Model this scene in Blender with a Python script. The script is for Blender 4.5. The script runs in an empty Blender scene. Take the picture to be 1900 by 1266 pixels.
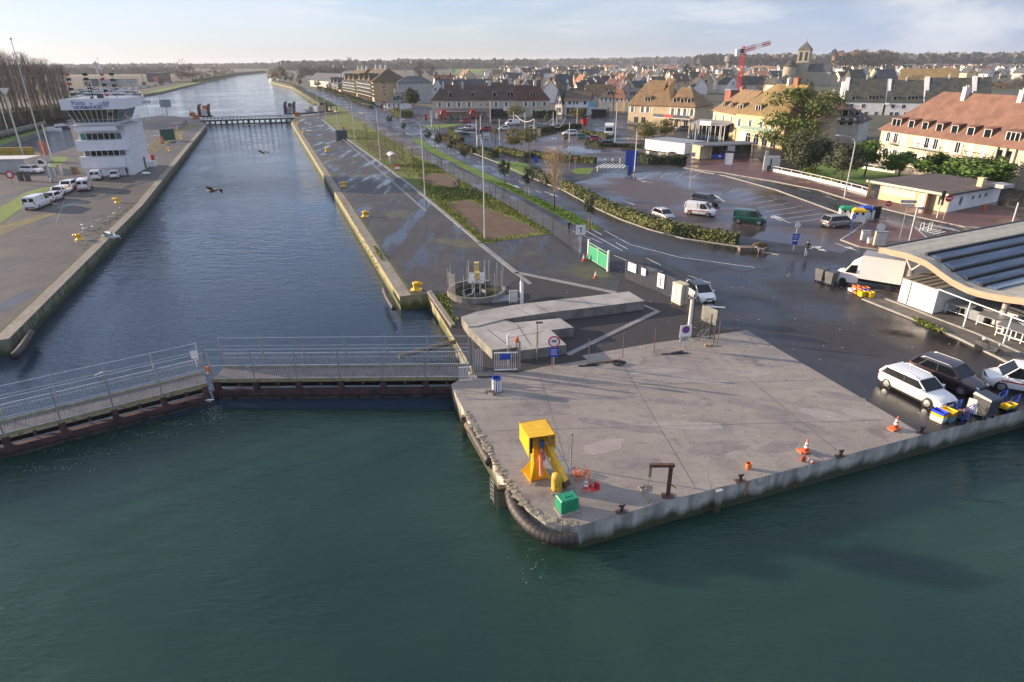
import bpy, math, random
import numpy as np
from mathutils import Vector, Matrix
R=math.radians
S=bpy.context.scene
# ---------------------------------------------------------------- camera
CAM_H=20.0; FOC=1180.; TH=R(23.7); ROLL=R(0.35)
cd=bpy.data.cameras.new('camera'); cam=bpy.data.objects.new('camera',cd); S.collection.objects.link(cam)
cd.sensor_width=36; cd.lens=FOC/1900*36; cd.clip_end=30000; cd.clip_start=.5
cam.matrix_world=Matrix.Translation((0,0,CAM_H))@Matrix.Rotation(R(90)-TH,4,'X')@Matrix.Rotation(-ROLL,4,'Z')
S.camera=cam
# ---------------------------------------------------------------- sky, sun, exposure
SUN_EL=R(12.5); SUN_AZ=R(163)          # azimuth measured from +X, counter-clockwise: low sun at the left
w=bpy.data.worlds.new('World'); S.world=w; w.use_nodes=True
nt=w.node_tree; nt.nodes.clear()
def N(t,**k):
    n=nt.nodes.new(t)
    for a,b in k.items(): setattr(n,a,b)
    return n
L=lambda a,b:nt.links.new(a,b)
SKYV=(.30,(4.8,4.8,4.9),(2.7,3.4,5.0),(5.6,5.9,6.4),(5.6,5.8,6.2))
out=N('ShaderNodeOutputWorld'); bg=N('ShaderNodeBackground'); L(bg.outputs[0],out.inputs[0]); bg.inputs[1].default_value=.076
sky=N('ShaderNodeTexSky',sky_type='NISHITA',sun_disc=False,sun_elevation=SUN_EL,sun_rotation=R(90)-SUN_AZ,air_density=1.0,dust_density=.35,ozone_density=3.0,altitude=20)
hs=N('ShaderNodeHueSaturation'); hs.inputs['Saturation'].default_value=.78; L(sky.outputs[0],hs.inputs['Color'])
wbal=N('ShaderNodeMix',data_type='RGBA',blend_type='MULTIPLY'); wbal.inputs[0].default_value=1; L(hs.outputs[0],wbal.inputs[6]); wbal.inputs[7].default_value=(.96,1.03,1.36,1)
tc=N('ShaderNodeTexCoord'); g=tc.outputs['Generated']
def cloud(scale,loc,ns,lo,hi,k):
    mp=N('ShaderNodeMapping'); L(g,mp.inputs[0]); mp.inputs['Scale'].default_value=scale; mp.inputs['Location'].default_value=loc
    no=N('ShaderNodeTexNoise'); no.inputs['Scale'].default_value=ns; no.inputs['Detail'].default_value=8; no.inputs['Roughness'].default_value=.55; no.inputs['Distortion'].default_value=.3; L(mp.outputs[0],no.inputs[0])
    r=N('ShaderNodeMapRange',interpolation_type='SMOOTHSTEP'); r.inputs[1].default_value=lo; r.inputs[2].default_value=hi; r.inputs[4].default_value=k; L(no.outputs['Fac'],r.inputs[0]); return r.outputs[0]
def over(cur,f,col):
    m=N('ShaderNodeMix',data_type='RGBA'); L(f,m.inputs[0]); L(cur,m.inputs[6]); m.inputs[7].default_value=(*col,1); return m.outputs[2]
def mul(a,b):
    m=N('ShaderNodeMath',operation='MULTIPLY'); L(a,m.inputs[0]); L(b,m.inputs[1]); return m.outputs[0]
sx=N('ShaderNodeSeparateXYZ'); L(g,sx.inputs[0])
def rng(o,a,b,c,d):
    r=N('ShaderNodeMapRange',interpolation_type='SMOOTHSTEP'); L(o,r.inputs[0]); r.inputs[1].default_value=a; r.inputs[2].default_value=b; r.inputs[3].default_value=c; r.inputs[4].default_value=d; return r.outputs[0]
cur=wbal.outputs[2]
cur=over(cur,rng(sx.outputs[2],0,.16,SKYV[0],0),SKYV[1])                                         # pale veil low over the horizon
cur=over(cur,mul(rng(sx.outputs[0],-.1,.6,0,.85),rng(sx.outputs[2],0,.22,1,.35)),SKYV[2])         # grey-blue bank to the east
cur=over(cur,mul(cloud((1,1,6),(.3,.1,.2),1.6,.44,.74,.75),rng(sx.outputs[2],.0,.10,.25,1)),SKYV[3])
cur=over(cur,mul(cloud((2.2,2.2,16),(.6,.3,.1),2.6,.50,.72,.6),rng(sx.outputs[2],.015,.05,0,1)),SKYV[4])
dt=N('ShaderNodeVectorMath',operation='DOT_PRODUCT'); L(g,dt.inputs[0]); dt.inputs[1].default_value=(.535,.841,.085)
cur=over(cur,mul(rng(dt.outputs['Value'],.965,.997,0,1),cloud((1,1,3.5),(.7,.2,.9),5,.38,.62,.8)),(3.0,3.5,4.5))       # grey-blue cloud bank at the upper right
dt2=N('ShaderNodeVectorMath',operation='DOT_PRODUCT'); L(g,dt2.inputs[0]); dt2.inputs[1].default_value=(.538,.837,.10)
cur=over(cur,mul(rng(dt2.outputs['Value'],.990,.9995,0,1),cloud((1,1,2.5),(.2,.6,.1),9,.36,.60,.8)),(5.4,5.6,5.9))      # its pale sunlit head
cur=over(cur,rng(sx.outputs[2],.42,.80,0,.6),(5.8,6.2,7.2))                                     # unseen bright layer overhead, added to lift the fill light
L(cur,bg.inputs[0])
sl=bpy.data.lights.new('sun','SUN'); sl.energy=5.0; sl.angle=R(.55); sl.color=(1,.77,.54)
so=bpy.data.objects.new('sun',sl); S.collection.objects.link(so)
sd=Vector((math.cos(SUN_AZ)*math.cos(SUN_EL),math.sin(SUN_AZ)*math.cos(SUN_EL),math.sin(SUN_EL)))
so.rotation_euler=sd.to_track_quat('Z','Y').to_euler()
S.view_settings.view_transform='Standard'; S.view_settings.look='None'; S.view_settings.gamma=1; S.view_settings.exposure=1.02
# ---------------------------------------------------------------- helpers
def P(px,py,z=0.):                      # a pixel of the photograph -> the point where its ray meets height z
    x=(px-950)/FOC; y=(py-633)/FOC; c,s=math.cos(ROLL),math.sin(ROLL); x,y=c*x-s*y,s*x+c*y
    t=(CAM_H-z)/(math.sin(TH)+math.cos(TH)*y)
    return Vector((x*t,(math.cos(TH)-math.sin(TH)*y)*t,z))
def Q(X,Y,Z):
    d=CAM_H-Z; zc=Y*math.cos(TH)+d*math.sin(TH); yc=d*math.cos(TH)-Y*math.sin(TH); x,y=X/zc,yc/zc
    c,s=math.cos(ROLL),math.sin(ROLL); return 950+FOC*(c*x+s*y),633+FOC*(c*y-s*x)
def HG(px,pb,pt,z=0):                   # height of a thing standing at pixel (px,pb) whose top is at row pt
    p=P(px,pb,z); lo,hi=z,150
    for _ in range(50):
        m=(lo+hi)/2
        if Q(p.x,p.y,m)[1]>pt: lo=m
        else: hi=m
    return m
def PV(px,py,a,b):                      # a pixel's ray cut with the upright plane through ground points a,b
    u=P(px,py,0); o=Vector((0,0,CAM_H)); d=u-o; n=Vector((-(b-a).y,(b-a).x,0)); t=n.dot(a-o)/n.dot(d); return o+d*t
def sub2(n):return n
MATS={}
def mat(name,col,rough=.6,metal=0,var=.18,scale=2.,col2=None,bump=0,bscale=None,spec=.5,coat=0,lo=.35,hi=.65,stretch=None,rvar=0,world=False):
    if name in MATS:return MATS[name]
    m=bpy.data.materials.new(name); MATS[name]=m; m.use_nodes=True; t=m.node_tree; b=t.nodes['Principled BSDF']
    b.inputs['Roughness'].default_value=rough; b.inputs['Metallic'].default_value=metal; b.inputs['Specular IOR Level'].default_value=spec
    b.inputs['Coat Weight'].default_value=coat; b.inputs['Coat Roughness'].default_value=.05
    if col2 is None: col2=tuple(c*(1-var) for c in col); col=tuple(min(1,c*(1+var*.6)) for c in col)
    g=t.nodes.new('ShaderNodeNewGeometry') if world else t.nodes.new('ShaderNodeTexCoord'); so_=g.outputs['Position'] if world else g.outputs['Object']
    if stretch:
        mp=t.nodes.new('ShaderNodeMapping'); mp.inputs['Scale'].default_value=stretch; t.links.new(so_,mp.inputs[0]); so_=mp.outputs[0]
    n=t.nodes.new('ShaderNodeTexNoise'); n.inputs['Scale'].default_value=scale; n.inputs['Detail'].default_value=6; n.inputs['Roughness'].default_value=.62; t.links.new(so_,n.inputs['Vector'])
    r=t.nodes.new('ShaderNodeValToRGB'); e=r.color_ramp.elements; e[0].position=lo; e[1].position=hi; e[0].color=(*col2,1); e[1].color=(*col,1)
    t.links.new(n.outputs['Fac'],r.inputs[0]); t.links.new(r.outputs[0],b.inputs['Base Color'])
    if rvar:
        mr=t.nodes.new('ShaderNodeMapRange'); mr.inputs[1].default_value=.35; mr.inputs[2].default_value=.65; mr.inputs[3].default_value=max(.03,rough-rvar); mr.inputs[4].default_value=min(1,rough+rvar)
        t.links.new(n.outputs['Fac'],mr.inputs[0]); t.links.new(mr.outputs[0],b.inputs['Roughness'])
    if bump:
        n2=t.nodes.new('ShaderNodeTexNoise'); n2.inputs['Scale'].default_value=bscale or scale*6; n2.inputs['Detail'].default_value=4; t.links.new(so_,n2.inputs['Vector'])
        bp=t.nodes.new('ShaderNodeBump'); bp.inputs['Strength'].default_value=bump; bp.inputs['Distance'].default_value=.05; t.links.new(n2.outputs['Fac'],bp.inputs['Height']); t.links.new(bp.outputs[0],b.inputs['Normal'])
    return m
class MB:
    def __init__(s): s.v=[];s.f=[];s.m=[]
    def add(s,vs,fs,mi=0):
        o=len(s.v); s.v+=[tuple(p) for p in vs]; s.f+=[tuple(i+o for i in f) for f in fs]; s.m+=[mi]*len(fs); return s
    def box(s,c,sz,rot=0,mi=0,tilt=None):   # c = centre of the bottom face
        x,y,z=sz[0]/2,sz[1]/2,sz[2]; vs=[]
        for k in (0,z):
            for a,b in((-x,-y),(x,-y),(x,y),(-x,y)):
                p=Vector((a,b,k))
                if tilt: p=tilt@p
                q=Vector((p.x*math.cos(rot)-p.y*math.sin(rot),p.x*math.sin(rot)+p.y*math.cos(rot),p.z)); vs.append(q+Vector(c))
        return s.add(vs,[(3,2,1,0),(4,5,6,7),(0,1,5,4),(1,2,6,5),(2,3,7,6),(3,0,4,7)],mi)
    def bx(s,x0,x1,y0,y1,z0,z1,mi=0): return s.box(((x0+x1)/2,(y0+y1)/2,z0),(x1-x0,y1-y0,z1-z0),0,mi)
    def prism(s,pts,z0,z1,mi=0,side=None):
        n=len(pts); a=sum(pts[i][0]*pts[(i+1)%n][1]-pts[(i+1)%n][0]*pts[i][1] for i in range(n))
        if a<0: pts=pts[::-1]
        s.add([(p[0],p[1],z0) for p in pts]+[(p[0],p[1],z1) for p in pts],[tuple(range(n,2*n))],mi)
        o=len(s.v)-2*n; si=mi if side is None else side
        for i in range(n): s.f.append((o+i,o+(i+1)%n,o+n+(i+1)%n,o+n+i)); s.m.append(si)
        return s
    def poly(s,pts,mi=0): return s.add(pts,[tuple(range(len(pts)))],mi)
    def sheet(s,pts,z,mi=0):
        n=len(pts); a=sum(pts[i][0]*pts[(i+1)%n][1]-pts[(i+1)%n][0]*pts[i][1] for i in range(n))
        if a<0: pts=pts[::-1]
        return s.poly([(p[0],p[1],z) for p in pts],mi)
    def tube(s,p,q,r,n=6,r2=None,mi=0,cap=True):
        p=Vector(p);q=Vector(q);d=(q-p)
        if d.length<1e-6:return s
        d.normalize(); a=d.orthogonal().normalized(); b=d.cross(a); r2=r if r2 is None else r2
        vs=[];fs=[]
        for (c,rr) in((p,r),(q,r2)):
            for i in range(n):
                t=2*math.pi*i/n; vs.append(c+a*(math.cos(t)*rr)+b*(math.sin(t)*rr))
        for i in range(n): fs.append((i,(i+1)%n,n+(i+1)%n,n+i))
        if cap: fs+=[tuple(range(n-1,-1,-1)),tuple(range(n,2*n))]
        return s.add(vs,fs,mi)
    def pipe(s,pts,r,n=8,mi=0,r2=None):
        pts=[Vector(p) for p in pts]; k=len(pts); vs=[];fs=[]; up=None
        for i,p in enumerate(pts):
            d=(pts[min(i+1,k-1)]-pts[max(i-1,0)]).normalized()
            if up is None: up=d.orthogonal().normalized()
            up=(up-d*up.dot(d)).normalized(); b=d.cross(up); rr=r if r2 is None else r+(r2-r)*i/(k-1)
            for j in range(n):
                t=2*math.pi*j/n; vs.append(p+up*(math.cos(t)*rr)+b*(math.sin(t)*rr))
        for i in range(k-1):
            for j in range(n): fs.append((i*n+j,i*n+(j+1)%n,(i+1)*n+(j+1)%n,(i+1)*n+j))
        fs+=[tuple(range(n-1,-1,-1)),tuple(range((k-1)*n,k*n))]
        return s.add(vs,fs,mi)
    def lathe(s,prof,c=(0,0,0),n=14,mi=0,M=None):
        vs=[];fs=[];k=len(prof)
        for r,z in prof:
            for j in range(n):
                t=2*math.pi*j/n; p=Vector((r*math.cos(t),r*math.sin(t),z))
                if M: p=M@p
                vs.append(p+Vector(c))
        for i in range(k-1):
            for j in range(n): fs.append((i*n+j,i*n+(j+1)%n,(i+1)*n+(j+1)%n,(i+1)*n+j))
        fs+=[tuple(range(n-1,-1,-1)),tuple(range((k-1)*n,k*n))]
        return s.add(vs,fs,mi)
    def ell(s,c,r,n=10,k=6,mi=0,M=None):
        return s.lathe([(max(1e-3,math.cos(a))*1,math.sin(a)) for a in [(-math.pi/2+math.pi*i/k) for i in range(k+1)]],c,n,mi,(M or Matrix.Identity(3))@Matrix.Diagonal(r))
    def loft(s,secs,mi=0,caps=True):        # secs: equal-length closed loops
        n=len(secs[0]);vs=[p for q in secs for p in q];fs=[]
        for i in range(len(secs)-1):
            for j in range(n): fs.append((i*n+j,i*n+(j+1)%n,(i+1)*n+(j+1)%n,(i+1)*n+j))
        if caps: fs+=[tuple(range(n-1,-1,-1)),tuple(range((len(secs)-1)*n,len(secs)*n))]
        return s.add(vs,fs,mi)
    def mesh(s,name,mats,smooth=False):
        me=bpy.data.meshes.new(name); me.from_pydata(s.v,[],s.f)
        for m in (mats if isinstance(mats,(list,tuple)) else [mats]): me.materials.append(m)
        if any(s.m): me.polygons.foreach_set('material_index',s.m)
        if smooth: me.polygons.foreach_set('use_smooth',[True]*len(me.polygons))
        return me
    def build(s,name,mats,parent=None,smooth=False,loc=None,rot=0):
        return obj(name,s.mesh(name,mats,smooth),parent,loc,rot)
def obj(name,me,parent=None,loc=None,rot=0):
    o=bpy.data.objects.new(name,me); S.collection.objects.link(o)
    if parent: o.parent=parent
    if loc is not None: o.location=loc
    if rot: o.rotation_euler=(0,0,rot)
    return o
def fixn(o):
    import bmesh
    b=bmesh.new(); b.from_mesh(o.data); bmesh.ops.recalc_face_normals(b,faces=b.faces); b.to_mesh(o.data); b.free(); return o
def tag(o,label,cat,group=None):
    o['label']=label;o['category']=cat
    if group:o['group']=group
    return o
def thing(name,label,cat,loc=(0,0,0),rot=0,group=None,scale=1):
    o=bpy.data.objects.new(name,None); S.collection.objects.link(o); o.location=loc; o.rotation_euler=(0,0,rot); o.empty_display_size=.3
    if scale!=1:o.scale=(scale,)*3 if not isinstance(scale,tuple) else scale
    return tag(o,label,cat,group)
def dup(root,loc,rot=0,label=None,group=None,scale=None):
    def cp(o,par):
        c=o.copy(); S.collection.objects.link(c)
        if par:c.parent=par
        for k in o.children: cp(k,c)
        return c
    r=cp(root,None); r.location=loc; r.rotation_euler=(0,0,rot)
    if scale:r.scale=scale if isinstance(scale,tuple) else (scale,)*3
    if label:r['label']=label
    if group:r['group']=group
    return r
def struct(name,mb,mats,smooth=False):
    o=mb.build(name,mats,None,smooth); o['kind']='structure'; return o
def px(*pts,z=0): return [P(a,b,z) for a,b in pts]
def off(pts,d):                             # polyline moved sideways by d (left of travel positive)
    o=[]
    for i,p in enumerate(pts):
        a=pts[max(i-1,0)];b=pts[min(i+1,len(pts)-1)];t=Vector((b[0]-a[0],b[1]-a[1],0)).normalized()
        o.append(Vector((p[0]-t.y*d,p[1]+t.x*d,p[2] if len(p)>2 else 0)))
    return o
def along(pts,step,start=0):                # points and headings every step metres
    o=[];acc=start
    for a,b in zip(pts,pts[1:]):
        a=Vector(a);b=Vector(b);l=(b-a).length
        while acc<=l: o.append((a+(b-a)*(acc/l),math.atan2(b.y-a.y,b.x-a.x))); acc+=step
        acc-=l
    return o
def resample(pts,step):
    return [p for p,_ in along(pts,step)]+[Vector(pts[-1])]
# ---------------------------------------------------------------- materials
white=mat('white_paint',(.78,.78,.76),.45,var=.06,scale=3); offwhite=mat('off_white',(.62,.61,.58),.6,var=.12,scale=2)
grey=mat('grey_metal',(.33,.35,.37),.45,.3,var=.12); galv=mat('galvanised',(.42,.45,.48),.4,.6,var=.15,scale=5); dgrey=mat('dark_grey',(.07,.075,.08),.5,var=.2)
black=mat('black_rubber',(.018,.018,.02),.6,var=.3); blackg=mat('black_gloss',(.012,.013,.016),.15,var=.1)
glass=mat('window_glass',(.008,.011,.014),.05,var=.3,spec=.4); glassl=mat('pale_glass',(.12,.15,.16),.06,var=.4,spec=.7,scale=.6)
red=mat('red_paint',(.55,.03,.03),.4,var=.15); orange=mat('orange_plastic',(.62,.17,.05),.5,var=.2,scale=6); yellow=mat('yellow_paint',(.80,.46,.015),.38,var=.18,scale=3)
yellowd=mat('worn_yellow',(.62,.38,.04),.6,scale=7,col2=(.16,.08,.03),lo=.3,hi=.5); green=mat('green_plastic',(.012,.27,.13),.42,var=.2,scale=4); greenm=mat('green_sheet',(.02,.30,.14),.5,var=.12)
blue=mat('blue_paint',(.02,.07,.42),.45,var=.1); rust=mat('rusty_steel',(.15,.07,.045),.75,scale=6,col2=(.06,.03,.025),bump=.3)
redlead=mat('faded_red_steel',(.10,.042,.042),.7,scale=1.2,col2=(.035,.022,.025),lo=.4,hi=.6); darksteel=mat('dark_wet_steel',(.03,.03,.03),.5,scale=1.5,col2=(.012,.014,.014))
timber=mat('old_timber',(.22,.17,.11),.8,scale=5,col2=(.09,.07,.05),stretch=(1,1,5)); timberl=mat('glued_timber',(.50,.34,.20),.65,scale=3,col2=(.33,.20,.11),stretch=(.3,.3,5))
bark=mat('bark',(.11,.085,.06),.9,var=.4,scale=5); twig=mat('bare_twigs',(.19,.14,.10),.9,var=.35,scale=1.5); twigp=mat('bare_poplar_twigs',(.22,.18,.14),.9,var=.3,scale=.4)
def concrete(name,c,c2,sc=.6,**k): return mat(name,c,.75,scale=sc,col2=c2,bump=.25,bscale=9,**k)
conc=concrete('pale_concrete',(.40,.38,.34),(.24,.225,.20),.8); concd=concrete('weathered_concrete',(.26,.25,.22),(.13,.125,.11),1.2)
slab=concrete('slab_concrete',(.42,.40,.37),(.25,.235,.215),.35); kerbm=concrete('kerb_stone',(.36,.34,.31),(.24,.23,.21),2)
def layered(name,base,adds,rough=.7,bump=.2,bscale=14,wet=None,crack=None):
    """ground sheet: a base colour varied at several scales; adds=[(scale,lo,hi,colour,strength,stretch)] ; wet=(scale,lo,hi,rough,dark)"""
    m=bpy.data.materials.new(name);MATS[name]=m;m.use_nodes=True;t=m.node_tree;b=t.nodes['Principled BSDF'];b.inputs['Specular IOR Level'].default_value=.4
    g=t.nodes.new('ShaderNodeNewGeometry'); cur=None
    def noise(sc,st=None,det=7,rg=.62):
        v=g.outputs['Position']
        if st:
            mp=t.nodes.new('ShaderNodeMapping'); mp.inputs['Scale'].default_value=st[:3]
            if len(st)>3: mp.inputs['Rotation'].default_value=(0,0,R(st[3]))
            t.links.new(v,mp.inputs[0]); v=mp.outputs[0]
        n=t.nodes.new('ShaderNodeTexNoise'); n.inputs['Scale'].default_value=sc; n.inputs['Detail'].default_value=det; n.inputs['Roughness'].default_value=rg; t.links.new(v,n.inputs['Vector']); return n.outputs['Fac']
    def ramp(f,lo,hi,k=1):
        r=t.nodes.new('ShaderNodeMapRange'); r.inputs[1].default_value=lo; r.inputs[2].default_value=hi; r.inputs[4].default_value=k; t.links.new(f,r.inputs[0]); return r.outputs[0]
    rgb=t.nodes.new('ShaderNodeRGB'); rgb.outputs[0].default_value=(*base,1); cur=rgb.outputs[0]
    for a in adds:
        sc,lo,hi,col,k=a[:5]; f=ramp(noise(sc,a[5] if len(a)>5 else None),lo,hi,k)
        x=t.nodes.new('ShaderNodeMix'); x.data_type='RGBA'; t.links.new(f,x.inputs[0]); t.links.new(cur,x.inputs[6]); x.inputs[7].default_value=(*col,1); cur=x.outputs[2]
    if crack:
        nd=t.nodes.new('ShaderNodeTexNoise'); nd.inputs['Scale'].default_value=.5; nd.inputs['Detail'].default_value=5; t.links.new(g.outputs['Position'],nd.inputs['Vector'])
        va=t.nodes.new('ShaderNodeVectorMath'); va.operation='MULTIPLY_ADD'; t.links.new(nd.outputs['Color'],va.inputs[0]); va.inputs[1].default_value=(2.6,2.6,0); t.links.new(g.outputs['Position'],va.inputs[2])
        vo=t.nodes.new('ShaderNodeTexVoronoi'); vo.voronoi_dimensions='2D'; vo.feature='DISTANCE_TO_EDGE'; vo.inputs['Scale'].default_value=crack[0]; t.links.new(va.outputs[0],vo.inputs['Vector'])
        f=ramp(vo.outputs['Distance'],crack[1]*crack[0]*.7,0,.5); x=t.nodes.new('ShaderNodeMix'); x.data_type='RGBA'; t.links.new(f,x.inputs[0]); t.links.new(cur,x.inputs[6]); x.inputs[7].default_value=(*crack[2],1); cur=x.outputs[2]
    b.inputs['Roughness'].default_value=rough
    if wet:
        sc,lo,hi,rg,dk=wet[:5]; f=ramp(noise(sc,wet[5] if len(wet)>5 else None,5,.5),lo,hi)
        x=t.nodes.new('ShaderNodeMix'); x.data_type='RGBA'; x.blend_type='MULTIPLY'; t.links.new(f,x.inputs[0]); t.links.new(cur,x.inputs[6]); x.inputs[7].default_value=(dk,dk,dk,1); cur=x.outputs[2]
        mr=t.nodes.new('ShaderNodeMapRange'); mr.inputs[3].default_value=rough; mr.inputs[4].default_value=rg; t.links.new(f,mr.inputs[0]); t.links.new(mr.outputs[0],b.inputs['Roughness'])
    t.links.new(cur,b.inputs['Base Color'])
    if bump:
        bp=t.nodes.new('ShaderNodeBump'); bp.inputs['Strength'].default_value=bump; bp.inputs['Distance'].default_value=.03; t.links.new(noise(bscale),bp.inputs['Height'])
        if wet:
            im=t.nodes.new('ShaderNodeMath'); im.operation='MULTIPLY_ADD'; t.links.new(f,im.inputs[0]); im.inputs[1].default_value=-bump; im.inputs[2].default_value=bump; t.links.new(im.outputs[0],bp.inputs['Strength'])
        t.links.new(bp.outputs[0],b.inputs['Normal'])
    return m
LD=-20.  # bearing of the lock for streaks
asph=layered('asphalt',(.032,.03,.034),[(.25,.4,.65,(.05,.046,.048),.8),(2.5,.45,.7,(.03,.03,.032),.6),(40,.55,.7,(.12,.12,.12),.25)],.62,.25,30,wet=(.12,.40,.62,.13,.55),crack=(.07,.05,(.02,.02,.022)))
asphq=layered('quay_asphalt',(.05,.046,.042),[(.18,.42,.62,(.08,.073,.064),.8),(1.6,.45,.7,(.035,.033,.036),.7,(1,.25,1,LD)),(.09,.58,.66,(.15,.14,.03),.45),(40,.55,.7,(.14,.14,.14),.2)],.6,.25,30,wet=(.30,.49,.66,.07,.42,(1.5,.30,1,-LD)),crack=(.11,.05,(.03,.03,.03)))
asphl=layered('left_quay_paving',(.085,.078,.068),[(.18,.42,.62,(.12,.105,.098),.8),(1.6,.45,.7,(.05,.045,.046),.7,(1,.25,1,LD)),(.09,.60,.68,(.16,.145,.035),.5),(40,.55,.7,(.15,.15,.15),.2)],.65,.25,30,wet=(.14,.58,.72,.12,.5,(1.4,.4,1,-LD)),crack=(.09,.05,(.04,.04,.04)))
road=layered('road_asphalt',(.042,.04,.043),[(.2,.4,.65,(.06,.056,.058),.7),(3,.45,.7,(.04,.04,.042),.5)],.5,.2,30,wet=(.1,.40,.6,.12,.6))
park=layered('car_park_surface',(.088,.062,.058),[(.15,.4,.65,(.115,.085,.078),.8),(1.2,.45,.7,(.07,.05,.048),.6),(30,.55,.7,(.17,.14,.13),.3)],.5,.2,25,wet=(.07,.42,.58,.10,.6))
apron=layered('apron_concrete',(.25,.22,.19),[(.13,.4,.62,(.315,.28,.245),.9),(.5,.48,.62,(.22,.185,.185),.55,(1,2.4,1,25)),(1.7,.52,.68,(.18,.155,.155),.5),(6,.5,.72,(.40,.36,.33),.4),(.3,.58,.66,(.125,.11,.115),.65),(.9,.6,.66,(.13,.115,.115),.5,(1,3.5,1,-20)),(22,.5,.7,(.17,.15,.145),.4)],.68,.35,11,wet=(.22,.55,.70,.34,.68),crack=(.16,.055,(.11,.095,.095)))
gravel=layered('dark_gravel',(.032,.031,.034),[(26,.5,.6,(.085,.08,.08),.9),(.2,.45,.65,(.05,.046,.045),.6)],.85,1.,26)
brick=layered('brick_paving',(.13,.062,.052),[(.3,.4,.65,(.17,.085,.07),.8),(4,.45,.65,(.085,.045,.042),.7)],.55,.25,20,wet=(.15,.5,.65,.2,.7))
grassm=layered('grass_ground',(.13,.16,.025),[(.12,.42,.6,(.20,.21,.03),.9),(.7,.45,.62,(.07,.11,.02),.8),(.35,.6,.7,(.13,.11,.05),.5),(9,.45,.6,(.03,.05,.012),.6)],.9,1.,9)
lawn=layered('lawn',(.11,.19,.024),[(.2,.42,.6,(.17,.24,.03),.9),(1.4,.45,.6,(.065,.12,.02),.6),(6,.45,.6,(.06,.11,.02),.5)],.9,.8,9)
soil=layered('bare_soil',(.12,.075,.05),[(.4,.42,.6,(.16,.11,.075),.8),(4,.45,.62,(.06,.038,.028),.8)],.95,1.,8)
town=layered('town_ground',(.10,.095,.075),[(.02,.45,.55,(.07,.085,.035),.9),(.05,.5,.6,(.12,.10,.08),.7),(.4,.45,.65,(.05,.05,.04),.6)],.9,.3,1)
fields=layered('fields',(.05,.045,.032),[(.004,.45,.52,(.05,.055,.026),.7),(.006,.52,.58,(.07,.06,.045),.8),(.03,.5,.6,(.07,.065,.045),.7)],.95,.2,.1)
path=layered('concrete_strip',(.24,.23,.225),[(.5,.4,.65,(.31,.30,.29),.8),(3,.5,.7,(.15,.145,.145),.6)],.6,.2,18,wet=(.3,.5,.65,.3,.75))
cope=layered('coping_stone',(.22,.195,.165),[(.4,.4,.65,(.30,.27,.23),.8),(2,.5,.65,(.12,.105,.09),.7),(.25,.58,.66,(.16,.15,.035),.7)],.75,.4,12)
def wallmat(name,c,dark,moss):
    """quay wall: concrete with rain streaks, and the tide's weed as a band of its own up from the water"""
    m=bpy.data.materials.new(name);MATS[name]=m;m.use_nodes=True;t=m.node_tree;b=t.nodes['Principled BSDF'];b.inputs['Roughness'].default_value=.8
    g=t.nodes.new('ShaderNodeNewGeometry'); cur=None
    def noise(sc,st):
        mp=t.nodes.new('ShaderNodeMapping'); mp.inputs['Scale'].default_value=st; t.links.new(g.outputs['Position'],mp.inputs[0])
        n=t.nodes.new('ShaderNodeTexNoise'); n.inputs['Scale'].default_value=sc; n.inputs['Detail'].default_value=7; t.links.new(mp.outputs[0],n.inputs['Vector']); return n.outputs['Fac']
    def mix(f,a,c2):
        x=t.nodes.new('ShaderNodeMix'); x.data_type='RGBA'; t.links.new(f,x.inputs[0]); t.links.new(a,x.inputs[6]); x.inputs[7].default_value=(*c2,1); return x.outputs[2]
    def mr(f,a,c2):
        r=t.nodes.new('ShaderNodeMapRange'); r.inputs[1].default_value=a; r.inputs[2].default_value=c2; t.links.new(f,r.inputs[0]); return r.outputs[0]
    rgb=t.nodes.new('ShaderNodeRGB'); rgb.outputs[0].default_value=(*c,1)
    cur=mix(mr(noise(1.6,(1,1,.12)),.42,.62),rgb.outputs[0],dark); cur=mix(mr(noise(3,(1,1,1)),.55,.7),cur,tuple(q*.6 for q in c))
    sx=t.nodes.new('ShaderNodeSeparateXYZ'); t.links.new(g.outputs['Position'],sx.inputs[0])
    a=t.nodes.new('ShaderNodeMath'); a.operation='MULTIPLY_ADD'; t.links.new(noise(.9,(1,1,.3)),a.inputs[0]); a.inputs[1].default_value=-1.4; t.links.new(sx.outputs[2],a.inputs[2])
    cur=mix(mr(a.outputs[0],-1.25,-1.75),cur,moss); t.links.new(cur,b.inputs['Base Color'])
    bp=t.nodes.new('ShaderNodeBump'); bp.inputs['Strength'].default_value=.5; bp.inputs['Distance'].default_value=.05; t.links.new(noise(5,(1,1,1)),bp.inputs['Height']); t.links.new(bp.outputs[0],b.inputs['Normal'])
    return m
wallm=wallmat('quay_wall',(.50,.48,.43),(.25,.24,.22),(.05,.055,.028)); walld=wallmat('shaded_lock_wall',(.20,.20,.15),(.09,.10,.06),(.04,.055,.02)); wally=wallmat('lock_wall',(.34,.31,.18),(.19,.18,.07),(.07,.085,.02))  # walld: left lock wall, its shade put into a darker green base
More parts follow.
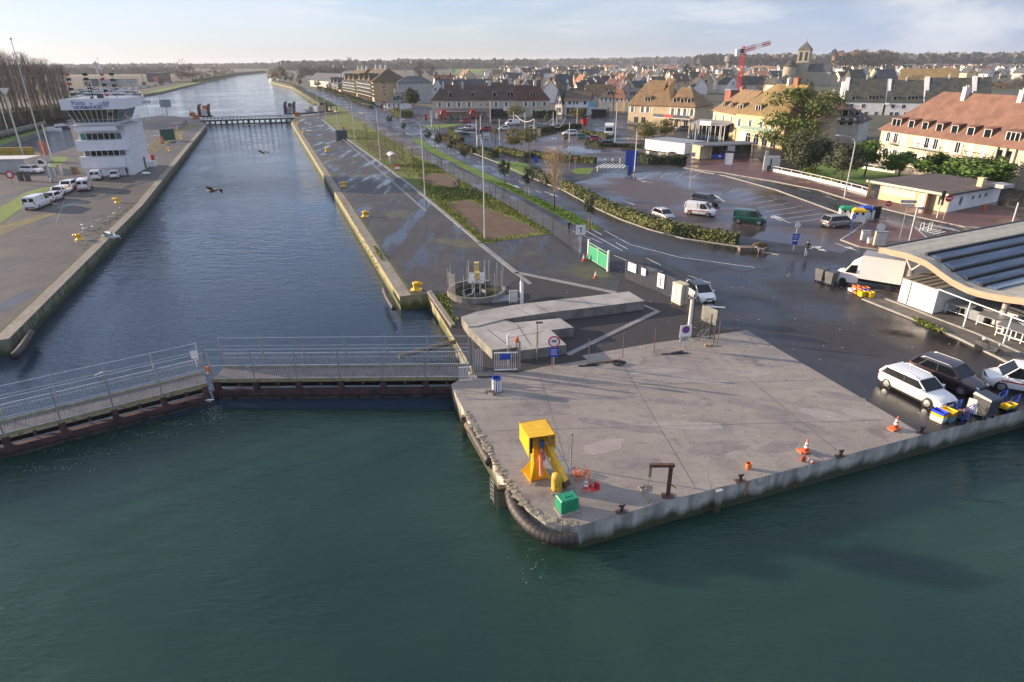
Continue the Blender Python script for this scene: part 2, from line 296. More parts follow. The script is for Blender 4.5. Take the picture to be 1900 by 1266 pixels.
def water(name,c,rough,bumps,c2=None,sc2=.02):
    m=bpy.data.materials.new(name);MATS[name]=m;m.use_nodes=True;t=m.node_tree;b=t.nodes['Principled BSDF']
    b.inputs['Roughness'].default_value=rough;b.inputs['IOR'].default_value=1.333;b.subsurface_method='BURLEY';b.inputs['Subsurface Weight'].default_value=1;b.inputs['Subsurface Radius'].default_value=(1,1,1);b.inputs['Subsurface Scale'].default_value=1.6;b.inputs['Base Color'].default_value=(*c,1)
    g=t.nodes.new('ShaderNodeNewGeometry')
    if c2:
        n=t.nodes.new('ShaderNodeTexNoise');n.inputs['Scale'].default_value=sc2;n.inputs['Detail'].default_value=6;t.links.new(g.outputs['Position'],n.inputs['Vector'])
        r=t.nodes.new('ShaderNodeValToRGB');r.color_ramp.elements[0].position=.38;r.color_ramp.elements[1].position=.62;r.color_ramp.elements[0].color=(*c,1);r.color_ramp.elements[1].color=(*c2,1);t.links.new(n.outputs['Fac'],r.inputs[0]);t.links.new(r.outputs[0],b.inputs['Base Color'])
    q=t.nodes.new('ShaderNodeTexNoise');q.inputs['Scale'].default_value=.09;q.inputs['Detail'].default_value=4;q.inputs['Distortion'].default_value=2.2;t.links.new(g.outputs['Position'],q.inputs['Vector'])
    k=t.nodes.new('ShaderNodeMapRange');k.inputs[1].default_value=.42;k.inputs[2].default_value=.64;k.inputs[3].default_value=rough*.5;k.inputs[4].default_value=rough*2.6;t.links.new(q.outputs['Fac'],k.inputs[0]);t.links.new(k.outputs[0],b.inputs['Roughness'])
    prev=None
    for sc,st,rot,dist,patch in bumps:
        mp=t.nodes.new('ShaderNodeMapping');mp.inputs['Scale'].default_value=st;mp.inputs['Rotation'].default_value=(0,0,R(rot));t.links.new(g.outputs['Position'],mp.inputs[0])
        n=t.nodes.new('ShaderNodeTexNoise');n.inputs['Scale'].default_value=sc;n.inputs['Detail'].default_value=3;n.inputs['Distortion'].default_value=.6;t.links.new(mp.outputs[0],n.inputs['Vector'])
        bp=t.nodes.new('ShaderNodeBump');bp.inputs['Distance'].default_value=dist;t.links.new(n.outputs['Fac'],bp.inputs['Height'])
        if patch:
            q=t.nodes.new('ShaderNodeTexNoise');q.inputs['Scale'].default_value=patch;q.inputs['Detail'].default_value=3;t.links.new(g.outputs['Position'],q.inputs['Vector'])
            k=t.nodes.new('ShaderNodeMapRange');k.inputs[1].default_value=.4;k.inputs[2].default_value=.62;k.inputs[3].default_value=.15;t.links.new(q.outputs['Fac'],k.inputs[0]);t.links.new(k.outputs[0],bp.inputs['Strength'])
        if prev:t.links.new(prev,bp.inputs['Normal'])
        prev=bp.outputs[0]
    t.links.new(prev,b.inputs['Normal']); return m
wharb=water('harbour_water',(.008,.034,.030),.06,[(.16,(1,2.0,1),25,.30,.04),(.9,(1,2.4,1),14,.20,.06),(2.6,(1,2.2,1),8,.10,.09)],(.024,.060,.044),.035)
wlock=water('lock_water',(.022,.042,.068),.06,[(.5,(1,2.2,1),8,.16,.03),(1.8,(1,2.6,1),5,.075,.02)])
# ---------------------------------------------------------------- the setting: water and land
WZ=-1.4
QL=px((16,629),(265,380),(383,233))                       # left lock wall
QR=px((540,226),(741.5,550.7))                            # right lock wall
far=9000
gatepiv=P(838,712); leafL=P(-60,812)
mitre=px((-260,860),(390,738),(838,738),(1000,738),z=WZ)
wb=MB(); wb.sheet([Vector((-900,-200,0)),Vector((900,-200,0)),Vector((900,60,0))]+[Vector((60,60,0))]+[P(880,690)]+[P(838,728),P(388,726),P(-300,868),Vector((-900,40,0))],WZ); struct('harbour_water',wb,wharb)
lb=MB(); lb.sheet([P(880,690),P(838,728),P(388,726),P(-300,868),Vector((-900,40,0)),Vector((-3000,400,0)),Vector((-3000,3000,0)),Vector((0,3000,0)),Vector((20,80,0))],WZ+.004); struct('lock_water',lb,wlock)
# right bank
edge_r=px((494,134.5),(496,146),(506,153),(544,163),(612,203),(628,207),(545,217),(540,226),(741.5,550.7),(792.7,545),(837,610),(880,690),(838,713),(840,720),(864,768),(916,856),(938.6,894),(956,917),(981.5,947),(1012,967.7),(1042,975),(1077.6,975),(1143,957.6),(1254.5,924.7),(1300,914.6),(1331.6,905),(1363,899),(1713.7,807),(1900,760))
tail=[edge_r[-1]+(edge_r[-1]-edge_r[-2])*6]
axis_far=P(494,134.5); dirf=(axis_far-Vector((-100,237,0))).normalized()
right=edge_r+tail+[Vector((900,80,0)),Vector((far,300,0)),Vector((far,far,0)),axis_far+dirf*8000]
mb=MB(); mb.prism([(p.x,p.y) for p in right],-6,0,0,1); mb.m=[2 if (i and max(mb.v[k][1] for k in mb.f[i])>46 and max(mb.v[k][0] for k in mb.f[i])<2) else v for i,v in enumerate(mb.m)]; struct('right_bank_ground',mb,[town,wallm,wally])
# left lock quay, marina jetty bank, far left bank
ql=px((16,629),(265,380),(383,233),(372,220),(300,214),(255,219),(200,240),(141,272),(102,284),(72,283),(8,278),(-300,300),(-900,430),(-500,660),(-60,640))
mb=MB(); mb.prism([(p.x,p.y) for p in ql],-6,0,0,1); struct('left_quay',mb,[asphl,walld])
jl=px((-60,281),(0,270),(83,239),(80,231),(0,246),(-300,262))
mb=MB(); mb.prism([(p.x,p.y) for p in jl],-5,-.1,0,1); struct('marina_mole',mb,[lawn,concd])
lf=px((494,134.5),(440,139),(365,155),(300,170.5),(265,175.5),(255,167),(235,163),(175,163),(142,166),(128,186),(122,212),(0,228),(-500,300))
mb=MB(); mb.prism([(p.x,p.y) for p in lf]+[(-far,600),(-far,far),tuple((axis_far+dirf*8000))[:2]],-6,0,0,1); struct('left_bank_ground',mb,[fields,timber])
# raised lock coping, moss joint
def strip(name,line,w0,w1,z,m,h=0):
    a=off(line,w0);b=off(line,w1);mb=MB()
    if h: 
        for i in range(len(line)-1): mb.prism([a[i],a[i+1],b[i+1],b[i]],z-.02,z+h)
    else:
        for i in range(len(line)-1): mb.sheet([a[i],a[i+1],b[i+1],b[i]],z)
    return struct(name,mb,m)
strip('left_coping',QL,.0,1.1,.004,cope); strip('right_coping',QR,0,1.1,.012,cope)
moss=mat('moss_joint',(.10,.115,.02),.95,scale=1.5,col2=(.05,.05,.03),bump=.6)
strip('left_moss_joint',QL,1.1,1.32,.006,moss); strip('right_moss_joint',QR,1.1,1.4,.014,moss)
def flat(name,pts,m,z=.004):
    mb=MB(); mb.sheet(px(*pts),z); return struct(name,mb,m)
def roughflat(name,pts,m,z):
    l=px(*pts); l=resample(l+[l[0]],.6)[:-1]; c=sum(l,Vector())/len(l); mb=MB(); mb.sheet([p+(c-p).normalized()*(.45+.35*math.sin(i*.9)+.25*math.sin(i*.37+1)+.15*math.sin(i*2.3)) for i,p in enumerate(l)],z); return struct(name,mb,m)
flat('town_street_asphalt',[(640,207),(590,178),(560,165),(700,180),(800,200),(1100,206),(1330,208),(1500,240),(1620,270),(1900,330),(2600,420),(2600,900),(1900,760),(1713.7,807),(1385,613),(1030,690),(880,690),(792,545),(741,551),(700,300)],asph,.004)
flat('lock_quay_asphalt',[(540,226),(741.5,550.7),(792.7,545),(800,560),(900,580),(965,513),(890,452),(789,366),(719,312),(627,246),(598,222),(600,212)],asphq,.008)
flat('quay_apron',[(838,713),(840,720),(864,768),(916,856),(938.6,894),(956,917),(981.5,947),(1012,967.7),(1042,975),(1077.6,975),(1143,957.6),(1254.5,924.7),(1300,914.6),(1331.6,905),(1363,899),(1713.7,807),(1385,613),(1213,637),(1080,660),(1090,668),(1008,681),(959,692),(880,690)],apron,.010)
flat('gravel_yard',[(965,513),(1000,508),(1090,478),(1160,505),(1330,612),(1379,612),(1213,637),(1080,660),(1090,668),(1008,681),(959,692),(880,690),(870,600),(900,560)],gravel,.012)
flat('yard_asphalt',[(892,453),(905,452),(1012,435),(1150,520),(1143,543),(957,506)],asphq,.016)
flat('verge_grass',[(598,221),(627,245),(719,311),(789,365),(890,451),(905,452),(1010,435),(1025,434),(955,391),(911,365),(849,333),(815,312),(740,268),(680,232),(640,208)],grassm,.02)
for i,q in enumerate([[(827,377),(868,370),(897,384),(938,398),(975,414),(1008,434),(905,446),(882,430),(850,398)],[(792,322),(827,321),(856,337),(848,350),(804,346),(775,332)],[(672,268),(700,262),(740,285),(752,300),(716,296),(690,282)]]): roughflat('bare_soil',q,soil,.026)
flat('avenue_grass',[(760,258),(797,282),(848,307),(900,334),(962,362),(1026,395),(1078,424),(1121,428),(1060,394),(985,362),(952,345),(906,323),(859,302),(816,280),(775,256)],lawn,.02)
flat('avenue_road',[(640,200),(700,226),(760,252),(816,278),(859,300),(906,321),(952,343),(985,360),(1060,392),(1125,428),(1240,470),(1380,505),(1500,480),(1367,458),(1268,443.5),(1205,427),(1152,408),(1106,387),(1040,352),(985,330),(925,303),(868,280),(800,250),(740,222),(690,200)],road,.014)
flat('junction_grass',[(913,299),(938,299),(977,304),(992,315),(1010,330),(1000,336),(962,324),(932,310)],lawn,.03)
flat('splitter_grass',[(1056,317),(1074,312),(1104,312),(1094,323.6),(1069,323.6)],lawn,.03)
flat('cafe_lawn',[(783.6,236),(800,232.5),(821,231),(866,230),(831.6,236),(801,240)],lawn,.02)
flat('car_park',[(1040,345),(1106,330),(1160,325),(1215,316),(1290,317),(1345,326),(1440,352),(1560,396),(1640,440),(1560,470),(1500,458),(1372,440),(1268,428),(1184,400),(1106,372)],park,.010)
flat('upper_car_park',[(925,262),(960,250),(1040,238),(1100,262),(1180,262),(1300,290),(1268,300),(1105,299),(985,288)],park,.010)
flat('brick_pavement',[(1268,311),(1345,321),(1440,337),(1520,353),(1600,378),(1700,402),(1790,421),(1900,432),(2300,470),(2300,430),(1900,412),(1850,380),(1754,396),(1615,368),(1430,316),(1400,290),(1290,300)],brick,.03)
flat('recycling_island',[(1560,446),(1580,434),(1610,410),(1640,406),(1656,408),(1696,422),(1719,442),(1705,454),(1633,465),(1594,459)],brick,.10)
flat('garden_lawn',[(1450,316),(1490,318),(1560,335),(1618,345),(1700,330),(1625,310),(1500,300)],lawn,.034)
flat('canal_bank_grass',[(612,203),(544,163),(520,156),(506,153),(515,151),(560,165),(600,182),(650,208),(640,214),(628,207)],grassm,.03)
flat('far_grass_bank',[(440,139),(365,155),(300,170),(265,175),(285,168),(340,157),(380,149)],lawn,.03)
flat('left_quay_lawn',[(0,417),(0,385),(50,356),(92,346),(100,350),(75,360),(45,383)],lawn,.02)
flat('left_drive_lawn',[(92,312),(100,291),(128,292),(120,302),(98,313)],lawn,.02)
for i,q in enumerate([[(230,290),(352,229),(375,229),(352,240),(262,300)],[(0,420),(60,400),(110,395),(60,412),(0,440)]]): flat('mossy_paving',q,mat('mossy_paving',(.17,.15,.03),.9,scale=.25,col2=(.07,.062,.055),bump=.3,world=True),.006)
# kerbs
def kerb(pts,w=.18,h=.12,m=kerbm,name='kerb'):
    l=px(*pts); mb=MB(); a=off(l,-w/2);b=off(l,w/2)
    for i in range(len(l)-1): mb.prism([a[i],a[i+1],b[i+1],b[i]],-.05,h)
    return struct(name,mb,m)
kerb([(598,222),(627,246),(719,312),(789,366),(890,451)],.5,.1,path); kerb([(890,452),(957,506),(1050,525),(1143,544)],.6,.05,path); kerb([(957,506),(985,528)],.4,.05,path)
kerb([(1190,566),(1221,578),(1053,659)],.45,.05,path); kerb([(1042,352),(1106,387),(1152,408),(1205,427),(1268,443.5),(1367,458),(1420,470),(1445,474)])
kerb([(820,256),(868,281),(925,303),(985,330),(1040,352)]); kerb([(1268,312),(1345,322),(1440,338),(1520,354),(1600,379),(1700,403),(1790,422),(1900,433)])
kerb([(1290,317),(1345,327),(1440,353),(1560,397)],.25); kerb([(1560,446),(1580,434),(1610,410),(1640,406),(1656,408),(1696,422),(1719,442),(1705,454),(1633,465),(1594,459),(1560,446)],.22,.13)
kerb([(1600,556),(1640,572),(1700,596),(1776,628),(1850,664),(1960,720)],.2,.12); kerb([(1640,555),(1733,591),(1810,620),(1900,659),(1980,700)],.22,.14)
flat('market_pavement',[(1600,556),(1640,572),(1700,596),(1776,628),(1850,664),(1960,720),(2300,800),(2300,560),(1900,480),(1700,470)],concrete('pavement',(.17,.155,.135),(.085,.08,.07),.9,world=True),.06)
# road paint
pm=mat('road_paint',(.62,.62,.60),.6,scale=8,col2=(.22,.22,.22),lo=.3,hi=.5,world=True)
mb=MB()
def dash(pts,ln,gap,w=.14):
    for p,a in along(px(*pts),ln+gap): 
        d=Vector((math.cos(a),math.sin(a),0));n=Vector((-d.y,d.x,0))*w/2; mb.sheet([p-n,p+d*ln-n,p+d*ln+n,p+n],.034)
def line(pts,w=.12,z=.034):
    l=px(*pts);a=off(l,-w/2);b=off(l,w/2)
    for i in range(len(l)-1): mb.sheet([a[i],a[i+1],b[i+1],b[i]],z)
def arrow(p,q,s=1,turn=0):
    p=P(*p);q=P(*q);d=(q-p).normalized();n=Vector((-d.y,d.x,0));l=(q-p).length
    mb.sheet([p-n*.1*s,p+d*l*.6-n*.1*s,p+d*l*.6+n*.1*s,p+n*.1*s],.036); c=p+d*l*.55+n*turn
    mb.sheet([c-n*.45*s,c+d*l*.45,c+n*.45*s],.040)
line([(1121,428),(1170,455),(1260,478),(1400,497)],.14); dash([(1060,405),(1150,455),(1240,500),(1330,530)],3,4); line([(1078,424),(1155,466)],.14); line([(1060,428),(1118,452)],.12); dash([(1090,455),(1160,483),(1230,505),(1330,535)],2.2,3)
dash([(705,228),(820,270),(930,320),(1010,362)],3,6); dash([(1330,318),(1420,334),(1500,355),(1640,400)],3,4); dash([(1800,420),(1900,436)],2,2)
for a,b in[((1010,356),(1036,366)),((1045,352),(1068,362)),((1450,411),(1428,401)),((1466,415),(1432,399)),((1345,375),(1322,361)),((1152,372),(1180,382)),((1500,462),(1526,458)),((1505,458),(1535,468)),((1550,452),(1590,466)),((940,340),(965,350)),((1200,330),(1182,334)),((1212,340),(1186,336)),((1010,330),(1022,338)),((840,258),(852,253))]: arrow(a,b)
for k in range(9):
    t=k/8; line([(1370+t*190,352+t*50),(1345+t*120,360+t*54)],.1)
for k in range(5): line([(1180+k*30,322-k*0.5),(1165+k*30,330)],.1)
def zebra(a,b,c,d,n):
    a,b,c,d=px(a,b,c,d)
    for i in range(n):
        t0=i/n;t1=(i+.55)/n; mb.sheet([a.lerp(b,t0),a.lerp(b,t1),d.lerp(c,t1),d.lerp(c,t0)],.038)
zebra((1104,312),(1160,313),(1166,305),(1122,303),8); zebra((1706,413),(1770,425),(1790,432),(1725,421),6); zebra((1700,427),(1735,437),(1760,432),(1720,421),5)
struct('road_markings',mb,pm)
mb=MB()
for a,b in[((104,415),(120,372)),((60,360),(125,343)),((150,330),(190,338)),((195,336),(240,330))]: line([a,b],.12,.02)
line([(610,236),(720,330),(790,392)],.35,.02); struct('quay_markings',mb,mat('faded_paint',(.30,.30,.31),.5,scale=3,col2=(.12,.12,.12),world=True))

# worn patches and joints of the apron
rp_=random.Random(12)
def blob(c,rx,ry,a,n=18): 
    c=P(*c); ca,sa=math.cos(a),math.sin(a); o=[]
    for i in range(n):
        t=2*math.pi*i/n; k=rp_.uniform(.78,1.15); x,y=rx*k*math.cos(t),ry*k*math.sin(t); o.append(Vector((c.x+x*ca-y*sa,c.y+x*sa+y*ca,0)))
    return o
pd=layered('damp_concrete',(.20,.17,.165),[(1.2,.42,.6,(.26,.225,.21),.9),(7,.5,.65,(.15,.13,.125),.5)],.5,.3,12); pl_=layered('patched_concrete',(.33,.295,.27),[(1.2,.42,.6,(.29,.25,.235),.9),(6,.5,.65,(.24,.21,.2),.5)],.7,.3,12)
mb=MB()
for c,rx,ry,a in(((1150,790),2.6,.5,-.3),((1410,755),2.2,.45,-.5),((1490,790),1.6,.5,-.6),((1240,745),3,.35,-.25),((1330,830),1.8,.7,.2),((1100,735),2.4,.3,-.2),((1560,735),1.5,.5,-.4),((1010,760),2,.6,.3),((1445,830),1.3,.5,.4),((1180,860),1.6,.5,.1)): mb.sheet(blob(c,rx,ry,a),.0145)
struct('damp_patches',mb,pd); mb=MB()
for c,rx,ry,a in(((1385,690),1.7,.8,-.2),((1300,705),2.0,.5,-.3),((1530,770),1.5,.7,-.5),((1220,690),2.0,.5,.1),((1120,830),1.4,.7,.5),((1280,790),2.2,.5,-.1),((1600,770),1.2,.5,-.5)): mb.sheet(blob(c,rx,ry,a),.0155)
struct('repair_patches',mb,pl_); mb=MB()
for l_ in(((960,720),(1560,705)),((915,800),(1640,780)),((1150,668),(1290,905)),((1310,640),(1560,842)),((1000,690),(1080,960))): line(l_,.025,.0175)
struct('apron_joints',mb,mat('joint_filler',(.12,.105,.10),.9,world=True))
a,b_=P(1363,899),P(1713.7,807); d_=(b_-a).normalized(); n_=Vector((d_.y,-d_.x,0))*.012; c=a.lerp(b_,.055); mb=MB(); mb.poly([c+n_-Vector((0,0,.9)),c+d_*.12+n_-Vector((0,0,.9)),c+d_*.22+n_-Vector((0,0,.05)),c+d_*.02+n_-Vector((0,0,.05))]); struct('orange_paint_mark',mb,mat('orange_streak',(.55,.13,.05),.8,scale=6,col2=(.33,.2,.14)))
a=P(1331.6,905); mb=MB(); mb.box((a.x,a.y-.05,-3),(.40,.42,2.97),math.atan2(d_.y,d_.x)); struct('wall_step',mb,wallm)
# ---------------------------------------------------------------- lock gates with their walkways
def gate_leaf(label,a,b,z,width,bay,cap,tall=2.35):
    a=Vector(a);b=Vector(b);d=(b-a);l=d.length;rot=math.atan2(d.y,d.x); g=thing('lock_gate',label,'lock gate',(a.x,a.y,0),rot,'near lock gate leaves')
    m=MB(); n=int(l/.5)
    for i in range(n): m.bx(i*l/n+.006,(i+1)*l/n-.006,.06,width-.06,z-.06,z)
    m.build('deck',mat('walkway_planks',(.17,.155,.16),.75,scale=1.2,col2=(.10,.09,.095)),g)
    m=MB(); m.bx(0,l,0,.05,z-.12,z+.12); m.bx(0,l,width-.05,width,z-.12,z+.12); m.build('toe_board',mat('faded_yellow',(.40,.34,.13),.7,scale=2,col2=(.2,.17,.09)),g)
    k=max(2,int(round(l/bay)))
    for side,y in((0,.0),(1,width)):
        for i in range(k+1):
            x=i*l/k; p=MB(); p.box((x,y,z-.35),(.08,.08,tall+.35)); p.box((x,y,z-.4),(.26,.2,.06)); p.build('railing_post',galv,g)
        for i in range(k):
            x0=i*l/k+.04;x1=(i+1)*l/k-.04; p=MB()
            p.bx(x0,x1,y-.025,y+.025,z+1.08,z+1.14); p.bx(x0,x1,y-.02,y+.02,z+.10,z+.14)
            q=int((x1-x0)/.125)
            for j in range(q+1): p.tube((x0+(x1-x0)*j/q,y,z+.12),(x0+(x1-x0)*j/q,y,z+1.1),.019,4,cap=False)
            p.tube((x0,y,z+1.7),(x1,y,z+1.7),.016,4); p.tube((x0,y,z+tall-.04),(x1,y,z+tall-.04),.025,5); p.build('balustrade',mat('bright_galvanised',(.43,.46,.51),.45,.3,var=.12),g)
    m=MB(); m.bx(-.1,l,-.14,.25,-1.12,-.76); m.build('gate_beam',redlead,g); m=MB(); m.bx(-.1,l,1.2,1.6,-1.1,-.8); m.build('gate_beam',darksteel,g)
    m=MB(); m.bx(-.1,l,-.08,.15,-3.2,-1.122); m.build('gate_plating',darksteel,g)
    m=MB()
    for i in range(k*2): m.box((l*(i+.5)/(k*2)+.2*math.sin(i*7),-.16,-1.40),(l/(k*2)*(.96 if i%3 else .6),.14,.16+.05*math.sin(i*3)),0)
    m.build('fender_timber',mat('dark_timber',(.06,.052,.045),.8,scale=3,col2=(.025,.024,.022)),g)
    for i in range(k+1):
        x=min(max(i*l/k,.25),l-.25); m=MB(); m.box((x,.06,-.76),(.36,.34,.64)); m.build('bracket',redlead,g)
        if i<k:
            m=MB(); m.tube((x+.5,1.2,-.7),(x+l/k-.4,1.25,-.12),.07,5); m.tube((x+l/k*.5,.2,-.62),(x+l/k*.5,.3,-.3),.10,8); m.build('brace',rust,g)
    return g
W_=2.0
gr=gate_leaf('straight grey railed lock gate leaf meeting the apron quay, blue gate sign at its end',P(394,706),P(868,702),0.0,W_,2.75,None)
gl=gate_leaf('angled lock gate leaf with railed footbridge running to the lower left edge of the picture',P(-230,868),P(386,713),0.0,W_,2.9,None)
def simple(name,label,cat,m,mats,loc=(0,0,0),rot=0,group=None,smooth=False):
    o=m.build(name,mats,None,smooth,loc,rot); return tag(o,label,cat,group)
p=P(390,706); m=MB(); m.box((0,0,.45),(.28,.12,.55),mi=0); t=thing('lifebuoy_box','orange rescue box hung on the railing where both gate leaves meet','rescue box',(p.x,p.y-.1,.1)); m.build('case',orange,t); m=MB(); m.box((0,-.07,.5),(.2,.03,.12)); m.build('lid_plate',white,t)
p=P(371,702); m=MB(); m.box((0,0,1.55),(.45,.04,.55)); m.box((0,0.03,.9),(.05,.05,1.2)); simple('notice_board','small white notice board on the footbridge railing near the gate joint','sign',m,white,(p.x,p.y-.05,0),R(15))
# near gate end: entrance gate, fence, litter bin
g=thing('entrance_gate','white barred pedestrian gate with a blue notice at the footbridge end','gate',P(917,690),R(3)); 
m=MB()
for i in range(12): m.box((i*.145+.05,0,.12),(.035,.035,1.35))
m.bx(0,1.7,-.03,.03,.10,.17); m.bx(0,1.7,-.03,.03,1.42,1.49); m.build('gate_bars',white,g)
m=MB(); m.bx(.45,1.15,-.06,-.032,.95,1.38); m.build('blue_notice',blue,g)
m=MB(); m.box((1.8,0,0),(.12,.12,2.3)); m.build('gate_post',grey,g); m=MB(); m.box((-1.45,0,0),(.14,.14,2.5)); m.build('gate_post',grey,g)
m=MB()
for i in range(5): m.box((-1.3+i*.12,.0,.1),(.03,.03,1.7))
m.build('side_bars',white,g)
m=MB(); m.bx(-1.2,-.1,-.9,-.1,.02,.09); m.box((-.65,-.5,.09),(1.1,.85,.05)); m.build('ramp_plate',dgrey,g)
def slat_bin(loc,rot,label,c1,c2):
    t=thing('litter_bin',label,'litter bin',loc,rot); m=MB(); m.lathe([(.27,.05),(.30,.95),(.33,.98),(.33,1.02),(.25,1.02),(.24,.4)],n=16); m.build('bin_body',c1,t)
    m=MB()
    for i in range(12):
        a=2*math.pi*i/12; m.box((.315*math.cos(a),.315*math.sin(a),.08),(.03,.10,.84),a)
    m.build('slats',c2,t); m=MB(); m.lathe([(.22,0),(.22,.06)],n=12); m.build('foot',dgrey,t); m=MB(); m.lathe([(.24,.75),(.24,.9)],n=12); m.build('liner',black,t); return t
slat_bin(P(922,726),.2,'blue litter bin with white slats beside the footbridge entrance',blue,white)
m=MB(); m.box((0,0,0),(.7,.22,.16)); m.box((.1,.05,.16),(.3,.16,.12),.3); simple('stone_block','broken stone blocks lying left of the slatted litter bin','stone',m,concd,P(909,731),-.7)
m=MB()
for i in range(9): m.box((i*.1,0,.15),(.025,.025,.95))
m.bx(-.03,.85,-.02,.02,.1,.15);m.bx(-.03,.85,-.02,.02,1.08,1.13); simple('railing_panel','short white railing panel leaning at the quay end of the gate','railing',m,white,P(853,709),.1)
# signs
def disc(m,c,r,y,mi,n=20,th=.012): 
    m.lathe([(r,-th),(r,th)],c,n,mi,Matrix.Rotation(R(90),3,'X'))
def post_sign(name,label,loc,rot,h,discs=(),boxes=(),pm_=galv,r=.04,cat='road sign'):
    t=thing(name,label,cat,loc,rot); m=MB(); m.tube((0,0,0),(0,0,h),r,8); m.build('sign_post',pm_,t)
    for (z,rr,col,inner) in discs:
        m=MB(); disc(m,(0,-.07,z),rr,0,0); o=m.build('sign_face',col,t)
        m=MB(); k=inner[0]
        if k=='ring': disc(m,(0,-.088,z),rr*.78,0,0); 
        if k=='bar': m.bx(-rr*.72,rr*.72,-.095,-.084,z-rr*.15,z+rr*.15)
        if k=='slash': disc(m,(0,-.088,z),rr*.78,0,0)
        m.build('sign_symbol',inner[1],o)
        if len(inner)>2:
            m=MB()
            if k=='slash': m.box((0,-.106,0),(rr*1.5,.012,rr*.2)); 
            else: m.box((0,-.106,-rr*.05),(rr*.75,.01,rr*.3))
            m.v=[(x*math.cos(.78)-z_*math.sin(.78) if k=='slash' else x,y,(x*math.sin(.78)+z_*math.cos(.78) if k=='slash' else z_)+z) for x,y,z_ in m.v]; m.build('symbol_mark',inner[2],o)
    for (z,sx,sz,col,ink) in boxes:
        m=MB(); m.bx(-sx/2,sx/2,-.075,-.05,z-sz/2,z+sz/2); o=m.build('sign_plate',col,t)
        if ink:
            m=MB()
            if ink[0]=='lines':
                for q in range(3): m.bx(-sx*.36,sx*(.36-.1*(q%2)),-.082,-.0755,z+sz*(.24-q*.22)-.02,z+sz*(.24-q*.22)+.02)
            else: m.bx(-.05,.05,-.082,-.0755,z-sz*.3,z+sz*.25); m.bx(-.16,.12,-.084,-.0755,z+sz*.1,z+sz*.2)
            m.build('sign_text',ink[1],o)
    return t
post_sign('harbour_sign','red ringed sign over a blue plate on a short post by the concrete arms',P(1027,690),R(-3),2.6,[(2.35,.42,red,('ring',white,dgrey))],[(1.55,.62,.72,blue,('lines',white))])
post_sign('no_stopping_sign','white panel with a blue and red no parking disc at the fence corner',P(1268,648),R(10),2.0,[(1.62,.30,red,('slash',blue,red))],[(1.5,.92,.98,white,None),(.86,.8,.42,offwhite,('lines',dgrey))])
t=thing('steel_post','thick pale steel post with a small bracket behind the no parking panel','post',P(1277,624)); m=MB(); m.tube((0,0,0),(0,0,3.15),.15,12,.13); m.build('column',offwhite,t); m=MB(); m.box((0,0,3.15),(.6,.1,.06)); m.box((-.2,0,3.2),(.1,.1,.14)); m.build('bracket',grey,t); m=MB(); m.tube((.25,0,.4),(.25,0,3.1),.03,6); m.build('conduit',dgrey,t)
# concrete arms of the gate machinery
t=thing('concrete_platform','pale concrete machine platform of two slab arms beside the lock gate','platform',(0,0,0))
def topslab(pts,h,name,base=0):
    m=MB(); q=px(*pts,z=h); m.prism([(p.x,p.y) for p in q],base,h,0,1)
    return m.build(name,[slab,concd],t)
topslab([(856,588),(884,578.6),(949,566.5),(1167,541),(1196.5,558.5),(1019,580),(937,592),(884,605.5),(869,606)],.85,'long_arm')
topslab([(869,607),(884,606.5),(930,593),(954,599),(1039,590.7),(1064.5,607.7),(1022,612.5),(1051,640),(964,651),(961.6,644.5),(913,649.5)],.78,'short_arm')
m=MB(); jm=mat('slab_joint',(.10,.10,.095),.8)
for a,b in[((1019,580),(990,563)),((1100,568.5),(1075,552)),((940,628),(1010,615)),((905,612),(950,646)),((960,603),(985,640)),((930,617),(975,606)),((955,570),(985,585))]:
    a=P(*a,z=.86 if a[1]<603 and b[1]<590 else .79);b=P(*b,z=a.z); n=(b-a).normalized(); n=Vector((-n.y,n.x,0))*.03; m.poly([a-n,b-n,b+n,a+n])
m.build('slab_joints',jm,t)
# landing ledges of the gate recess
t=thing('recess_ledge','stepped timber and concrete ledge in the lock gate recess','ledge',(0,0,0))
m=MB(); m.prism([(p.x,p.y) for p in px((852,627),(880,663),(877,700),(845,640),z=-.5)],-3,-.5); m.build('lower_step',concd,t)
m=MB(); a=P(851,628,-.3);b=P(879,664,-.3); m.pipe([a,b],.16,6); a=P(740,662,-.9);b=P(850,633,-.5); m.pipe([a,b],.2,6); m.build('wooden_waling',timber,t)
t=thing('recess_wall','mossy parapet wall along the gate recess','wall',(0,0,0)); m=MB(); q=px((792.7,544),(837,608.5),(845,606),(800,542)); m.prism([(p.x,p.y) for p in q],.0,.22); m.build('parapet',cope,t)
# machinery pit
c=P(884,546); t=thing('machinery_pit','round sunken machinery pit ringed by a low concrete wall and thin posts','machinery pit',c)
m=MB(); n=28; R0=2.75
for i in range(n):
    a0=2*math.pi*i/n;a1=2*math.pi*(i+1)/n
    if 0.1<a0<0.9: continue
    m.prism([(R0*math.cos(a0),R0*math.sin(a0)),(R0*math.cos(a1),R0*math.sin(a1)),((R0-.25)*math.cos(a1),(R0-.25)*math.sin(a1)),((R0-.25)*math.cos(a0),(R0-.25)*math.sin(a0))],0,.55)
m.build('ring_wall',concd,t); m=MB(); m.lathe([(2.5,.02),(2.5,.05)],n=24); m.build('pit_floor',mat('pit_moss',(.07,.08,.02),.95,scale=1.2,col2=(.02,.02,.018),bump=.6),t)
m=MB(); m.lathe([(1.2,.06),(1.35,.10),(1.3,.3),(1.0,.34),(.9,.12)],c=(-.1,-.3,0),n=20); m.build('capstan_drum',black,t)
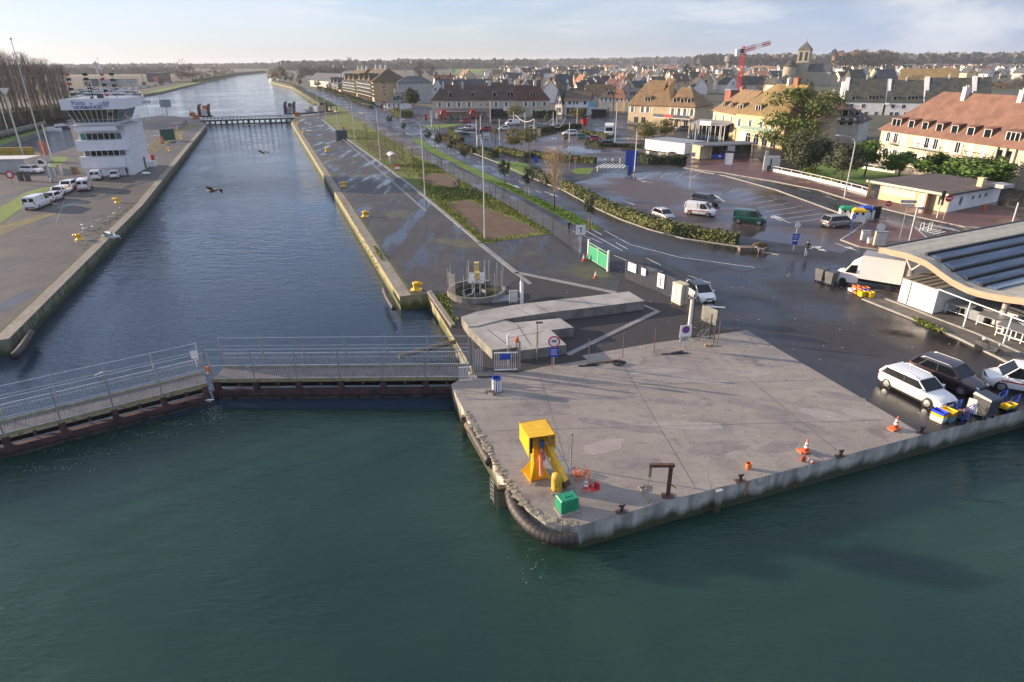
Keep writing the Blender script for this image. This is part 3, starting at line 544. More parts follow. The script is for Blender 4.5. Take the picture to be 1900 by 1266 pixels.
m=MB(); m.tube((-.3,-.6,.1),(-.3,-.6,1.5),.07,8); m.tube((.4,-.3,.1),(.4,-.3,1.5),.07,8); m.box((.05,.3,1.45),(1.5,2.0,.08),0,tilt=Matrix.Rotation(R(12),3,'X')); m.pipe([(-.9,-1.2,.2),(-.3,-1.3,.5),(-.1,-.9,.9)],.05,6); m.build('platform_frame',galv,t)
m=MB(); m.box((.05,.5,1.7),(.45,.5,1.25)); m.box((.15,-.1,1.6),(.4,.4,.6)); m.build('motor_housing',mat('pale_yellow',(.62,.48,.16),.5,scale=3),t)
for y in(-.7,1.3): m=MB(); [m.tube((x,y,1.5),(x,y,2.9),.03,5) for x in(-.75,.8)]; m.build('handrail_post',galv,t)
m=MB(); m.tube((.05,.6,2.9),(.05,.6,4.1),.012,4); m.build('aerial',dgrey,t)
pole_h=2.1
for i in range(13):
    a=R(-200+i*22); m=MB(); m.tube((2.6*math.cos(a),2.6*math.sin(a),.5 if i<10 else 0),(2.6*math.cos(a),2.6*math.sin(a),2.6),.022,5); m.build('fence_post',galv,t)
wire=mat('fence_wire',(.07,.075,.085),.5,.3)
m=MB()
for i in range(7,13):
    a0,a1=R(-200+i*22+90),R(-200+i*22+112)
def meshpanel(m,a,b,z0,z1,sx,sz,r=.006):
    a=Vector(a);b=Vector(b);l=(b-a).length;n=max(1,int(l/sx))
    for i in range(n+1): p=a.lerp(b,i/n); m.tube((p.x,p.y,z0),(p.x,p.y,z1),r,3,cap=False)
    k=max(1,int((z1-z0)/sz))
    for j in range(k+1): z=z0+(z1-z0)*j/k; m.tube((a.x,a.y,z),(b.x,b.y,z),r,3,cap=False)
for i in range(0,3):
    a0,a1=R(168+i*20),R(188+i*20); meshpanel(m,(2.7*math.cos(a0),2.7*math.sin(a0),0),(2.7*math.cos(a1),2.7*math.sin(a1),0),.55,2.5,.12,.12,.008)
m.build('mesh_panel',wire,t)
t=thing('level_gauge','tall white capped tube standing beside the machinery pit','gauge',P(968,567)); m=MB(); m.tube((0,0,0),(0,0,2.2),.17,12); m.build('tube',white,t); m=MB(); m.lathe([(.17,2.2),(.12,2.32),(.12,2.5),(.07,2.55),(.07,2.65)],n=12); m.build('cap',galv,t)
t=thing('control_cabinet','open grey control cabinet beside the white tube','cabinet',P(953,566),R(10)); m=MB(); m.box((0,0,.25),(.75,.35,1.1)); m.build('housing',grey,t); m=MB(); m.bx(-.3,.3,-.20,-.176,.35,1.25); m.build('door',offwhite,t); m=MB(); [m.box((x,0,0),(.06,.3,.26)) for x in(-.3,.3)]; m.build('legs',dgrey,t)
t=thing('steel_bridge_plate','blue-grey steel plate lying between the pit and concrete arm','plate',P(935,556),R(12)); m=MB(); m.box((0,0,.02),(2.6,1.6,.14)); m.build('plate',mat('bluegrey_steel',(.22,.24,.27),.5,scale=2),t)
t=thing('measuring_post','thin yellowish post with a lamp head rising from the short concrete arm','post',P(996,668)); m=MB(); m.tube((0,0,0),(0,0,2.9),.05,7); m.build('shaft',galv,t); m=MB(); m.box((0.02,0,1.2),(.16,.16,1.1)); m.build('sleeve',mat('cream_sleeve',(.6,.5,.28),.5),t); m=MB(); m.box((.15,0,2.9),(.5,.15,.1)); m.build('head',dgrey,t)
t=thing('signal_beacon','slim post with an orange beacon behind the pedestrian gate','beacon',P(959,688)); m=MB(); m.tube((0,0,0),(0,0,2.2),.03,6); m.build('shaft',rust,t); m=MB(); m.lathe([(.13,2.2),(.16,2.3),(.16,2.5),(.06,2.62)],n=10); m.build('lamp',orange,t)
t=thing('white_marker_tube','short white marker tube on a post at the footbridge end','marker',P(943,686)); m=MB(); m.tube((0,0,0),(0,0,1.9),.04,6); m.build('shaft',galv,t); m=MB(); m.tube((0,0,1.9),(0,0,2.7),.08,8); m.build('tube',white,t)
# ---------------------------------------------------------------- traffic cones, bollards, small quay things
redw=mat('cone_red',(.62,.14,.06),.5,scale=5)
def cone(loc,label,h=.75,tilt=None,base=True,faded=False,group='traffic cones'):
    t=thing('traffic_cone',label,'traffic cone',loc,0,group); c=mat('faded_cone',(.7,.22,.17),.6,scale=5) if faded else redw
    r=lambda z:.03+(.17-.03)*(1-z/h)
    m=MB(); m.lathe([(r(.03),.03),(r(h),h),(.02,h)],n=14); m.build('cone_body',c,t,True)
    for z in(.32,.58): m=MB(); m.lathe([(r(z*h)+.006,z*h),(r((z+.15)*h)+.006,(z+.15)*h)],n=14); m.build('white_band',white,t)
    m=MB(); m.box((0,0,0),(.42,.42,.05),.3); m.build('foot',c,t)
    if tilt:t.rotation_euler=tilt
    return t
cone(P(1087,908),'faded pink traffic cone between the green box and yellow lifting arm',.75,faded=True)
sb=thing('ballast_slab','orange rubber ballast foot holding a cone near the middle mooring ring','ballast foot',P(1491,838),.2); m=MB(); m.box((0,0,0),(.62,.42,.11)); m.build('slab',orange,sb)
cone(P(1495,837,.13),'upright striped cone on a ballast foot with a fallen cone beside it',.78)
cone(P(1489,849,.17),'fallen striped cone lying against its ballast foot on the quay edge',.75,(R(95),0,R(50)))
sb=thing('ballast_slab','orange rubber ballast foot under the cone nearest the crates','ballast foot',P(1658,797),.4); m=MB(); m.box((0,0,0),(.62,.42,.11)); m.build('slab',orange,sb)
cone(P(1661,794,.13),'orange striped cone standing on a ballast foot near the stacked crates',.78)
cone(P(1083,484),'left one of two cones standing by the green sheet gate',.8); cone(P(1089,484),'right one of two cones standing by the green sheet gate',.8); cone(P(1105,516),'single cone in the gravel below the end of the green gate',.8)
m=MB(); m.lathe([(.14,0),(.17,.36),(.14,.36),(.12,.1)],n=12); simple('orange_bucket','small orange bucket alone on the open quay edge','bucket',m,orange,P(1388,870)); 
m=MB(); m.box((0,0,0),(.5,.35,.03),.4); m.box((.15,.1,.03),(.1,.3,.3),.8); m.box((-.25,.2,0),(.25,.2,.2),.2); simple('broken_barrier','broken red plastic barrier pieces right of the pink cone','debris',m,red,P(1102,908))
def ring_bollard(p,label):
    t=thing('mooring_bitt',label,'mooring bitt',p,.3,'small mooring bitts on the quay edge'); m=MB(); m.box((0,0,0),(.5,.32,.05)); m.build('foot_plate',rust,t); m=MB(); m.tube((0,0,.05),(.05,0,.34),.09,8); m.tube((.05,0,.34),(-.16,0,.40),.055,7); m.tube((.05,0,.34),(.2,0,.36),.055,7); m.build('horn',darksteel,t); return t
for q,l in[((1152,950),'dark mooring bitt between the green box and the rusty davit'),((1372,893),'dark mooring bitt beside the orange bucket'),((1558,847),'dark mooring bitt right of the fallen cone'),((1709,803),'dark mooring bitt at the corner where the quay wall steps back')]: ring_bollard(P(*q),l)
def horn(p,rot,label,c=yellow,s=1):
    t=thing('yellow_bollard',label,'bollard',p,rot,'yellow mooring bollards along the lock',s); m=MB(); m.lathe([(.42,0),(.42,.06),(.30,.1),(.27,.3),(.27,.5),(.33,.62),(.33,.72),(.2,.78)],n=16); m.build('bollard_post',c,t,True); m=MB(); m.pipe([(.0,0,.62),(.3,0,.66),(.55,0,.6),(.66,0,.52)],.19,10,r2=.14); m.build('bollard_horn',c,t,True); m=MB(); m.box((0,0,0),(1.1,.9,.04)); m.build('foot_plate',c,t); return t
ax=math.atan2(.942,-.335)
for q,l in[((772,538),'yellow horned bollard on the end of the lock quay by the machinery pit'),((677,402),'yellow horned bollard on the wet quay, second from the pit'),((637,346),'yellow horned bollard on the wet quay, third from the pit'),((563,247),'yellow bollard in the mossy patch farther up the wet quay'),((553,231),'yellow bollard nearest the far lock gate on the wet quay'),((606,281),'yellow bollard beside the white puddle marks on the wet quay')]: horn(P(*q),0,l)
for q,l in[((147,445),'yellow bollard near the gulls on the left quay'),((218,376),'yellow bollard on the left quay below the control tower cars'),((315,280),'dark yellow bollard on the left quay beyond the control tower'),((338,257),'yellow bollard far up the left quay near the far gate')]: horn(P(*q),R(180),l,yellow,.95)
# yellow lifting arm
b=P(994,884); g=thing('lifting_arm','yellow hooded lifting crane on a square foot at the quay corner','crane',b,R(0))
ang=R(22)
def loc(pxy,z): v=P(*pxy,z=z)-b; return v
m=MB(); q=[loc(x,.0) for x in((968.4,873),(982.6,894.5),(1017.4,886.5),(1003,867))]; m.prism([(p.x,p.y) for p in q],0,.07); m.build('foot_plate',mat('orange_yellow',(.75,.36,.02),.5,scale=2),g)
m=MB(); m.lathe([(.26,.07),(.26,2.5)],n=12)
for k in range(4):
    a=R(45+90*k)+ang; dx,dy=math.cos(a),math.sin(a); n=Vector((-dy,dx,0))*.025; pp=[Vector((dx*.2,dy*.2,.07)),Vector((dx*.85,dy*.85,.07)),Vector((dx*.24,dy*.24,1.05))]
    m.add([p-n for p in pp]+[p+n for p in pp],[(0,1,2),(5,4,3),(0,3,4,1),(1,4,5,2),(2,5,3,0)])
m.build('column',yellow,g)
HZ=3.0; tp=[loc(x,HZ) for x in((965,784.5),(1012.7,777),(1031,806),(982.6,813))]
m=MB(); dn=lambda p,h: Vector((p.x,p.y,HZ-h)); th=.03
m.poly([tp[3],tp[2],tp[1],tp[0]]); m.poly([p-Vector((0,0,th)) for p in tp])
for i,j,h1,h2 in((0,3,.95,1.15),(0,1,.95,.95),(1,2,.95,.9)):
    a_,b_=tp[i],tp[j]; nn=Vector((b_.y-a_.y,a_.x-b_.x,0)).normalized()*th
    vs=[a_,b_,dn(b_,h2),dn(a_,h1)]; m.add(vs+[v+nn for v in vs],[(0,1,2,3),(7,6,5,4),(0,4,5,1),(1,5,6,2),(2,6,7,3),(3,7,4,0)])
m.build('hood',yellow,g); fr=(tp[3],tp[2])
m=MB(); e=fr[0]; m.prism([((fr[0]*(1-s)+fr[1]*s).x+o,(fr[0]*(1-s)+fr[1]*s).y+.05) for s,o in((.02,0),(.12,0))]+[((fr[0]*(1-s)+fr[1]*s).x,(fr[0]*(1-s)+fr[1]*s).y+.3) for s in(.12,.02)],HZ-.95,HZ-.1); m.build('hood_lining',black,g)
ax0=loc((1005,806),2.55); ax1=loc((1047,893),.45)
def beam(m,a,b,w,h):
    d=(b-a).normalized(); s=Vector((-d.y,d.x,0)).normalized()*w/2; u=d.cross(s).normalized()*h/2
    if u.z<0:u=-u
    m.loft([[p-s-u,p+s-u,p+s+u,p-s+u] for p in(a,b)])
m=MB(); beam(m,ax0,ax1,.30,.34); fixn(m.build('boom',yellow,g)); m=MB(); beam(m,ax1-Vector((0,0,.0)),ax1+(ax1-ax0).normalized()*.3,.34,.38); fixn(m.build('boom_tip',rust,g))
r1=(loc((994,814),2.55),loc((1031,879),.75)); r2=(loc((1022,811),2.55),loc((1061,877),.75))
m=MB(); m.tube(*r1,.036,6); m.tube(*r2,.036,6)
for t_ in(.15,.55,.64,.97): m.tube(r1[0].lerp(r1[1],t_),r2[0].lerp(r2[1],t_),.03,5)
m.build('guard_rail',MATS['bright_galvanised'],g)
m=MB(); rnd=random.Random(4)
cc=loc((1004,832),2.0)
for k in range(9): a=cc+Vector((rnd.uniform(-.15,.25),rnd.uniform(-.1,.1),rnd.uniform(-.1,.4))); m.pipe([a,a+Vector((rnd.uniform(-.1,.2),-.1,-.5)),a+Vector((rnd.uniform(-.1,.25),0,-1.0))],.035,5)
m.build('hoses',orange,g)
m=MB(); a=loc((1004,846),1.75); m.tube(a,a+Vector((.02,0,-1.2)),.11,10); m.build('float_tube',mat('pinkish_float',(.75,.27,.17),.55),g)
m=MB(); a=loc((1006,829),2.2); m.box(a,(.2,.2,.35)); m.build('winch_box',mat('blue_grey_steel',(.05,.11,.2),.5),g); m=MB(); a=loc((1000,812),2.3); m.box(a,(.5,.4,.55)); m.build('winch_drum',black,g)
p=P(1033,908); t=thing('worn_bollard','rust stained yellow bollard post under the tip of the lifting arm','bollard',p); m=MB(); m.lathe([(.30,0),(.29,.1),(.28,.75),(.26,.9),(.14,1.0)],n=16); m.build('bollard_post',yellowd,t,True); m=MB(); m.box((.05,0,0),(.9,.8,.035),.3); m.build('foot_plate',concd,t)
t=thing('steel_rod_post','slim upright steel rod on the quay behind the yellow boom','pole',P(1059,868)); m=MB(); m.tube((0,0,0),(0,0,2.1),.045,7); m.build('rod',galv,t); m=MB(); m.box((0,0,2.1),(.13,.13,.06)); m.box((0,0,0),(.25,.25,.05)); m.build('end_fitting',grey,t)
m=MB(); rnd=random.Random(2)
for k in range(26): a=Vector((rnd.uniform(-.35,.55),rnd.uniform(-.5,.3),.02)); m.pipe([a,a+Vector((rnd.uniform(-.2,.2),rnd.uniform(-.2,.2),rnd.uniform(.05,.3))),a+Vector((rnd.uniform(-.3,.3),rnd.uniform(-.3,.3),.03))],.018,4)
simple('orange_netting','heap of torn orange netting at the foot of the steel rod','netting',m,orange,P(1073,882))
# green box
q=px((1029,945),(1041,958.5),(1073,949.5)); A,B,C=q[1],q[2],q[0]; t=thing('green_box','green equipment box with a raised triangle on a pale plinth at the quay corner','box',A,math.atan2(B.y-A.y,B.x-A.x)); W=(B-A).length; D=(C-A).length*1.05; Hh=HG(1041,958.5,932.5)
m=MB(); m.loft([[(i,i,z),(W-i,i,z),(W-i,D-i,z),(i,D-i,z)] for i,z in((.02,.1),(0,.14),(0,Hh-.05),(.03,Hh))]); m.build('case',green,t)
m=MB()
tri=[(W*.25,Hh*.35),(W*.62,Hh*.35),(W*.44,Hh*.82)]
for i in range(3): a_,b_=tri[i],tri[(i+1)%3]; m.tube((a_[0],-.005,a_[1]),(b_[0],-.005,b_[1]),.014,4)
m.tube((W*.78,-.005,Hh*.85),(W*.8,-.005,Hh*.85),.04,6); m.build('raised_triangle',mat('green_relief',(.015,.22,.10),.5),t)
m=MB(); m.bx(-.06,W+.06,-.06,D+.06,0,.09); m.build('plinth',conc,t); m=MB(); m.bx(W*.3,W*.7,D*.4,D*.7,Hh,Hh+.03); m.build('lid_dent',green,t)
# rusty davit with rope
b=P(1239,921); t=thing('rusty_davit','rusty brown davit post with a short arm on the quay edge','davit',b); m=MB(); m.tube((0,0,0),(0,0,1.85),.11,8); m.box((0,0,0),(.6,.45,.05)); m.tube((-.0,0,.8),(.35,-.1,.55),.03,5); m.build('post',rust,t); m=MB(); m.bx(-1.05,.16,-.09,.09,1.78,1.93); m.build('arm',rust,t); m=MB(); m.box((-1.0,0,1.2),(.12,.12,.5)); m.build('hook_block',mat('old_rope',(.32,.27,.19),.9,scale=8),t); m=MB(); m.tube((-1.0,0,1.2),(-1.15,-.2,.05),.012,4); m.build('fall_line',MATS['old_rope'],t)
m=MB(); pts=[P(1196,915,.03),P(1205,903,.03),P(1185,903,.03),P(1198,920,.03),P(1204,935,.03),P(1207,925,.03)]; m.pipe(pts,.03,6); pts=[P(1186,906,.05),P(1200,899,.05),P(1199,909,.05),P(1190,910,.05)]; m.pipe(pts,.028,6); simple('loose_rope','loose pale rope lying left of the rusty davit','rope',m,MATS['old_rope'])
m=MB(); rnd=random.Random(9); pts=[]
for k in range(50): a=k*.55; rr=.32+.12*math.sin(k*1.7); pts.append(Vector((rr*math.cos(a)*1.2,rr*math.sin(a),.05+.1*abs(math.sin(k*.9)))))
m.pipe(pts,.035,5); simple('rope_coil','black coiled mooring rope on the pale apron edge near the thin posts','rope',m,black,P(1147,676)); m=MB(); m.box((0,0,0),(1.9,.16,.12)); simple('timber_beam','dark timber beam lying left of the black rope coil','timber',m,timber,P(1128,672),R(12)); 
for q,r_,s,l in(((1092,679),.1,1.5,'flat rusty bar lying at the foot of the leftmost thin fence post'),((1252,657),.1,2.0,'dark rag and bar heap in front of the no parking sign')): m=MB(); m.box((0,0,0),(s,.18,.07)); m.box((.2,.1,.0),(s*.5,.2,.12),.3); simple('scrap_bar',l,'scrap',m,darksteel,P(*q),r_)
m=MB(); m.box((0,0,0),(.45,.28,.14)); m.box((.25,.03,0),(.35,.28,.16),.2); simple('stone_lump','pair of tan stone lumps at the fence corner on the apron','stone',m,concrete('tan_stone',(.42,.31,.18),(.2,.16,.1),4),P(1313,642))
# thin wire fence along the apron edge
fp=px((961,692),(1024,684),(1092,676),(1155,664),(1213,655),(1331,640)); t=thing('wire_fence','thin rusty wire fence along the back edge of the apron','fence',(0,0,0))
for p in fp: m=MB(); m.tube(p,p+Vector((0,0,2.0)),.035,5); m.build('fence_post',mat('brown_post',(.13,.10,.085),.6),t)
for a,b_ in zip(fp,fp[1:]):
    m=MB(); meshpanel(m,a,b_,.15,1.9,.3,.3,.0045); m.build('wire_panel',wire,t)
# fenders on the corner of the quay
def fender(pts,r,label,ring=True,tail=None,z=-.35):
    t=thing('rubber_fender',label,'fender',(0,0,0)); q=[P(a,b,z) for a,b in pts]
    sm=[]
    for i in range(len(q)-1):
        for k in range(6):
            u=k/6; p0,p1,p2,p3=q[max(i-1,0)],q[i],q[i+1],q[min(i+2,len(q)-1)]
            sm.append(.5*((2*p1)+(p2-p0)*u+(2*p0-5*p1+4*p2-p3)*u*u+(3*p1-p0-3*p2+p3)*u**3))
    sm.append(q[-1]); m=MB(); m.pipe(sm,r,14); m.build('tube',mat('worn_rubber',(.06,.045,.042),.6,scale=1.5,col2=(.018,.018,.02),bump=.4),t,True)
    m=MB()
    for k in range(0,len(sm)-1,2):
        d=(sm[k+1]-sm[k]).normalized(); m.tube(sm[k]-d*.03,sm[k]+d*.03,r*1.03,14,cap=False)
    if ring:m.build('ribs',black,t)
    return t
fender([(947,914),(953,938),(968,962),(990,983),(1014,996),(1042,1003),(1071,1000)],.30,'long curved black rubber fender wrapped round the quay corner'); fender([(877,800),(889,822),(910,858)],.29,'straight black rubber fender on the quay side facing the lock gate')
fender([(26,662),(42,644),(58,618)],.30,'dark red rubber fender at the end of the left lock wall',True,z=-.5); fender([(713,537),(719,553),(731,573)],.22,'slim rusty rubber fender at the end of the right lock wall',True,z=-.4)
def wood_pile(p,w,h,label):
    t=thing('timber_fender',label,'fender',p); m=MB(); m.box((0,0,-3),(w,.3,3+h)); m.build('pile',timber,t); m=MB(); m.box((0,-.16,-.2),(w*1.15,.06,.15)); m.build('iron_strap',rust,t); return t
wood_pile(P(862,772,-.2),.35,.0,'single upright timber fender on the quay side below the footbridge'); wood_pile(P(933,903,-.2),.45,.0,'paired timber fender with ladder rungs just above the curved rubber fender'); 
m=MB(); a=P(866,788,-.6);b_=P(914,866,-.6); m.pipe([a,b_],.2,6); simple('timber_waling','long horizontal timber waling behind the straight rubber fender','timber',m,timber)
t=thing('quay_ladder','weathered ladder set in the quay side beside the paired timber fender','ladder',P(921,889,-.0)); m=MB(); dl=(P(931,905)-P(918,884)).normalized(); nn=Vector((-dl.y,dl.x,0)); nn=nn if nn.x<0 else -nn
for s in(-.25,.25): m.tube(dl*s+nn*.22,dl*s+nn*.22-Vector((0,0,1.8)),.05,6)
for k in range(6): m.tube(dl*-.25+nn*.22+Vector((0,0,-.1-.28*k)),dl*.25+nn*.22+Vector((0,0,-.1-.28*k)),.03,5)
m.build('rungs',concd,t)
# broken edge stones along the lock side of the apron
ed=px((866,765),(916,852),(938.6,891),(956,914),(981.5,943),(1012,963),(1042,970),(1077.6,971)); m=MB(); rnd=random.Random(7)
for p,a in along(ed,.33):
    s=rnd.uniform(.22,.5); vs=[]
    for i in range(7): t_=2*math.pi*i/7; vs.append((p.x+s*.7*math.cos(t_)*rnd.uniform(.7,1.2),p.y+s*.55*math.sin(t_)*rnd.uniform(.7,1.2),.0))
    m.add(vs+[(p.x+(v[0]-p.x)*.75,p.y+(v[1]-p.y)*.75,rnd.uniform(.015,.07)) for v in vs],[tuple(range(7,14))]+[(i,(i+1)%7,7+(i+1)%7,7+i) for i in range(7)])
o=m.build('broken_edge_rubble',concrete('lichen_concrete',(.31,.285,.215),(.16,.145,.105),2.5)); o['kind']='stuff'
# ---------------------------------------------------------------- vehicles
CARM={}
def sm(me,a=38):
    me.polygons.foreach_set('use_smooth',[True]*len(me.polygons))
    try: me.set_sharp_from_angle(angle=R(a))
    except Exception: pass
    return me
paintc={}
def paint(name,c,r=.22): 
    if name not in paintc: paintc[name]=mat('car_paint_'+name,c,r,var=.05,coat=.6,spec=.5)
    return paintc[name]
lampc=mat('headlamp_glass',(.55,.58,.6),.1,var=.1); tailc=mat('tail_lamp',(.45,.015,.015),.2,var=.1); rimc=mat('wheel_rim',(.36,.37,.38),.35,.7,var=.1)
# kind: length,width,height,belt, hood z, rear base x, rear roof x, front roof x, front base x, (van: panel from rear to x)
KIND=dict(estate=(4.58,1.80,1.47,.95,.86,-2.2,-1.85,.42,1.12,None),suv=(4.44,1.84,1.60,1.05,.98,-2.08,-1.72,.45,1.12,None),hatch=(3.62,1.64,1.48,.95,.90,-1.72,-1.2,.32,.98,None),
 mpv=(4.3,1.78,1.58,.98,.92,-2.05,-1.7,.55,1.35,None),van=(4.3,1.80,1.83,1.05,1.0,-2.12,-2.06,.62,1.32,.0),bigvan=(5.1,1.95,1.98,1.15,1.08,-2.52,-2.48,1.1,1.85,.5),longvan=(5.9,2.05,2.5,1.25,1.15,-2.9,-2.86,1.3,2.2,.8))
def make_car(label,kind,col,loc,rot,far=False,cat='car',name='parked_car',stripe=None,roofc=None,group=None,roofrails=False):
    L,W,H,bz,hz,rb,rr,fr,fb,pan=KIND[kind]; key=(kind,col,far,roofc)
    t=thing(name,label,cat,loc,rot,group); h=L/2; w=W/2; pc=paint(*col) if isinstance(col,tuple) else col
    if key not in CARM:
        D={}; wr=.32 if H<1.7 else .34; axr=-h+.80 if kind!='hatch' else -h+.62; axf=h-.88 if kind!='hatch' else h-.72
        m=MB()
        st=[(-h,.78,.42,bz-.12),(-h+.06,.93,.30,bz-.02),(-h+.35,1,.24,bz),(rb+.5,1,.22,bz),(0,1,.22,bz),(fb-.25,1,.22,bz),(fb+.1,.99,.22,hz+.03),(h-.45,.96,.22,hz-.08),(h-.12,.86,.25,hz-.20),(h,.70,.34,hz-.34)]
        secs=[]
        for x,k,z0,zt in st:
            a=w*k; secs.append([Vector((x,y,z)) for y,z in((a*.90,z0),(a,z0+.14),(a*1.0,zt-.22),(a*.95,zt-.05),(a*.84,zt),(-a*.84,zt),(-a*.95,zt-.05),(-a*1.0,zt-.22),(-a,z0+.14),(-a*.90,z0))])
        m.loft(secs,0)
        # roof, pillars
        ti=.80; wt=w*ti; wb=w*.90
        rp=[(rr-.02,.98),(rr+.25,1),(.0,1.0),(fr-.1,.99),(fr+.02,.95)]
        m.loft([[Vector((x,y*wt*k,z)) for y,z in((1.03,H-.09+(k-1)*.3),(1.0,H-.03+(k-1)*.5),(.7,H+(k-1)*.5),(-.7,H+(k-1)*.5),(-1.0,H-.03+(k-1)*.5),(-1.03,H-.09+(k-1)*.3))] for x,k in rp],2 if roofc else 0)
        for s in(1,-1):
            m.tube((fb,s*wb,bz-.03),(fr,s*wt*.99,H-.06),.045,5,.04,0); m.tube((rb,s*wb,bz-.03),(rr,s*wt*.99,H-.06),.10 if pan is None else .07,5,.08,0)
            mx_=(fb+rb)/2+.1; m.tube((mx_,s*(wb+.005),bz-.02),(mx_-.06,s*(wt+.005),H-.06),.035,4,mi=1)
            for ax_ in(axr,axf): m.lathe([(wr*1.22,-.004),(wr*1.22,.004)],(ax_,s*(w*.985),wr+.0),18,1,Matrix.Rotation(R(90),3,'X'))
            m.bx(axr+wr,axf-wr,s*w*.965-.02,s*w*.965+.02,.20,.30,1)
        if pan is not None:
            m.loft([[Vector((x,y,z)) for y,z in((wb+.012,bz-.02),(wt+.02,H-.05),(-wt-.02,H-.05),(-wb-.012,bz-.02))] for x in(rb-.02,pan)],0)
        if not far:
            for s in(1,-1):
                for x in((fb-.22,(fb+rb)/2+.05,max(rb+.45,axr+.1)) if pan is None else (fb-.25,pan+.02,pan-1.1)): m.bx(x-.009,x+.009,s*w*1.002-.012,s*w*1.002+.002,.36,bz-.20,1)
                for x in(((fb+rb)/2+.22,max(rb+.75,axr+.3)) if pan is None else (pan+.2,)): m.bx(x-.10,x+.10,s*w*1.0-.02,s*w*1.0+.022,bz-.27,bz-.23,1)
            m.bx(h-.10,h+.0,-w*.42,w*.42,hz-.34,hz-.24,1)
        m.bx(h-.06,h+.012,-w*.5,w*.5,.34,.52,1); m.bx(-h-.012,-h+.05,-w*.7,w*.7,.36,.48,1)
        D['body']=sm(m.mesh('body',[pc,black,paint(*roofc) if roofc else pc]))
        m=MB(); x0=rb if pan is None else max(rb,pan-.02)
        m.loft([[Vector((x,y,z)) for y,z in((wb_,bz-.02),(wt_,zz),(-wt_,zz),(-wb_,bz-.02))] for x,wb_,wt_,zz in((rb,wb-.02,wb-.02,bz),(rr,wb,wt,H-.07),(fr,wb,wt,H-.07),(fb,wb-.02,wb-.02,bz))])
        D['window']=m.mesh('window',glass)
        if pan is not None and not far:
            m=MB(); [m.bx(rb-.06,rb-.02,s*wb*.5-.3,s*wb*.5+.3,bz+.12,H-.25) for s in(1,-1)]; D['rear_window']=m.mesh('rear_window',glass)
        m=MB(); m.lathe([(wr*.6,-.1),(wr*.97,-.1),(wr,-.07),(wr,.07),(wr*.97,.1),(wr*.6,.1)],(0,0,0),16,0,Matrix.Rotation(R(90),3,'X')); D['wheel']=m.mesh('wheel',black,True)
        m=MB(); m.lathe([(wr*.68,-.07),(wr*.66,.104),(wr*.2,.112)],(0,0,0),14,0,Matrix.Rotation(R(90),3,'X'))
        for k in range(5):
            a=2*math.pi*k/5+.3; m.ell((wr*.43*math.cos(a),0,wr*.43*math.sin(a)),(wr*.10,.118,wr*.13),6,3,1)
        D['rim']=m.mesh('rim',[rimc,black])
        m=MB(); m.ell((0,0,0),(.26,.16,.085),10,6); D['headlight']=m.mesh('headlight',lampc,True)
        m=MB(); m.ell((0,0,0),(.07,.12,.17 if pan is None else .24),8,5); D['tail_light']=m.mesh('tail_light',tailc,True)
        m=MB(); m.ell((0,0,0),(.10,.11,.075),8,5); D['mirror']=m.mesh('mirror',pc,True)
        m=MB(); m.box((0,0,-.055),(.02,.5,.11)); D['number_plate']=m.mesh('number_plate',white)
        D['ax']=(axr,axf,wr); CARM[key]=D
    D=CARM[key]; axr,axf,wr=D['ax']
    def pt(n,loc=None,par=t,rz=0):
        o=obj(n,D[n],par,loc,rz); return o
    pt('body'); pt('window')
    if 'rear_window' in D: pt('rear_window')
    for s in(1,-1):
        for ax_ in(axr,axf):
            wh=pt('wheel',(ax_,s*(w*.985-.08),wr),rz=0 if s<0 else R(180))
            if not far: pt('rim',None,wh)
        if not far:
            pt('headlight',(h-.26,s*w*.62,hz-.25)); pt('mirror',(fb-.18,s*(w+.08),bz+.06))
        pt('tail_light',(-h+.05,s*w*.80,bz-.18 if pan is None else bz-.1))
    if not far:
        pt('number_plate',(h+.02,0,.44)); pt('number_plate',(-h-.02,0,.56))
    if stripe:
        for s in(1,-1):
            m=MB(); m.poly([(-h+.4,s*(w+.006),.62),(h-.75,s*(w+.006),.74),(h-.75,s*(w+.006),.84),(-h+.4,s*(w+.006),.72)]); m.build('side_stripe',stripe,t)
    if roofrails:
        m=MB(); [m.pipe([(rr+.2,s*w*.74,H-.02),(rr+.35,s*w*.74,H+.05),(fr-.3,s*w*.74,H+.05),(fr-.1,s*w*.74,H-.03)],.022,5) for s in(1,-1)]; m.build('roof_rail',galv,t)
    return t
def by_wheels(label,kind,col,rear,front,side=1,**k):  # pixels where the two wheels of the visible side meet the ground
    L,W=KIND[kind][:2]; a=P(*rear);b=P(*front);d=(b-a).normalized();n=Vector((-d.y,d.x,0))*(W/2-.08)*side; L2=L/2
    axr=-L2+(.80 if kind!='hatch' else .62); axf=L2-(.88 if kind!='hatch' else .72); c=(a+b)/2+n-d*((axr+axf)/2)
    return make_car(label,kind,col,c,math.atan2(d.y,d.x),**k)
def by_axis(label,kind,col,rear,toward,**k):            # pixel under the middle of the rear end, pixel the car points at
    a=P(*rear);d=(P(*toward)-a).normalized(); return make_car(label,kind,col,a+d*KIND[kind][0]/2,math.atan2(d.y,d.x),**k)
WH=('white',(.80,.80,.80)); SV=('silver',(.48,.50,.52)); DK=('dark',(.022,.022,.028)); RD=('red',(.45,.02,.025)); GN=('green',(.008,.085,.062)); BL=('blue',(.03,.06,.16)); GY=('grey',(.16,.17,.18)); PL=('plum',(.035,.022,.03))
by_wheels('white estate car parked on the wet asphalt nearest the quay edge','estate',WH,(1645,719.6),(1718,756),roofrails=True)
by_axis('dark plum crossover car parked between the white estate and the scooter','suv',PL,(1694,689),(1799,730),roofrails=True)
by_axis('white patrol van with a red side stripe cut by the right picture edge','van',WH,(1968,735),(1850,716),stripe=red,cat='van',name='parked_van')
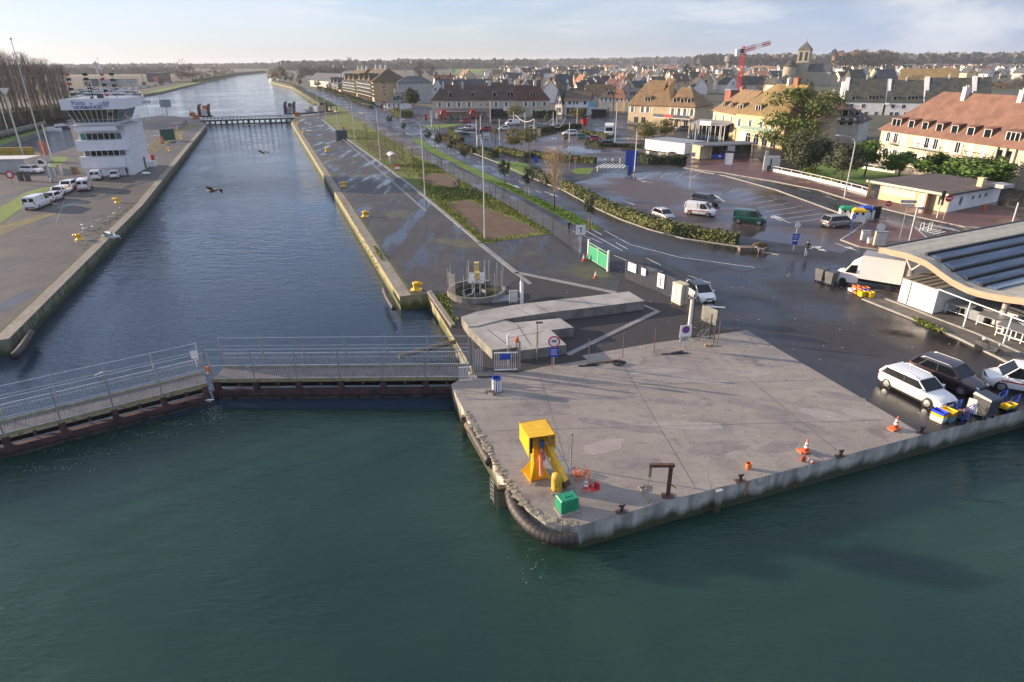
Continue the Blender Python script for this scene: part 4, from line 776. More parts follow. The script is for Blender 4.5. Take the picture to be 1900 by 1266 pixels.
by_axis('small white hatchback with a black roof parked by the beige cabinet','hatch',WH,(1280,543),(1318,569),roofc=('black_roof',(.015,.015,.017)))
by_wheels('dark green panel van beside the puddle in the car park','van',GN,(1368,415),(1409.5,418.6),cat='van',name='parked_van')
rw=by_wheels('white and red lettered panel van in the car park, black people carrier behind it','van',WH,(1276.4,399),(1316,403.5),cat='van',name='parked_van',stripe=red)
by_wheels('black people carrier parked behind the red and white van','mpv',DK,(1285,378),(1323,384))
by_axis('silver hatchback half hidden behind the long clipped hedge','hatch',SV,(1217,402),(1262,419))
by_wheels('silver grey people carrier beside the recycling bins','mpv',('warmgrey',(.25,.24,.235)),(1544,424.5),(1577,421.5))
# left quay vehicles
hd=(52,-20)
G='white cars in the row on the left quay'
for (x,y),k,l in(((57,391),'bigvan','white van with green rear marks at the near end of the left quay row'),((92,376),'hatch','small white car second from the near end of the left quay row'),((107,364),'estate','white car third in the left quay row, behind two others'),((123,354),'suv','white car at the far end of the left quay row, beside the chevron van')):
    by_axis(l,k,WH,(x,y),(x+52,y-21),group=G,cat='van' if k=='bigvan' else 'car',name='parked_van' if k=='bigvan' else 'parked_car')
v=by_axis('white works van with red chevrons on its back doors on the left quay','bigvan',WH,(156,356),(168,336),cat='van',name='parked_van')
m=MB()
for k in range(8): m.bx(-2.60,-2.575,-.8+k*.2,-.7+k*.2,.55+.0,.72)
[m.bx(-2.60,-2.575,s*.86-.05,s*.86+.05,.6,1.8) for s in(1,-1)]; m.build('chevron_marks',red,v)
by_axis('white panel van parked against the foot of the control tower','van',WH,(178,336),(190,322),cat='van',name='parked_van'); by_axis('white hatchback parked against the control tower beside the standing man','hatch',WH,(213,333),(222,322))
by_wheels('white panel van behind a white car left of the control tower','bigvan',WH,(48,317),(88,314),cat='van',name='parked_van'); by_wheels('white car in front of a panel van left of the control tower','suv',WH,(39,322),(70,323))
# upper car park and street
for i,(k,c,a,b,l) in enumerate([('bigvan',WH,(964,232),(935,233),'white delivery van parked in front of the dark shop'),('van',SV,(880,241),(850,244),'silver van beside the red car in the upper car park'),('hatch',RD,(912,243),(890,243),'bright red hatchback parked beside the tall white pole'),('hatch',WH,(946,242),(920,242),'white hatchback right of the bright red car'),
 ('hatch',DK,(872,249),(850,250),'black hatchback in front of the silver van'),('suv',WH,(1070,251),(1040,252),'white off-road car in the middle of the upper car park'),('hatch',('teal',(.02,.12,.12)),(1071,258),(1097,259),'teal hatchback beside the dark red one in the upper car park'),('hatch',('darkred',(.22,.02,.03)),(1096,261),(1118,262),'dark red hatchback beside the teal one'),
 ('suv',DK,(1114,272),(1142,272),'black off-road car behind the long low hedge'),('hatch',RD,(874,228),(856,228),'red car in front of the café terrace'),('estate',SV,(863,246),(842,249),'silver estate nearest the avenue bend'),('hatch',WH,(985,243),(1000,238),'white hatchback behind the round trees'),('suv',GY,(1280,243),(1262,243),'grey car beside the glass café terrace')]):
    by_axis(l,k,c,a,b,far=(i>99),cat='van' if 'van' in k else 'car',name='parked_van' if 'van' in k else 'parked_car')
rnd=random.Random(5)
for i in range(22):
    t_=i/21; x=610+(722-610)*t_**1.0; y=170.5+(203-170.5)*t_**1.1
    col=rnd.choice([WH,WH,SV,DK,RD,GY,BL]); cn=col[0].replace('plum','dark')
    by_axis('small distant %s car in the kerbside row before the balcony flats, %s'%(cn,('near the black hedge','by the far end','mid row','near the old villa')[int(t_*3.99)] ),rnd.choice(['hatch','estate','suv']),col,(x,y),(x-4,y-1.6),far=True,group='cars parked along the avenue flats')
# motorhome
b=P(1130,252); g=thing('motorhome','tall white motorhome driving towards the upper car park','motorhome',b,R(-100)); g.scale=(1.15,)*3
m=MB(); m.bx(-2.6,1.6,-1.1,1.1,.5,2.9); m.loft([[(x,-1.05*k,z0),(x,1.05*k,z0),(x,1.05*k,z1),(x,-1.05*k,z1)] for x,k,z0,z1 in((1.6,1,.4,2.95),(2.2,1,.4,2.6),(2.6,.97,.4,1.3),(3.0,.9,.45,1.1))]); m.build('body',white,g); m=MB(); m.poly([(2.22,-.9,2.4),(2.62,-.9,1.35),(2.62,.9,1.35),(2.22,.9,2.4)]); m.v=[(x+.02,y,z+.02) for x,y,z in m.v]; m.build('windscreen',glass,g)
for s in(1,-1):
    for x in(-1.6,2.1): m=MB(); m.lathe([(.2,-.1),(.36,-.1),(.36,.1),(.2,.1)],(x,s*.98,.36),12,0,Matrix.Rotation(R(90),3,'X')); m.build('wheel',black,g)
    m=MB(); m.bx(-1.5,-.2,s*1.1-.02,s*1.1+.02,1.6,2.2); m.build('window',glass,g)
# box truck
a=P(1663,545);b=P(1563,528); d=(b-a).normalized(); g=thing('box_truck','white box truck parked at the end of the market hall','truck',a,math.atan2(d.y,d.x),None,(.84,.95,.95))
def tr(): return g
m=MB(); m.bx(-.2,4.0,-1.95,.15,.95,3.35); m.build('cargo_box',white,g); m=MB(); m.bx(-.24,4.04,-1.99,.19,3.35,3.39); m.build('box_roof',mat('roof_grey',(.30,.31,.32),.5,scale=1.5),g)
m=MB(); [m.bx(-.235,-.2,y0,y1,1.0,3.3) for y0,y1 in((-1.9,-.93),(-.87,.1))]; do=m.build('rear_door',white,g); m=MB(); [m.bx(-.26,-.235,y,y+.05,.98,3.32) for y in(-.95,-.5,-1.4,.05)]; m.build('locking_bar',dgrey,do)
m=MB(); m.bx(-.2,4.9,-1.4,-.4,.5,.95); m.build('chassis',black,g)
m=MB(); m.loft([[(x,-.9-.95*k,z0),(x,-.9+.95*k,z0),(x,-.9+.95*k*.98,(z0+z1)/2),(x,-.9+.82*k,z1),(x,-.9-.82*k,z1),(x,-.9-.95*k*.98,(z0+z1)/2)] for x,k,z0,z1 in((4.05,1,.4,2.35),(4.6,1,.35,2.35),(5.1,1,.35,2.15),(5.75,.98,.35,1.35),(6.35,.94,.38,1.12),(6.6,.82,.45,.85))]); sm(m.build('cab',white,g).data)
m=MB(); m.loft([[(4.1,-1.6,2.35),(4.1,-.2,2.35),(4.1,-.25,2.9),(4.1,-1.55,2.9)],[(5.0,-1.5,2.25),(5.0,-.3,2.25),(5.0,-.4,2.3),(5.0,-1.4,2.3)]]); m.build('wind_deflector',white,g)
m=MB(); m.poly([(5.13,-1.62,2.12),(5.78,-1.75,1.40),(5.78,-.05,1.40),(5.13,-.18,2.12)]); m.v=[(x+.015,y,z+.02) for x,y,z in m.v]
for s in(1,-1): m.poly([(4.35,-.9+s*.955,1.35),(5.5,-.9+s*.955,1.35),(5.0,-.9+s*.86,2.12),(4.35,-.9+s*.86,2.2)])
m.build('window',glass,g)
for s in(1,-1):
    for x in(.9,5.55): m=MB(); m.lathe([(.2,-.13),(.37,-.13),(.37,.13),(.2,.13)],(x,-.9+s*.86,.37),14,0,Matrix.Rotation(R(90),3,'X')); w_=m.build('wheel',black,g); m=MB(); m.lathe([(.21,-.1),(.2,.12)],(x,-.9+s*.88,.37),12,0,Matrix.Rotation(R(90),3,'X')); m.build('rim',rimc,w_)
    m=MB(); m.box((5.05,-.9+s*1.12,1.5),(.12,.22,.38)); m.build('mirror',black,g); m=MB(); m.ell((6.3,-.9+s*.72,.85),(.2,.18,.14),8,5); m.build('headlight',lampc,g); m=MB(); m.bx(-.24,-.2,-.9+s*.85-.12,-.9+s*.85+.12,.62,.8); m.build('tail_light',tailc,g)
# scooter
a=P(1816,651);b=P(1849,660); d=(b-a).normalized(); t=thing('motor_scooter','black and silver scooter parked by the market hall kerb','scooter',(a+b)/2,math.atan2(d.y,d.x))
for x in(-.65,.65):
    m=MB(); m.lathe([(.16,-.05),(.26,-.05),(.28,0),(.26,.05),(.16,.05)],(x,0,.28),14,0,Matrix.Rotation(R(90),3,'X')); w_=m.build('wheel',black,t); m=MB(); m.lathe([(.17,-.03),(.17,.03)],(x,0,.28),12,0,Matrix.Rotation(R(90),3,'X')); m.build('rim',galv,w_)
m=MB(); m.loft([[(x,-w_,z0),(x,w_,z0),(x,w_*.8,z1),(x,-w_*.8,z1)] for x,w_,z0,z1 in((-.9,.10,.55,.8),(-.55,.17,.45,.82),(-.1,.16,.32,.75),(.0,.15,.28,.40),(.3,.15,.28,.38),(.42,.14,.3,.6),(.55,.12,.35,.95))]); m.build('fairing',mat('scooter_grey',(.10,.10,.105),.3),t)
m=MB(); m.loft([[(x,-w_,z0),(x,w_,z0),(x,w_*.8,z1),(x,-w_*.8,z1)] for x,w_,z0,z1 in((-.85,.1,.80,.88),(-.5,.15,.82,.92),(-.1,.14,.75,.84))]); m.build('seat',black,t)
m=MB(); m.tube((.62,0,.3),(.42,0,1.05),.035,6); m.tube((.42,-.33,1.08),(.42,.33,1.08),.02,6); m.build('handlebar',galv,t); m=MB(); m.ell((.58,0,.85),(.09,.13,.13),8,5); m.build('headlight',lampc,t); m=MB(); m.ell((-.45,0,1.02),(.16,.14,.13),8,6); m.build('helmet',offwhite,t)
# bicycles
def bicycle(loc,rot,label,c=dgrey,group=None):
    t=thing('bicycle',label,'bicycle',loc,rot,group); Mx=Matrix.Rotation(R(90),3,'X')
    for x in(-.52,.52):
        m=MB(); n=20
        m.pipe([(x+.33*math.cos(2*math.pi*k/n),0,.34+.33*math.sin(2*math.pi*k/n)) for k in range(n+1)],.022,5)
        for k in range(6): a=math.pi*k/6; m.tube((x+.32*math.cos(a),0,.34+.32*math.sin(a)),(x-.32*math.cos(a),0,.34-.32*math.sin(a)),.004,3)
        m.build('wheel',black,t)
    m=MB()
    for a,b in(((-.52,.34),(-.05,.3)),((-.52,.34),(-.2,.8)),((-.05,.3),(-.2,.85)),((-.05,.3),(.38,.78)),((-.2,.78),(.36,.85)),((.52,.34),(.36,.95))): m.tube((a[0],0,a[1]),(b[0],0,b[1]),.018,5)
    m.build('frame',c,t); m=MB(); m.ell((-.22,0,.92),(.14,.07,.03),8,4); m.build('saddle',black,t); m=MB(); m.pipe([(.28,-.28,1.0),(.38,-.1,1.02),(.38,.1,1.02),(.28,.28,1.0)],.015,5); m.build('handlebar',black,t); return t
bicycle(P(1302,612),R(20),'dark bicycle leaning inside the fence corner, upper of two'); bicycle(P(1304,630),R(12),'grey bicycle leaning inside the fence corner, lower of two',grey)
# wheelie bins
def wheelie(loc,rot,label,body,lid,s=1,group=None,cat='wheelie bin'):
    t=thing('wheelie_bin',label,cat,loc,rot,group,s); m=MB(); m.loft([[(-.42*k,-.5*k,z),(.42*k,-.5*k,z),(.42*k,.5*k,z),(-.42*k,.5*k,z)] for k,z in((.78,.16),(.95,.9),(1.0,1.15),(1.05,1.2))]); m.build('bin_body',body,t)
    m=MB(); m.loft([[(-.46,-.53,1.2),(.46,-.53,1.2),(.46,.53,1.2),(-.46,.53,1.2)],[(-.42,-.48,1.3),(.42,-.48,1.3),(.40,.48,1.36),(-.40,.48,1.36)]]); m.build('lid',lid,t)
    for x in(-.3,.3):
        for y in(-.35,.35): m=MB(); m.lathe([(.09,-.03),(.09,.03)],(x,y,.09),8,0,Matrix.Rotation(R(90),3,'Y')); m.build('wheel',black,t)
    return t
binm=mat('bin_grey',(.13,.135,.14),.55,scale=2)
wheelie(P(1522,522),R(-60),'left one of two grey wheeled bins in front of the box truck',binm,dgrey); wheelie(P(1540,528),R(-60),'right one of two grey wheeled bins in front of the box truck',binm,dgrey)
wheelie(P(1822,772),R(18),'dark wheeled container among the fish crates at the quay edge, white flap',dgrey,mat('blue_black',(.04,.05,.075),.4),1.1)
wheelie(P(1316,598),R(20),'dark rubbish container behind the notice board at the fence corner',dgrey,dgrey,1.05)
# crates
def crate(loc,rot,label,c,s=(.6,.4,.22),group='fish crates'):
    t=m=MB(); x,y,z=s; i=.025
    m.loft([[(-x/2*k,-y/2*k,h),(x/2*k,-y/2*k,h),(x/2*k,y/2*k,h),(-x/2*k,y/2*k,h)] for k,h in((.9,0),(1,z),(.94,z),(.84,.03))]); m.bx(-x*.52,x*.52,-y*.52,-y*.49,z-.05,z-.01); m.bx(-x*.52,x*.52,y*.49,y*.52,z-.05,z-.01)
    return simple('fish_crate',label,'crate',m,c,loc,rot,group)
cr=dict(orange=orange,blue=mat('crate_blue',(.03,.08,.62),.45),yellow=mat('crate_yellow',(.85,.55,.02),.45),white=white,red=mat('crate_red',(.62,.06,.07),.45),teal=mat('crate_teal',(.12,.32,.30),.5),pale=mat('crate_pale',(.5,.52,.45),.5))
b=P(1597,546); u=(P(1625,560)-b).normalized(); v_=Vector((-u.y,u.x,0))
for k,(i,j,l,c,w_) in enumerate([(-.9,.1,0,'orange','bottom left corner'),(-.9,.1,1,'orange','top of the left stack'),(-.25,.15,0,'red','under the orange tops'),(-.25,.15,1,'orange','second from the left'),(-.3,.65,0,'orange','back row left'),(-.3,.65,1,'orange','topmost at the back'),(-.75,-.4,0,'white','front left'),(.35,.1,0,'blue','lower middle'),(.35,.1,1,'blue','upper middle'),(.35,.6,0,'blue','back middle'),(.95,.2,0,'yellow','lower right'),(.95,.2,1,'yellow','upper right'),(.6,-.4,0,'yellow','front right, lower'),(.6,-.4,1,'yellow','front right, upper'),(-.1,-.4,0,'orange','front centre')]):
    crate(b+u*i+v_*j+Vector((0,0,l*.24+.06)),math.atan2(u.y,u.x),'%s fish crate in the pile behind the box truck, %s'%(c,w_),cr[c],(.62,.45,.26),'crates piled behind the box truck')
b=P(1752,781); ur=math.atan2((P(1800,760)-b).y,(P(1800,760)-b).x)
for k,(i,j,l,c,w_) in enumerate([(-.35,.2,0,'pale','bottom of the left stack'),(-.35,.2,1,'white','second in the left stack'),(-.35,.2,2,'yellow','third in the left stack'),(-.35,.2,3,'blue','top of the left stack'),(.25,0,0,'teal','bottom of the right stack'),(.25,0,1,'teal','second in the right stack'),(.25,0,2,'orange','third in the right stack'),(.25,0,3,'yellow','top of the right stack')]):
    crate(b+Vector((i*math.cos(ur)-j*math.sin(ur),i*math.sin(ur)+j*math.cos(ur),l*.17)),ur+R(90),'%s fish crate by the white estate at the quay edge, %s'%(c,w_),cr[c],(.75,.5,.2),'crates stacked at the quay edge')
def rollcage(p,label,c1,c2,n=3):
    t=thing('mesh_trolley',label,'trolley',p,ur); m=MB(); [m.tube((x,y,0),(x,y,1.0),.025,5) for x in(-.5,.5) for y in(-.35,.35)]
    for y in(-.35,.35): [m.tube((-.5,y,z),(.5,y,z),.02,4) for z in(.15,.55,1.0)]; m.tube((-.5,y,.15),(.5,y,1.0),.02,4)
    m.build('cage_frame',blue,t); m=MB(); m.box((0,0,.15),(.9,.6,.05)); m.build('tray',dgrey,t); return t
rollcage(P(1781,776),'blue framed trolley holding brown nets left of the dark container',rust,rust); m=MB(); [m.ell((random.Random(k).uniform(-.3,.3),random.Random(k+9).uniform(-.2,.2),.3+.06*k),(.22,.16,.14),8,5) for k in range(6)]; simple('net_heap','brown net heap inside the blue trolley','net',m,mat('brown_net',(.25,.13,.09),.9,scale=9,bump=.6),P(1781,776))
rollcage(P(1866,757),'blue framed trolley holding yellow floats at the right end of the quay',rust,rust)
for k in range(4): crate(P(1864+k%2*12,757-k%2*3,.22+.2*(k//2)),ur,'yellow crate inside the right hand blue trolley, %s'%('lower left','lower right','upper left','upper right')[k],cr['yellow'],(.5,.45,.2),'yellow crates in the trolley')
m=MB(); m.bx(-.02,.02,-.4,.4,.1,1.05); simple('plastic_sheet','white plastic panel leaning between trolley and dark container','panel',m,white,P(1804,770),ur+.3)
# ---------------------------------------------------------------- plants
def leafcol(name,c,c2,k=.35): 
    if name in MATS:return MATS[name]
    m=mat(name,c,.7,scale=.9,col2=c2,lo=.4,hi=.6,spec=.25); return m
evg=leafcol('evergreen_leaf',(.105,.12,.065),(.05,.06,.032)); ivy=leafcol('bright_leaf',(.13,.22,.04),(.06,.115,.022)); olive=leafcol('olive_leaf',(.24,.21,.07),(.13,.125,.04)); conif=leafcol('conifer_leaf',(.18,.22,.05),(.075,.11,.028))
hedgel=leafcol('hedge_leaf',(.22,.22,.07),(.085,.10,.035)); hedged=leafcol('dark_hedge_leaf',(.06,.085,.03),(.028,.042,.018)); hedgeb=leafcol('brown_hedge_leaf',(.14,.10,.05),(.07,.055,.03)); dead=leafcol('dry_leaf',(.21,.16,.085),(.11,.08,.05)); greyg=leafcol('grey_green_leaf',(.15,.155,.11),(.08,.085,.06)); autumn=leafcol('autumn_leaf',(.26,.14,.05),(.13,.07,.03)); browntw=leafcol('brown_twig_leaf',(.145,.105,.075),(.085,.062,.045))
def leafmesh(name,pts,size,seed,m,out=None,asp=.6,jit=.5):
    rg=np.random.default_rng(seed); n=len(pts); nrm=rg.normal(size=(n,3))
    if out is not None: nrm=nrm*.75+out
    nrm/=np.linalg.norm(nrm,axis=1,keepdims=True)+1e-9; a=np.cross(nrm,rg.normal(size=(n,3))); a/=np.linalg.norm(a,axis=1,keepdims=True)+1e-9; b=np.cross(nrm,a)
    s=(size*(1-jit+2*jit*rg.random((n,1)))); a=a*s; b=b*s*asp
    v=np.stack([pts-a,pts-b*.9,pts+a,pts+b],1).reshape(-1,3)
    me=bpy.data.meshes.new(name); me.vertices.add(n*4); me.vertices.foreach_set('co',v.ravel().astype(np.float32)); me.loops.add(n*4); me.loops.foreach_set('vertex_index',np.arange(n*4,dtype=np.int32)); me.polygons.add(n); me.polygons.foreach_set('loop_start',np.arange(0,n*4,4,dtype=np.int32)); me.update(calc_edges=True); me.materials.append(m); return me
def clumps(rg,nc,n,r,rc,flat=1.0,lowcut=-.8,shell=.55):
    """n leaf places gathered in nc clumps in an ellipsoid of radii r"""
    c=rg.normal(size=(nc*3,3)); c/=np.linalg.norm(c,axis=1,keepdims=True); c*=(shell+(1-shell)*rg.random((nc*3,1))); c=c[c[:,2]>lowcut][:nc]
    k=rg.integers(0,len(c),n); d=rg.normal(size=(n,3)); d/=np.linalg.norm(d,axis=1,keepdims=True); d*=rg.random((n,1))**.4*rc*(.6+.8*rg.random((len(c),1)))[k]
    p=(c[k]+d); o=p/ (np.linalg.norm(p,axis=1,keepdims=True)+1e-6); o[:,2]+=.35; return p*np.array(r),o
CM={}
def crown(kind,seed,n=1500):
    k=(kind,seed,n)
    if k in CM:return CM[k]
    rg=np.random.default_rng(seed*7+3)
    P_={'round':(44,(1,1,.85),.36,.062,evg),'round_bright':(40,(1,1,.85),.38,.075,ivy),'oval':(18,(.62,.62,1),.36,.075,evg),'willow':(46,(1,1,.8),.34,.06,olive),'grey':(18,(1,1,.9),.34,.07,greyg),'brown':(24,(1,1,.95),.34,.055,browntw),'autumn':(22,(1,1,.9),.32,.07,autumn),'dark':(20,(.8,.8,1),.34,.08,hedged),'pine':(22,(1,1,.85),.36,.08,leafcol('pine_leaf',(.10,.11,.035),(.045,.055,.02)))}[kind]
    p,o=clumps(rg,P_[0],n,P_[1],P_[2]); CM[k]=leafmesh('crown',p,P_[3],seed,P_[4],o); return CM[k]
def trunkmesh(h,r,rc,seed,limbs=5):
    k=('t',h,r,rc,seed)
    if k in CM:return CM[k]
    rnd=random.Random(seed); m=MB(); m.pipe([(0,0,0),(rnd.uniform(-.05,.05)*h,0,h*.5),(rnd.uniform(-.06,.06)*h,rnd.uniform(-.05,.05)*h,h)],r,7,r2=r*.6)
    for i in range(limbs):
        a=2*math.pi*i/limbs+rnd.random(); e=rnd.uniform(.35,.9); m.pipe([(0,0,h*.85),(rc*.35*math.cos(a),rc*.35*math.sin(a),h+rc*.4*e),(rc*.75*math.cos(a),rc*.75*math.sin(a),h+rc*(.5+.7*e))],r*.5,5,r2=r*.15)
    CM[k]=m.mesh('trunk',bark); return CM[k]
def tree(label,pix,kind,ctop,cbot,wid,name='round_tree',cat='tree',n=1500,seed=1,group=None,trunk=.16,stakes=False,base=None):
    """crown rows ctop..cbot and width wid are pixels of the photograph at the tree's distance"""
    b=base if base is not None else P(*pix); zt=HG(pix[0],pix[1],ctop) if base is None else ctop; zb=HG(pix[0],pix[1],cbot) if base is None else cbot
    if base is None:
        dist=b.y*math.cos(TH)+CAM_H*math.sin(TH); rx=wid/2/FOC*dist
    else: rx=wid/2
    t=thing(name,label,cat,b,random.Random(seed*13+int(pix[0])).uniform(0,6),group); h=(zt-zb)
    obj('trunk',trunkmesh(round(max(.4,zb+h*.25),2),trunk,round(rx,2),seed),t)
    o=obj('crown',crown(kind,seed,n),t,(0,0,zb+h/2)); sz={'oval':.62,'dark':.8,'willow':.82,'round_bright':.92}.get(kind,1); sh={'round':.85,'round_bright':.85,'willow':.8,'grey':.9,'brown':.95,'autumn':.9,'pine':.85}.get(kind,1)
    o.scale=(rx/sz/1.13,rx/sz/1.13,h/2/sh/1.15)
    if stakes:
        m=MB(); [m.tube((s*.35,0,0),(s*.35,0,1.5),.045,5) for s in(-1,1)]; m.tube((-.35,0,1.4),(.35,0,1.4),.04,5); m.build('stake_frame',timberl,t)
    return t
def bare(label,base,h,w,name='bare_tree',seed=1,group=None,m_=None,n=90,up=.7,trunkc=None,rot=0):
    t=thing(name,label,'tree',base,rot,group); k=('bare',h,w,seed,n,up)
    if k not in CM:
        rnd=random.Random(seed); tm=MB(); bm_=MB(); tm.pipe([(0,0,0),(0,.02*h,h*.4),(.01*h,0,h*.93)],h*.016+.03,6,r2=.02)
        for i in range(n):
            z0=h*rnd.uniform(.25,.9); a=rnd.uniform(0,6.283); l=w*rnd.uniform(.5,1)*(1-.55*(z0/h)**2); e=l*up*rnd.uniform(.8,1.8)
            p=Vector((0,0,z0)); q=Vector((l*math.cos(a)*.5,l*math.sin(a)*.5,z0+e*.45)); r_=Vector((l*math.cos(a),l*math.sin(a),min(h*1.02,z0+e))); bm_.pipe([p,q,r_],.03*h/10,3,r2=.008)
            for j in range(5): s=q.lerp(r_,rnd.uniform(0,1)); d=Vector((rnd.uniform(-1,1),rnd.uniform(-1,1),rnd.uniform(.2,1.4)))*l*.32; bm_.tube(s,s+d,.010*h/8,3,.005,cap=False)
        CM[k]=(tm.mesh('trunk',trunkc or bark),bm_.mesh('crown',m_ or twig))
    obj('trunk',CM[k][0],t); obj('crown',CM[k][1],t); return t
def hedge(label,pts,w,h,m_,name='hedge',n=None,cat='hedge',tall=None):
    l=px(*pts) if not isinstance(pts[0],Vector) else pts; l=resample(l,.8); rg=np.random.default_rng(len(label)); t=thing(name,label,cat,(0,0,0)); tot=sum((b-a).length for a,b in zip(l,l[1:]))
    a=off(l,-w*.36);b=off(l,w*.36); m=MB()
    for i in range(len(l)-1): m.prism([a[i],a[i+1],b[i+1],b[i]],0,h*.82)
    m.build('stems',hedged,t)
    n=n or int(tot*(w+2*h)*34); L_=np.array([[p.x,p.y] for p in l]); u=rg.random(n)*(len(l)-1.001); i=u.astype(int); f=(u-i)[:,None]; c=L_[i]*(1-f)+L_[i+1]*f; d=L_[i+1]-L_[i]; d/=np.linalg.norm(d,axis=1,keepdims=True)+1e-9; nr=np.stack([-d[:,1],d[:,0]],1)
    side=rg.random(n); tw=w/(w+2*h); top=side<tw; s=np.where(rg.random(n)<.5,-1,1); offs=np.where(top,(rg.random(n)-.5)*w,s*w*.5*(.86+.22*rg.random(n))); z=np.where(top,h*(.9+.14*rg.random(n)),h*rg.random(n)); z=z*(1+.07*np.sin(u*1.3)+.05*np.sin(u*3.1))
    p=np.concatenate([c+nr*offs[:,None],z[:,None]],1); o=np.concatenate([nr*np.where(top,0,s)[:,None],np.where(top,1.,.3)[:,None]],1)
    obj('foliage',leafmesh('foliage',p,.16,3,m_,o),t); return t
# the long clipped hedge and its neighbours
hedge('long clipped hedge curving between the avenue and the car park',[(1046,350),(1075,362),(1106,381),(1152,400.5),(1205,420),(1268,436),(1320,445),(1366,452)],1.5,1.25,hedgel)
hedge('dark square cut hedge block at the point of the junction lawn',[(890,285),(908,291),(921,292)],2.2,1.5,hedged); hedge('brown thinning hedge along the avenue behind the young trees',[(842,268),(856,276),(880,285)],1.3,1.3,hedgeb); hedge('brownish low hedge between the avenue lanes farther up',[(822,258),(834,263),(840,267)],1.5,1.2,hedgeb)
hedge('grey green hedge tapering behind the bare street tree',[(990,324),(1003,332),(1018,342)],1.6,1.4,greyg,cat='hedge'); hedge('low leafy hedge under the pair of round willows',[(926,280),(950,287),(978,293)],1.8,1.1,hedgel); hedge('long low hedge on the lower side of the upper car park',[(988,290),(1030,297),(1070,300),(1104,303)],1.6,1.2,hedgel)
hedge('dark clipped hedge behind the blue board and white cabin',[(1176,297),(1205,303),(1240,304),(1268,302)],2.4,1.5,hedged); hedge('olive hedge round the parked cars at the avenue bend',[(838,243),(836,248),(842,255),(858,262)],1.2,1.2,hedgel)
hedge('strip of shrubs across the middle of the upper car park',[(1088,268),(1110,272),(1160,274),(1190,276)],1.4,.9,hedged); hedge('yellow green shrubs beside the dark red hatchback',[(1080,250),(1110,254),(1128,260)],1.8,1.3,hedgel); hedge('row of shrubs behind the garland poles',[(1000,246),(1040,242),(1075,238)],2,1.4,hedged); hedge('garden hedge beyond the low white wall',[(1495,326),(1530,334),(1560,345)],1.2,.8,ivy)
hedge('clipped garden hedge before the old villa',[(733,212),(745,218),(765,217)],3,2.4,hedgel); hedge('shrub belt along the far avenue gardens',[(592,166),(640,182),(690,200)],3,2.2,hedged); hedge('dark hedge under the stone house ends',[(992,219),(1020,217),(1030,216)],2.5,2.2,hedged)
# young evergreens along the avenue
for i,(b,c0,c1,w_,l) in enumerate([((1094,427),360,398,30,'nearest to the green gate'),((978,365),305,343,27,'second from the green gate'),((936,343),293,328,26,'third from the green gate'),((861,304),267,292,18,'fourth from the green gate'),((837,294),257,277,16,'fifth from the green gate'),((814,281),244,269,18,'sixth from the green gate'),((794,271),238,258,17,'seventh from the green gate'),((749,244),226,240,12,'second last up the avenue'),((724,232),213,227,14,'last up the avenue')]):
    tree('young dark evergreen tree on stakes along the avenue, '+l,b,'oval',c0,c1,w_,'young_tree',seed=i%3+1,n=1300,group='young trees along the avenue',trunk=.06,stakes=i<7)
b=P(1028,390); bare('leafless pale twigged street tree among the young evergreens',b,HG(1028,390,278),2.6,seed=3,n=150,up=1.3,m_=mat('pale_twigs',(.30,.22,.13),.8))
for i,(q,tp) in enumerate([((767,313),262),((748,298),250),((733,285),246),((681,256),222),((715,272),238),((700,250),222)]): bare('small leafless tree in the quay verge, %s'%('nearest the bus shelter','behind the bus shelter','beside the third lamp post','by the grey box','among the lamp posts','at the top of the verge')[i],P(*q),HG(*q,tp),2.0,seed=i%3+11,n=60,up=.8,group='small leafless trees in the verge')
for q,tp,w_,l in(((848,354),329,22,'pale clump of dry stems in the verge, left'),((878,364),341,18,'pale clump of dry stems in the verge, right')): tree(l,q,'grey',tp,q[1],w_,'dry_shrub','shrub',n=700,seed=5,trunk=.03)
for q,c0,c1,w_,l,k,sd_ in [((954,288),234,271,34,'left one of two round willow trees in the upper car park','willow',1),((981,283),236,268,31,'right one of two round willow trees in the upper car park','willow',2),((958,224),196,216,32,'round olive tree in front of the stone house','willow',2),((1069,230),198,220,25,'round olive tree before the white gabled house','willow',1),((1016,234),209,230,19,'grey green round shrub between the garland poles','grey',2),((919,262),238,249,13,'small round topped tree beside the wooden frame','willow',3),((1197,257),220,256,40,'left one of two low round olive trees behind the white cabin','willow',1),((1233,257),221,253,34,'right one of two low round olive trees behind the white cabin','willow',2),((1049,262),246,261,12,'yellow green upright bush beside the white pole','willow',3),
 ((1484,326),241,311,80,'broad grey green evergreen at the street corner of the garden','round',1),((1510,323),250,300,60,'evergreen standing behind the garden corner tree','round',3),((1560,343),266,326,76,'dense round evergreen beside the curved lamp post','round',2),((1603,329),258,305,58,'bright green round tree left of the red roofed terrace','round_bright',1),((1668,327),281,319,60,'bright green tree under the left end of the red roofed terrace','round_bright',2),((1735,338),282,328,84,'bright green tree behind the flat roofed pavilion','round_bright',3),((1812,350),289,343,106,'biggest bright green tree behind the pavilion chimney','round_bright',1),((766,207),160,195,38,'broad pine beside the balcony flats','pine',1),((1505,322),310,322,30,'leafy bright shrub on the garden lawn','round_bright',2),((1590,300),285,300,30,'dark shrub against the hipped house','dark',1)]:
    tree(l,q,k,c0,c1,w_,'pine_tree' if k=='pine' else 'round_tree',n=4600 if w_>50 else 2600,seed=sd_,trunk=.18 if w_>50 else .12)
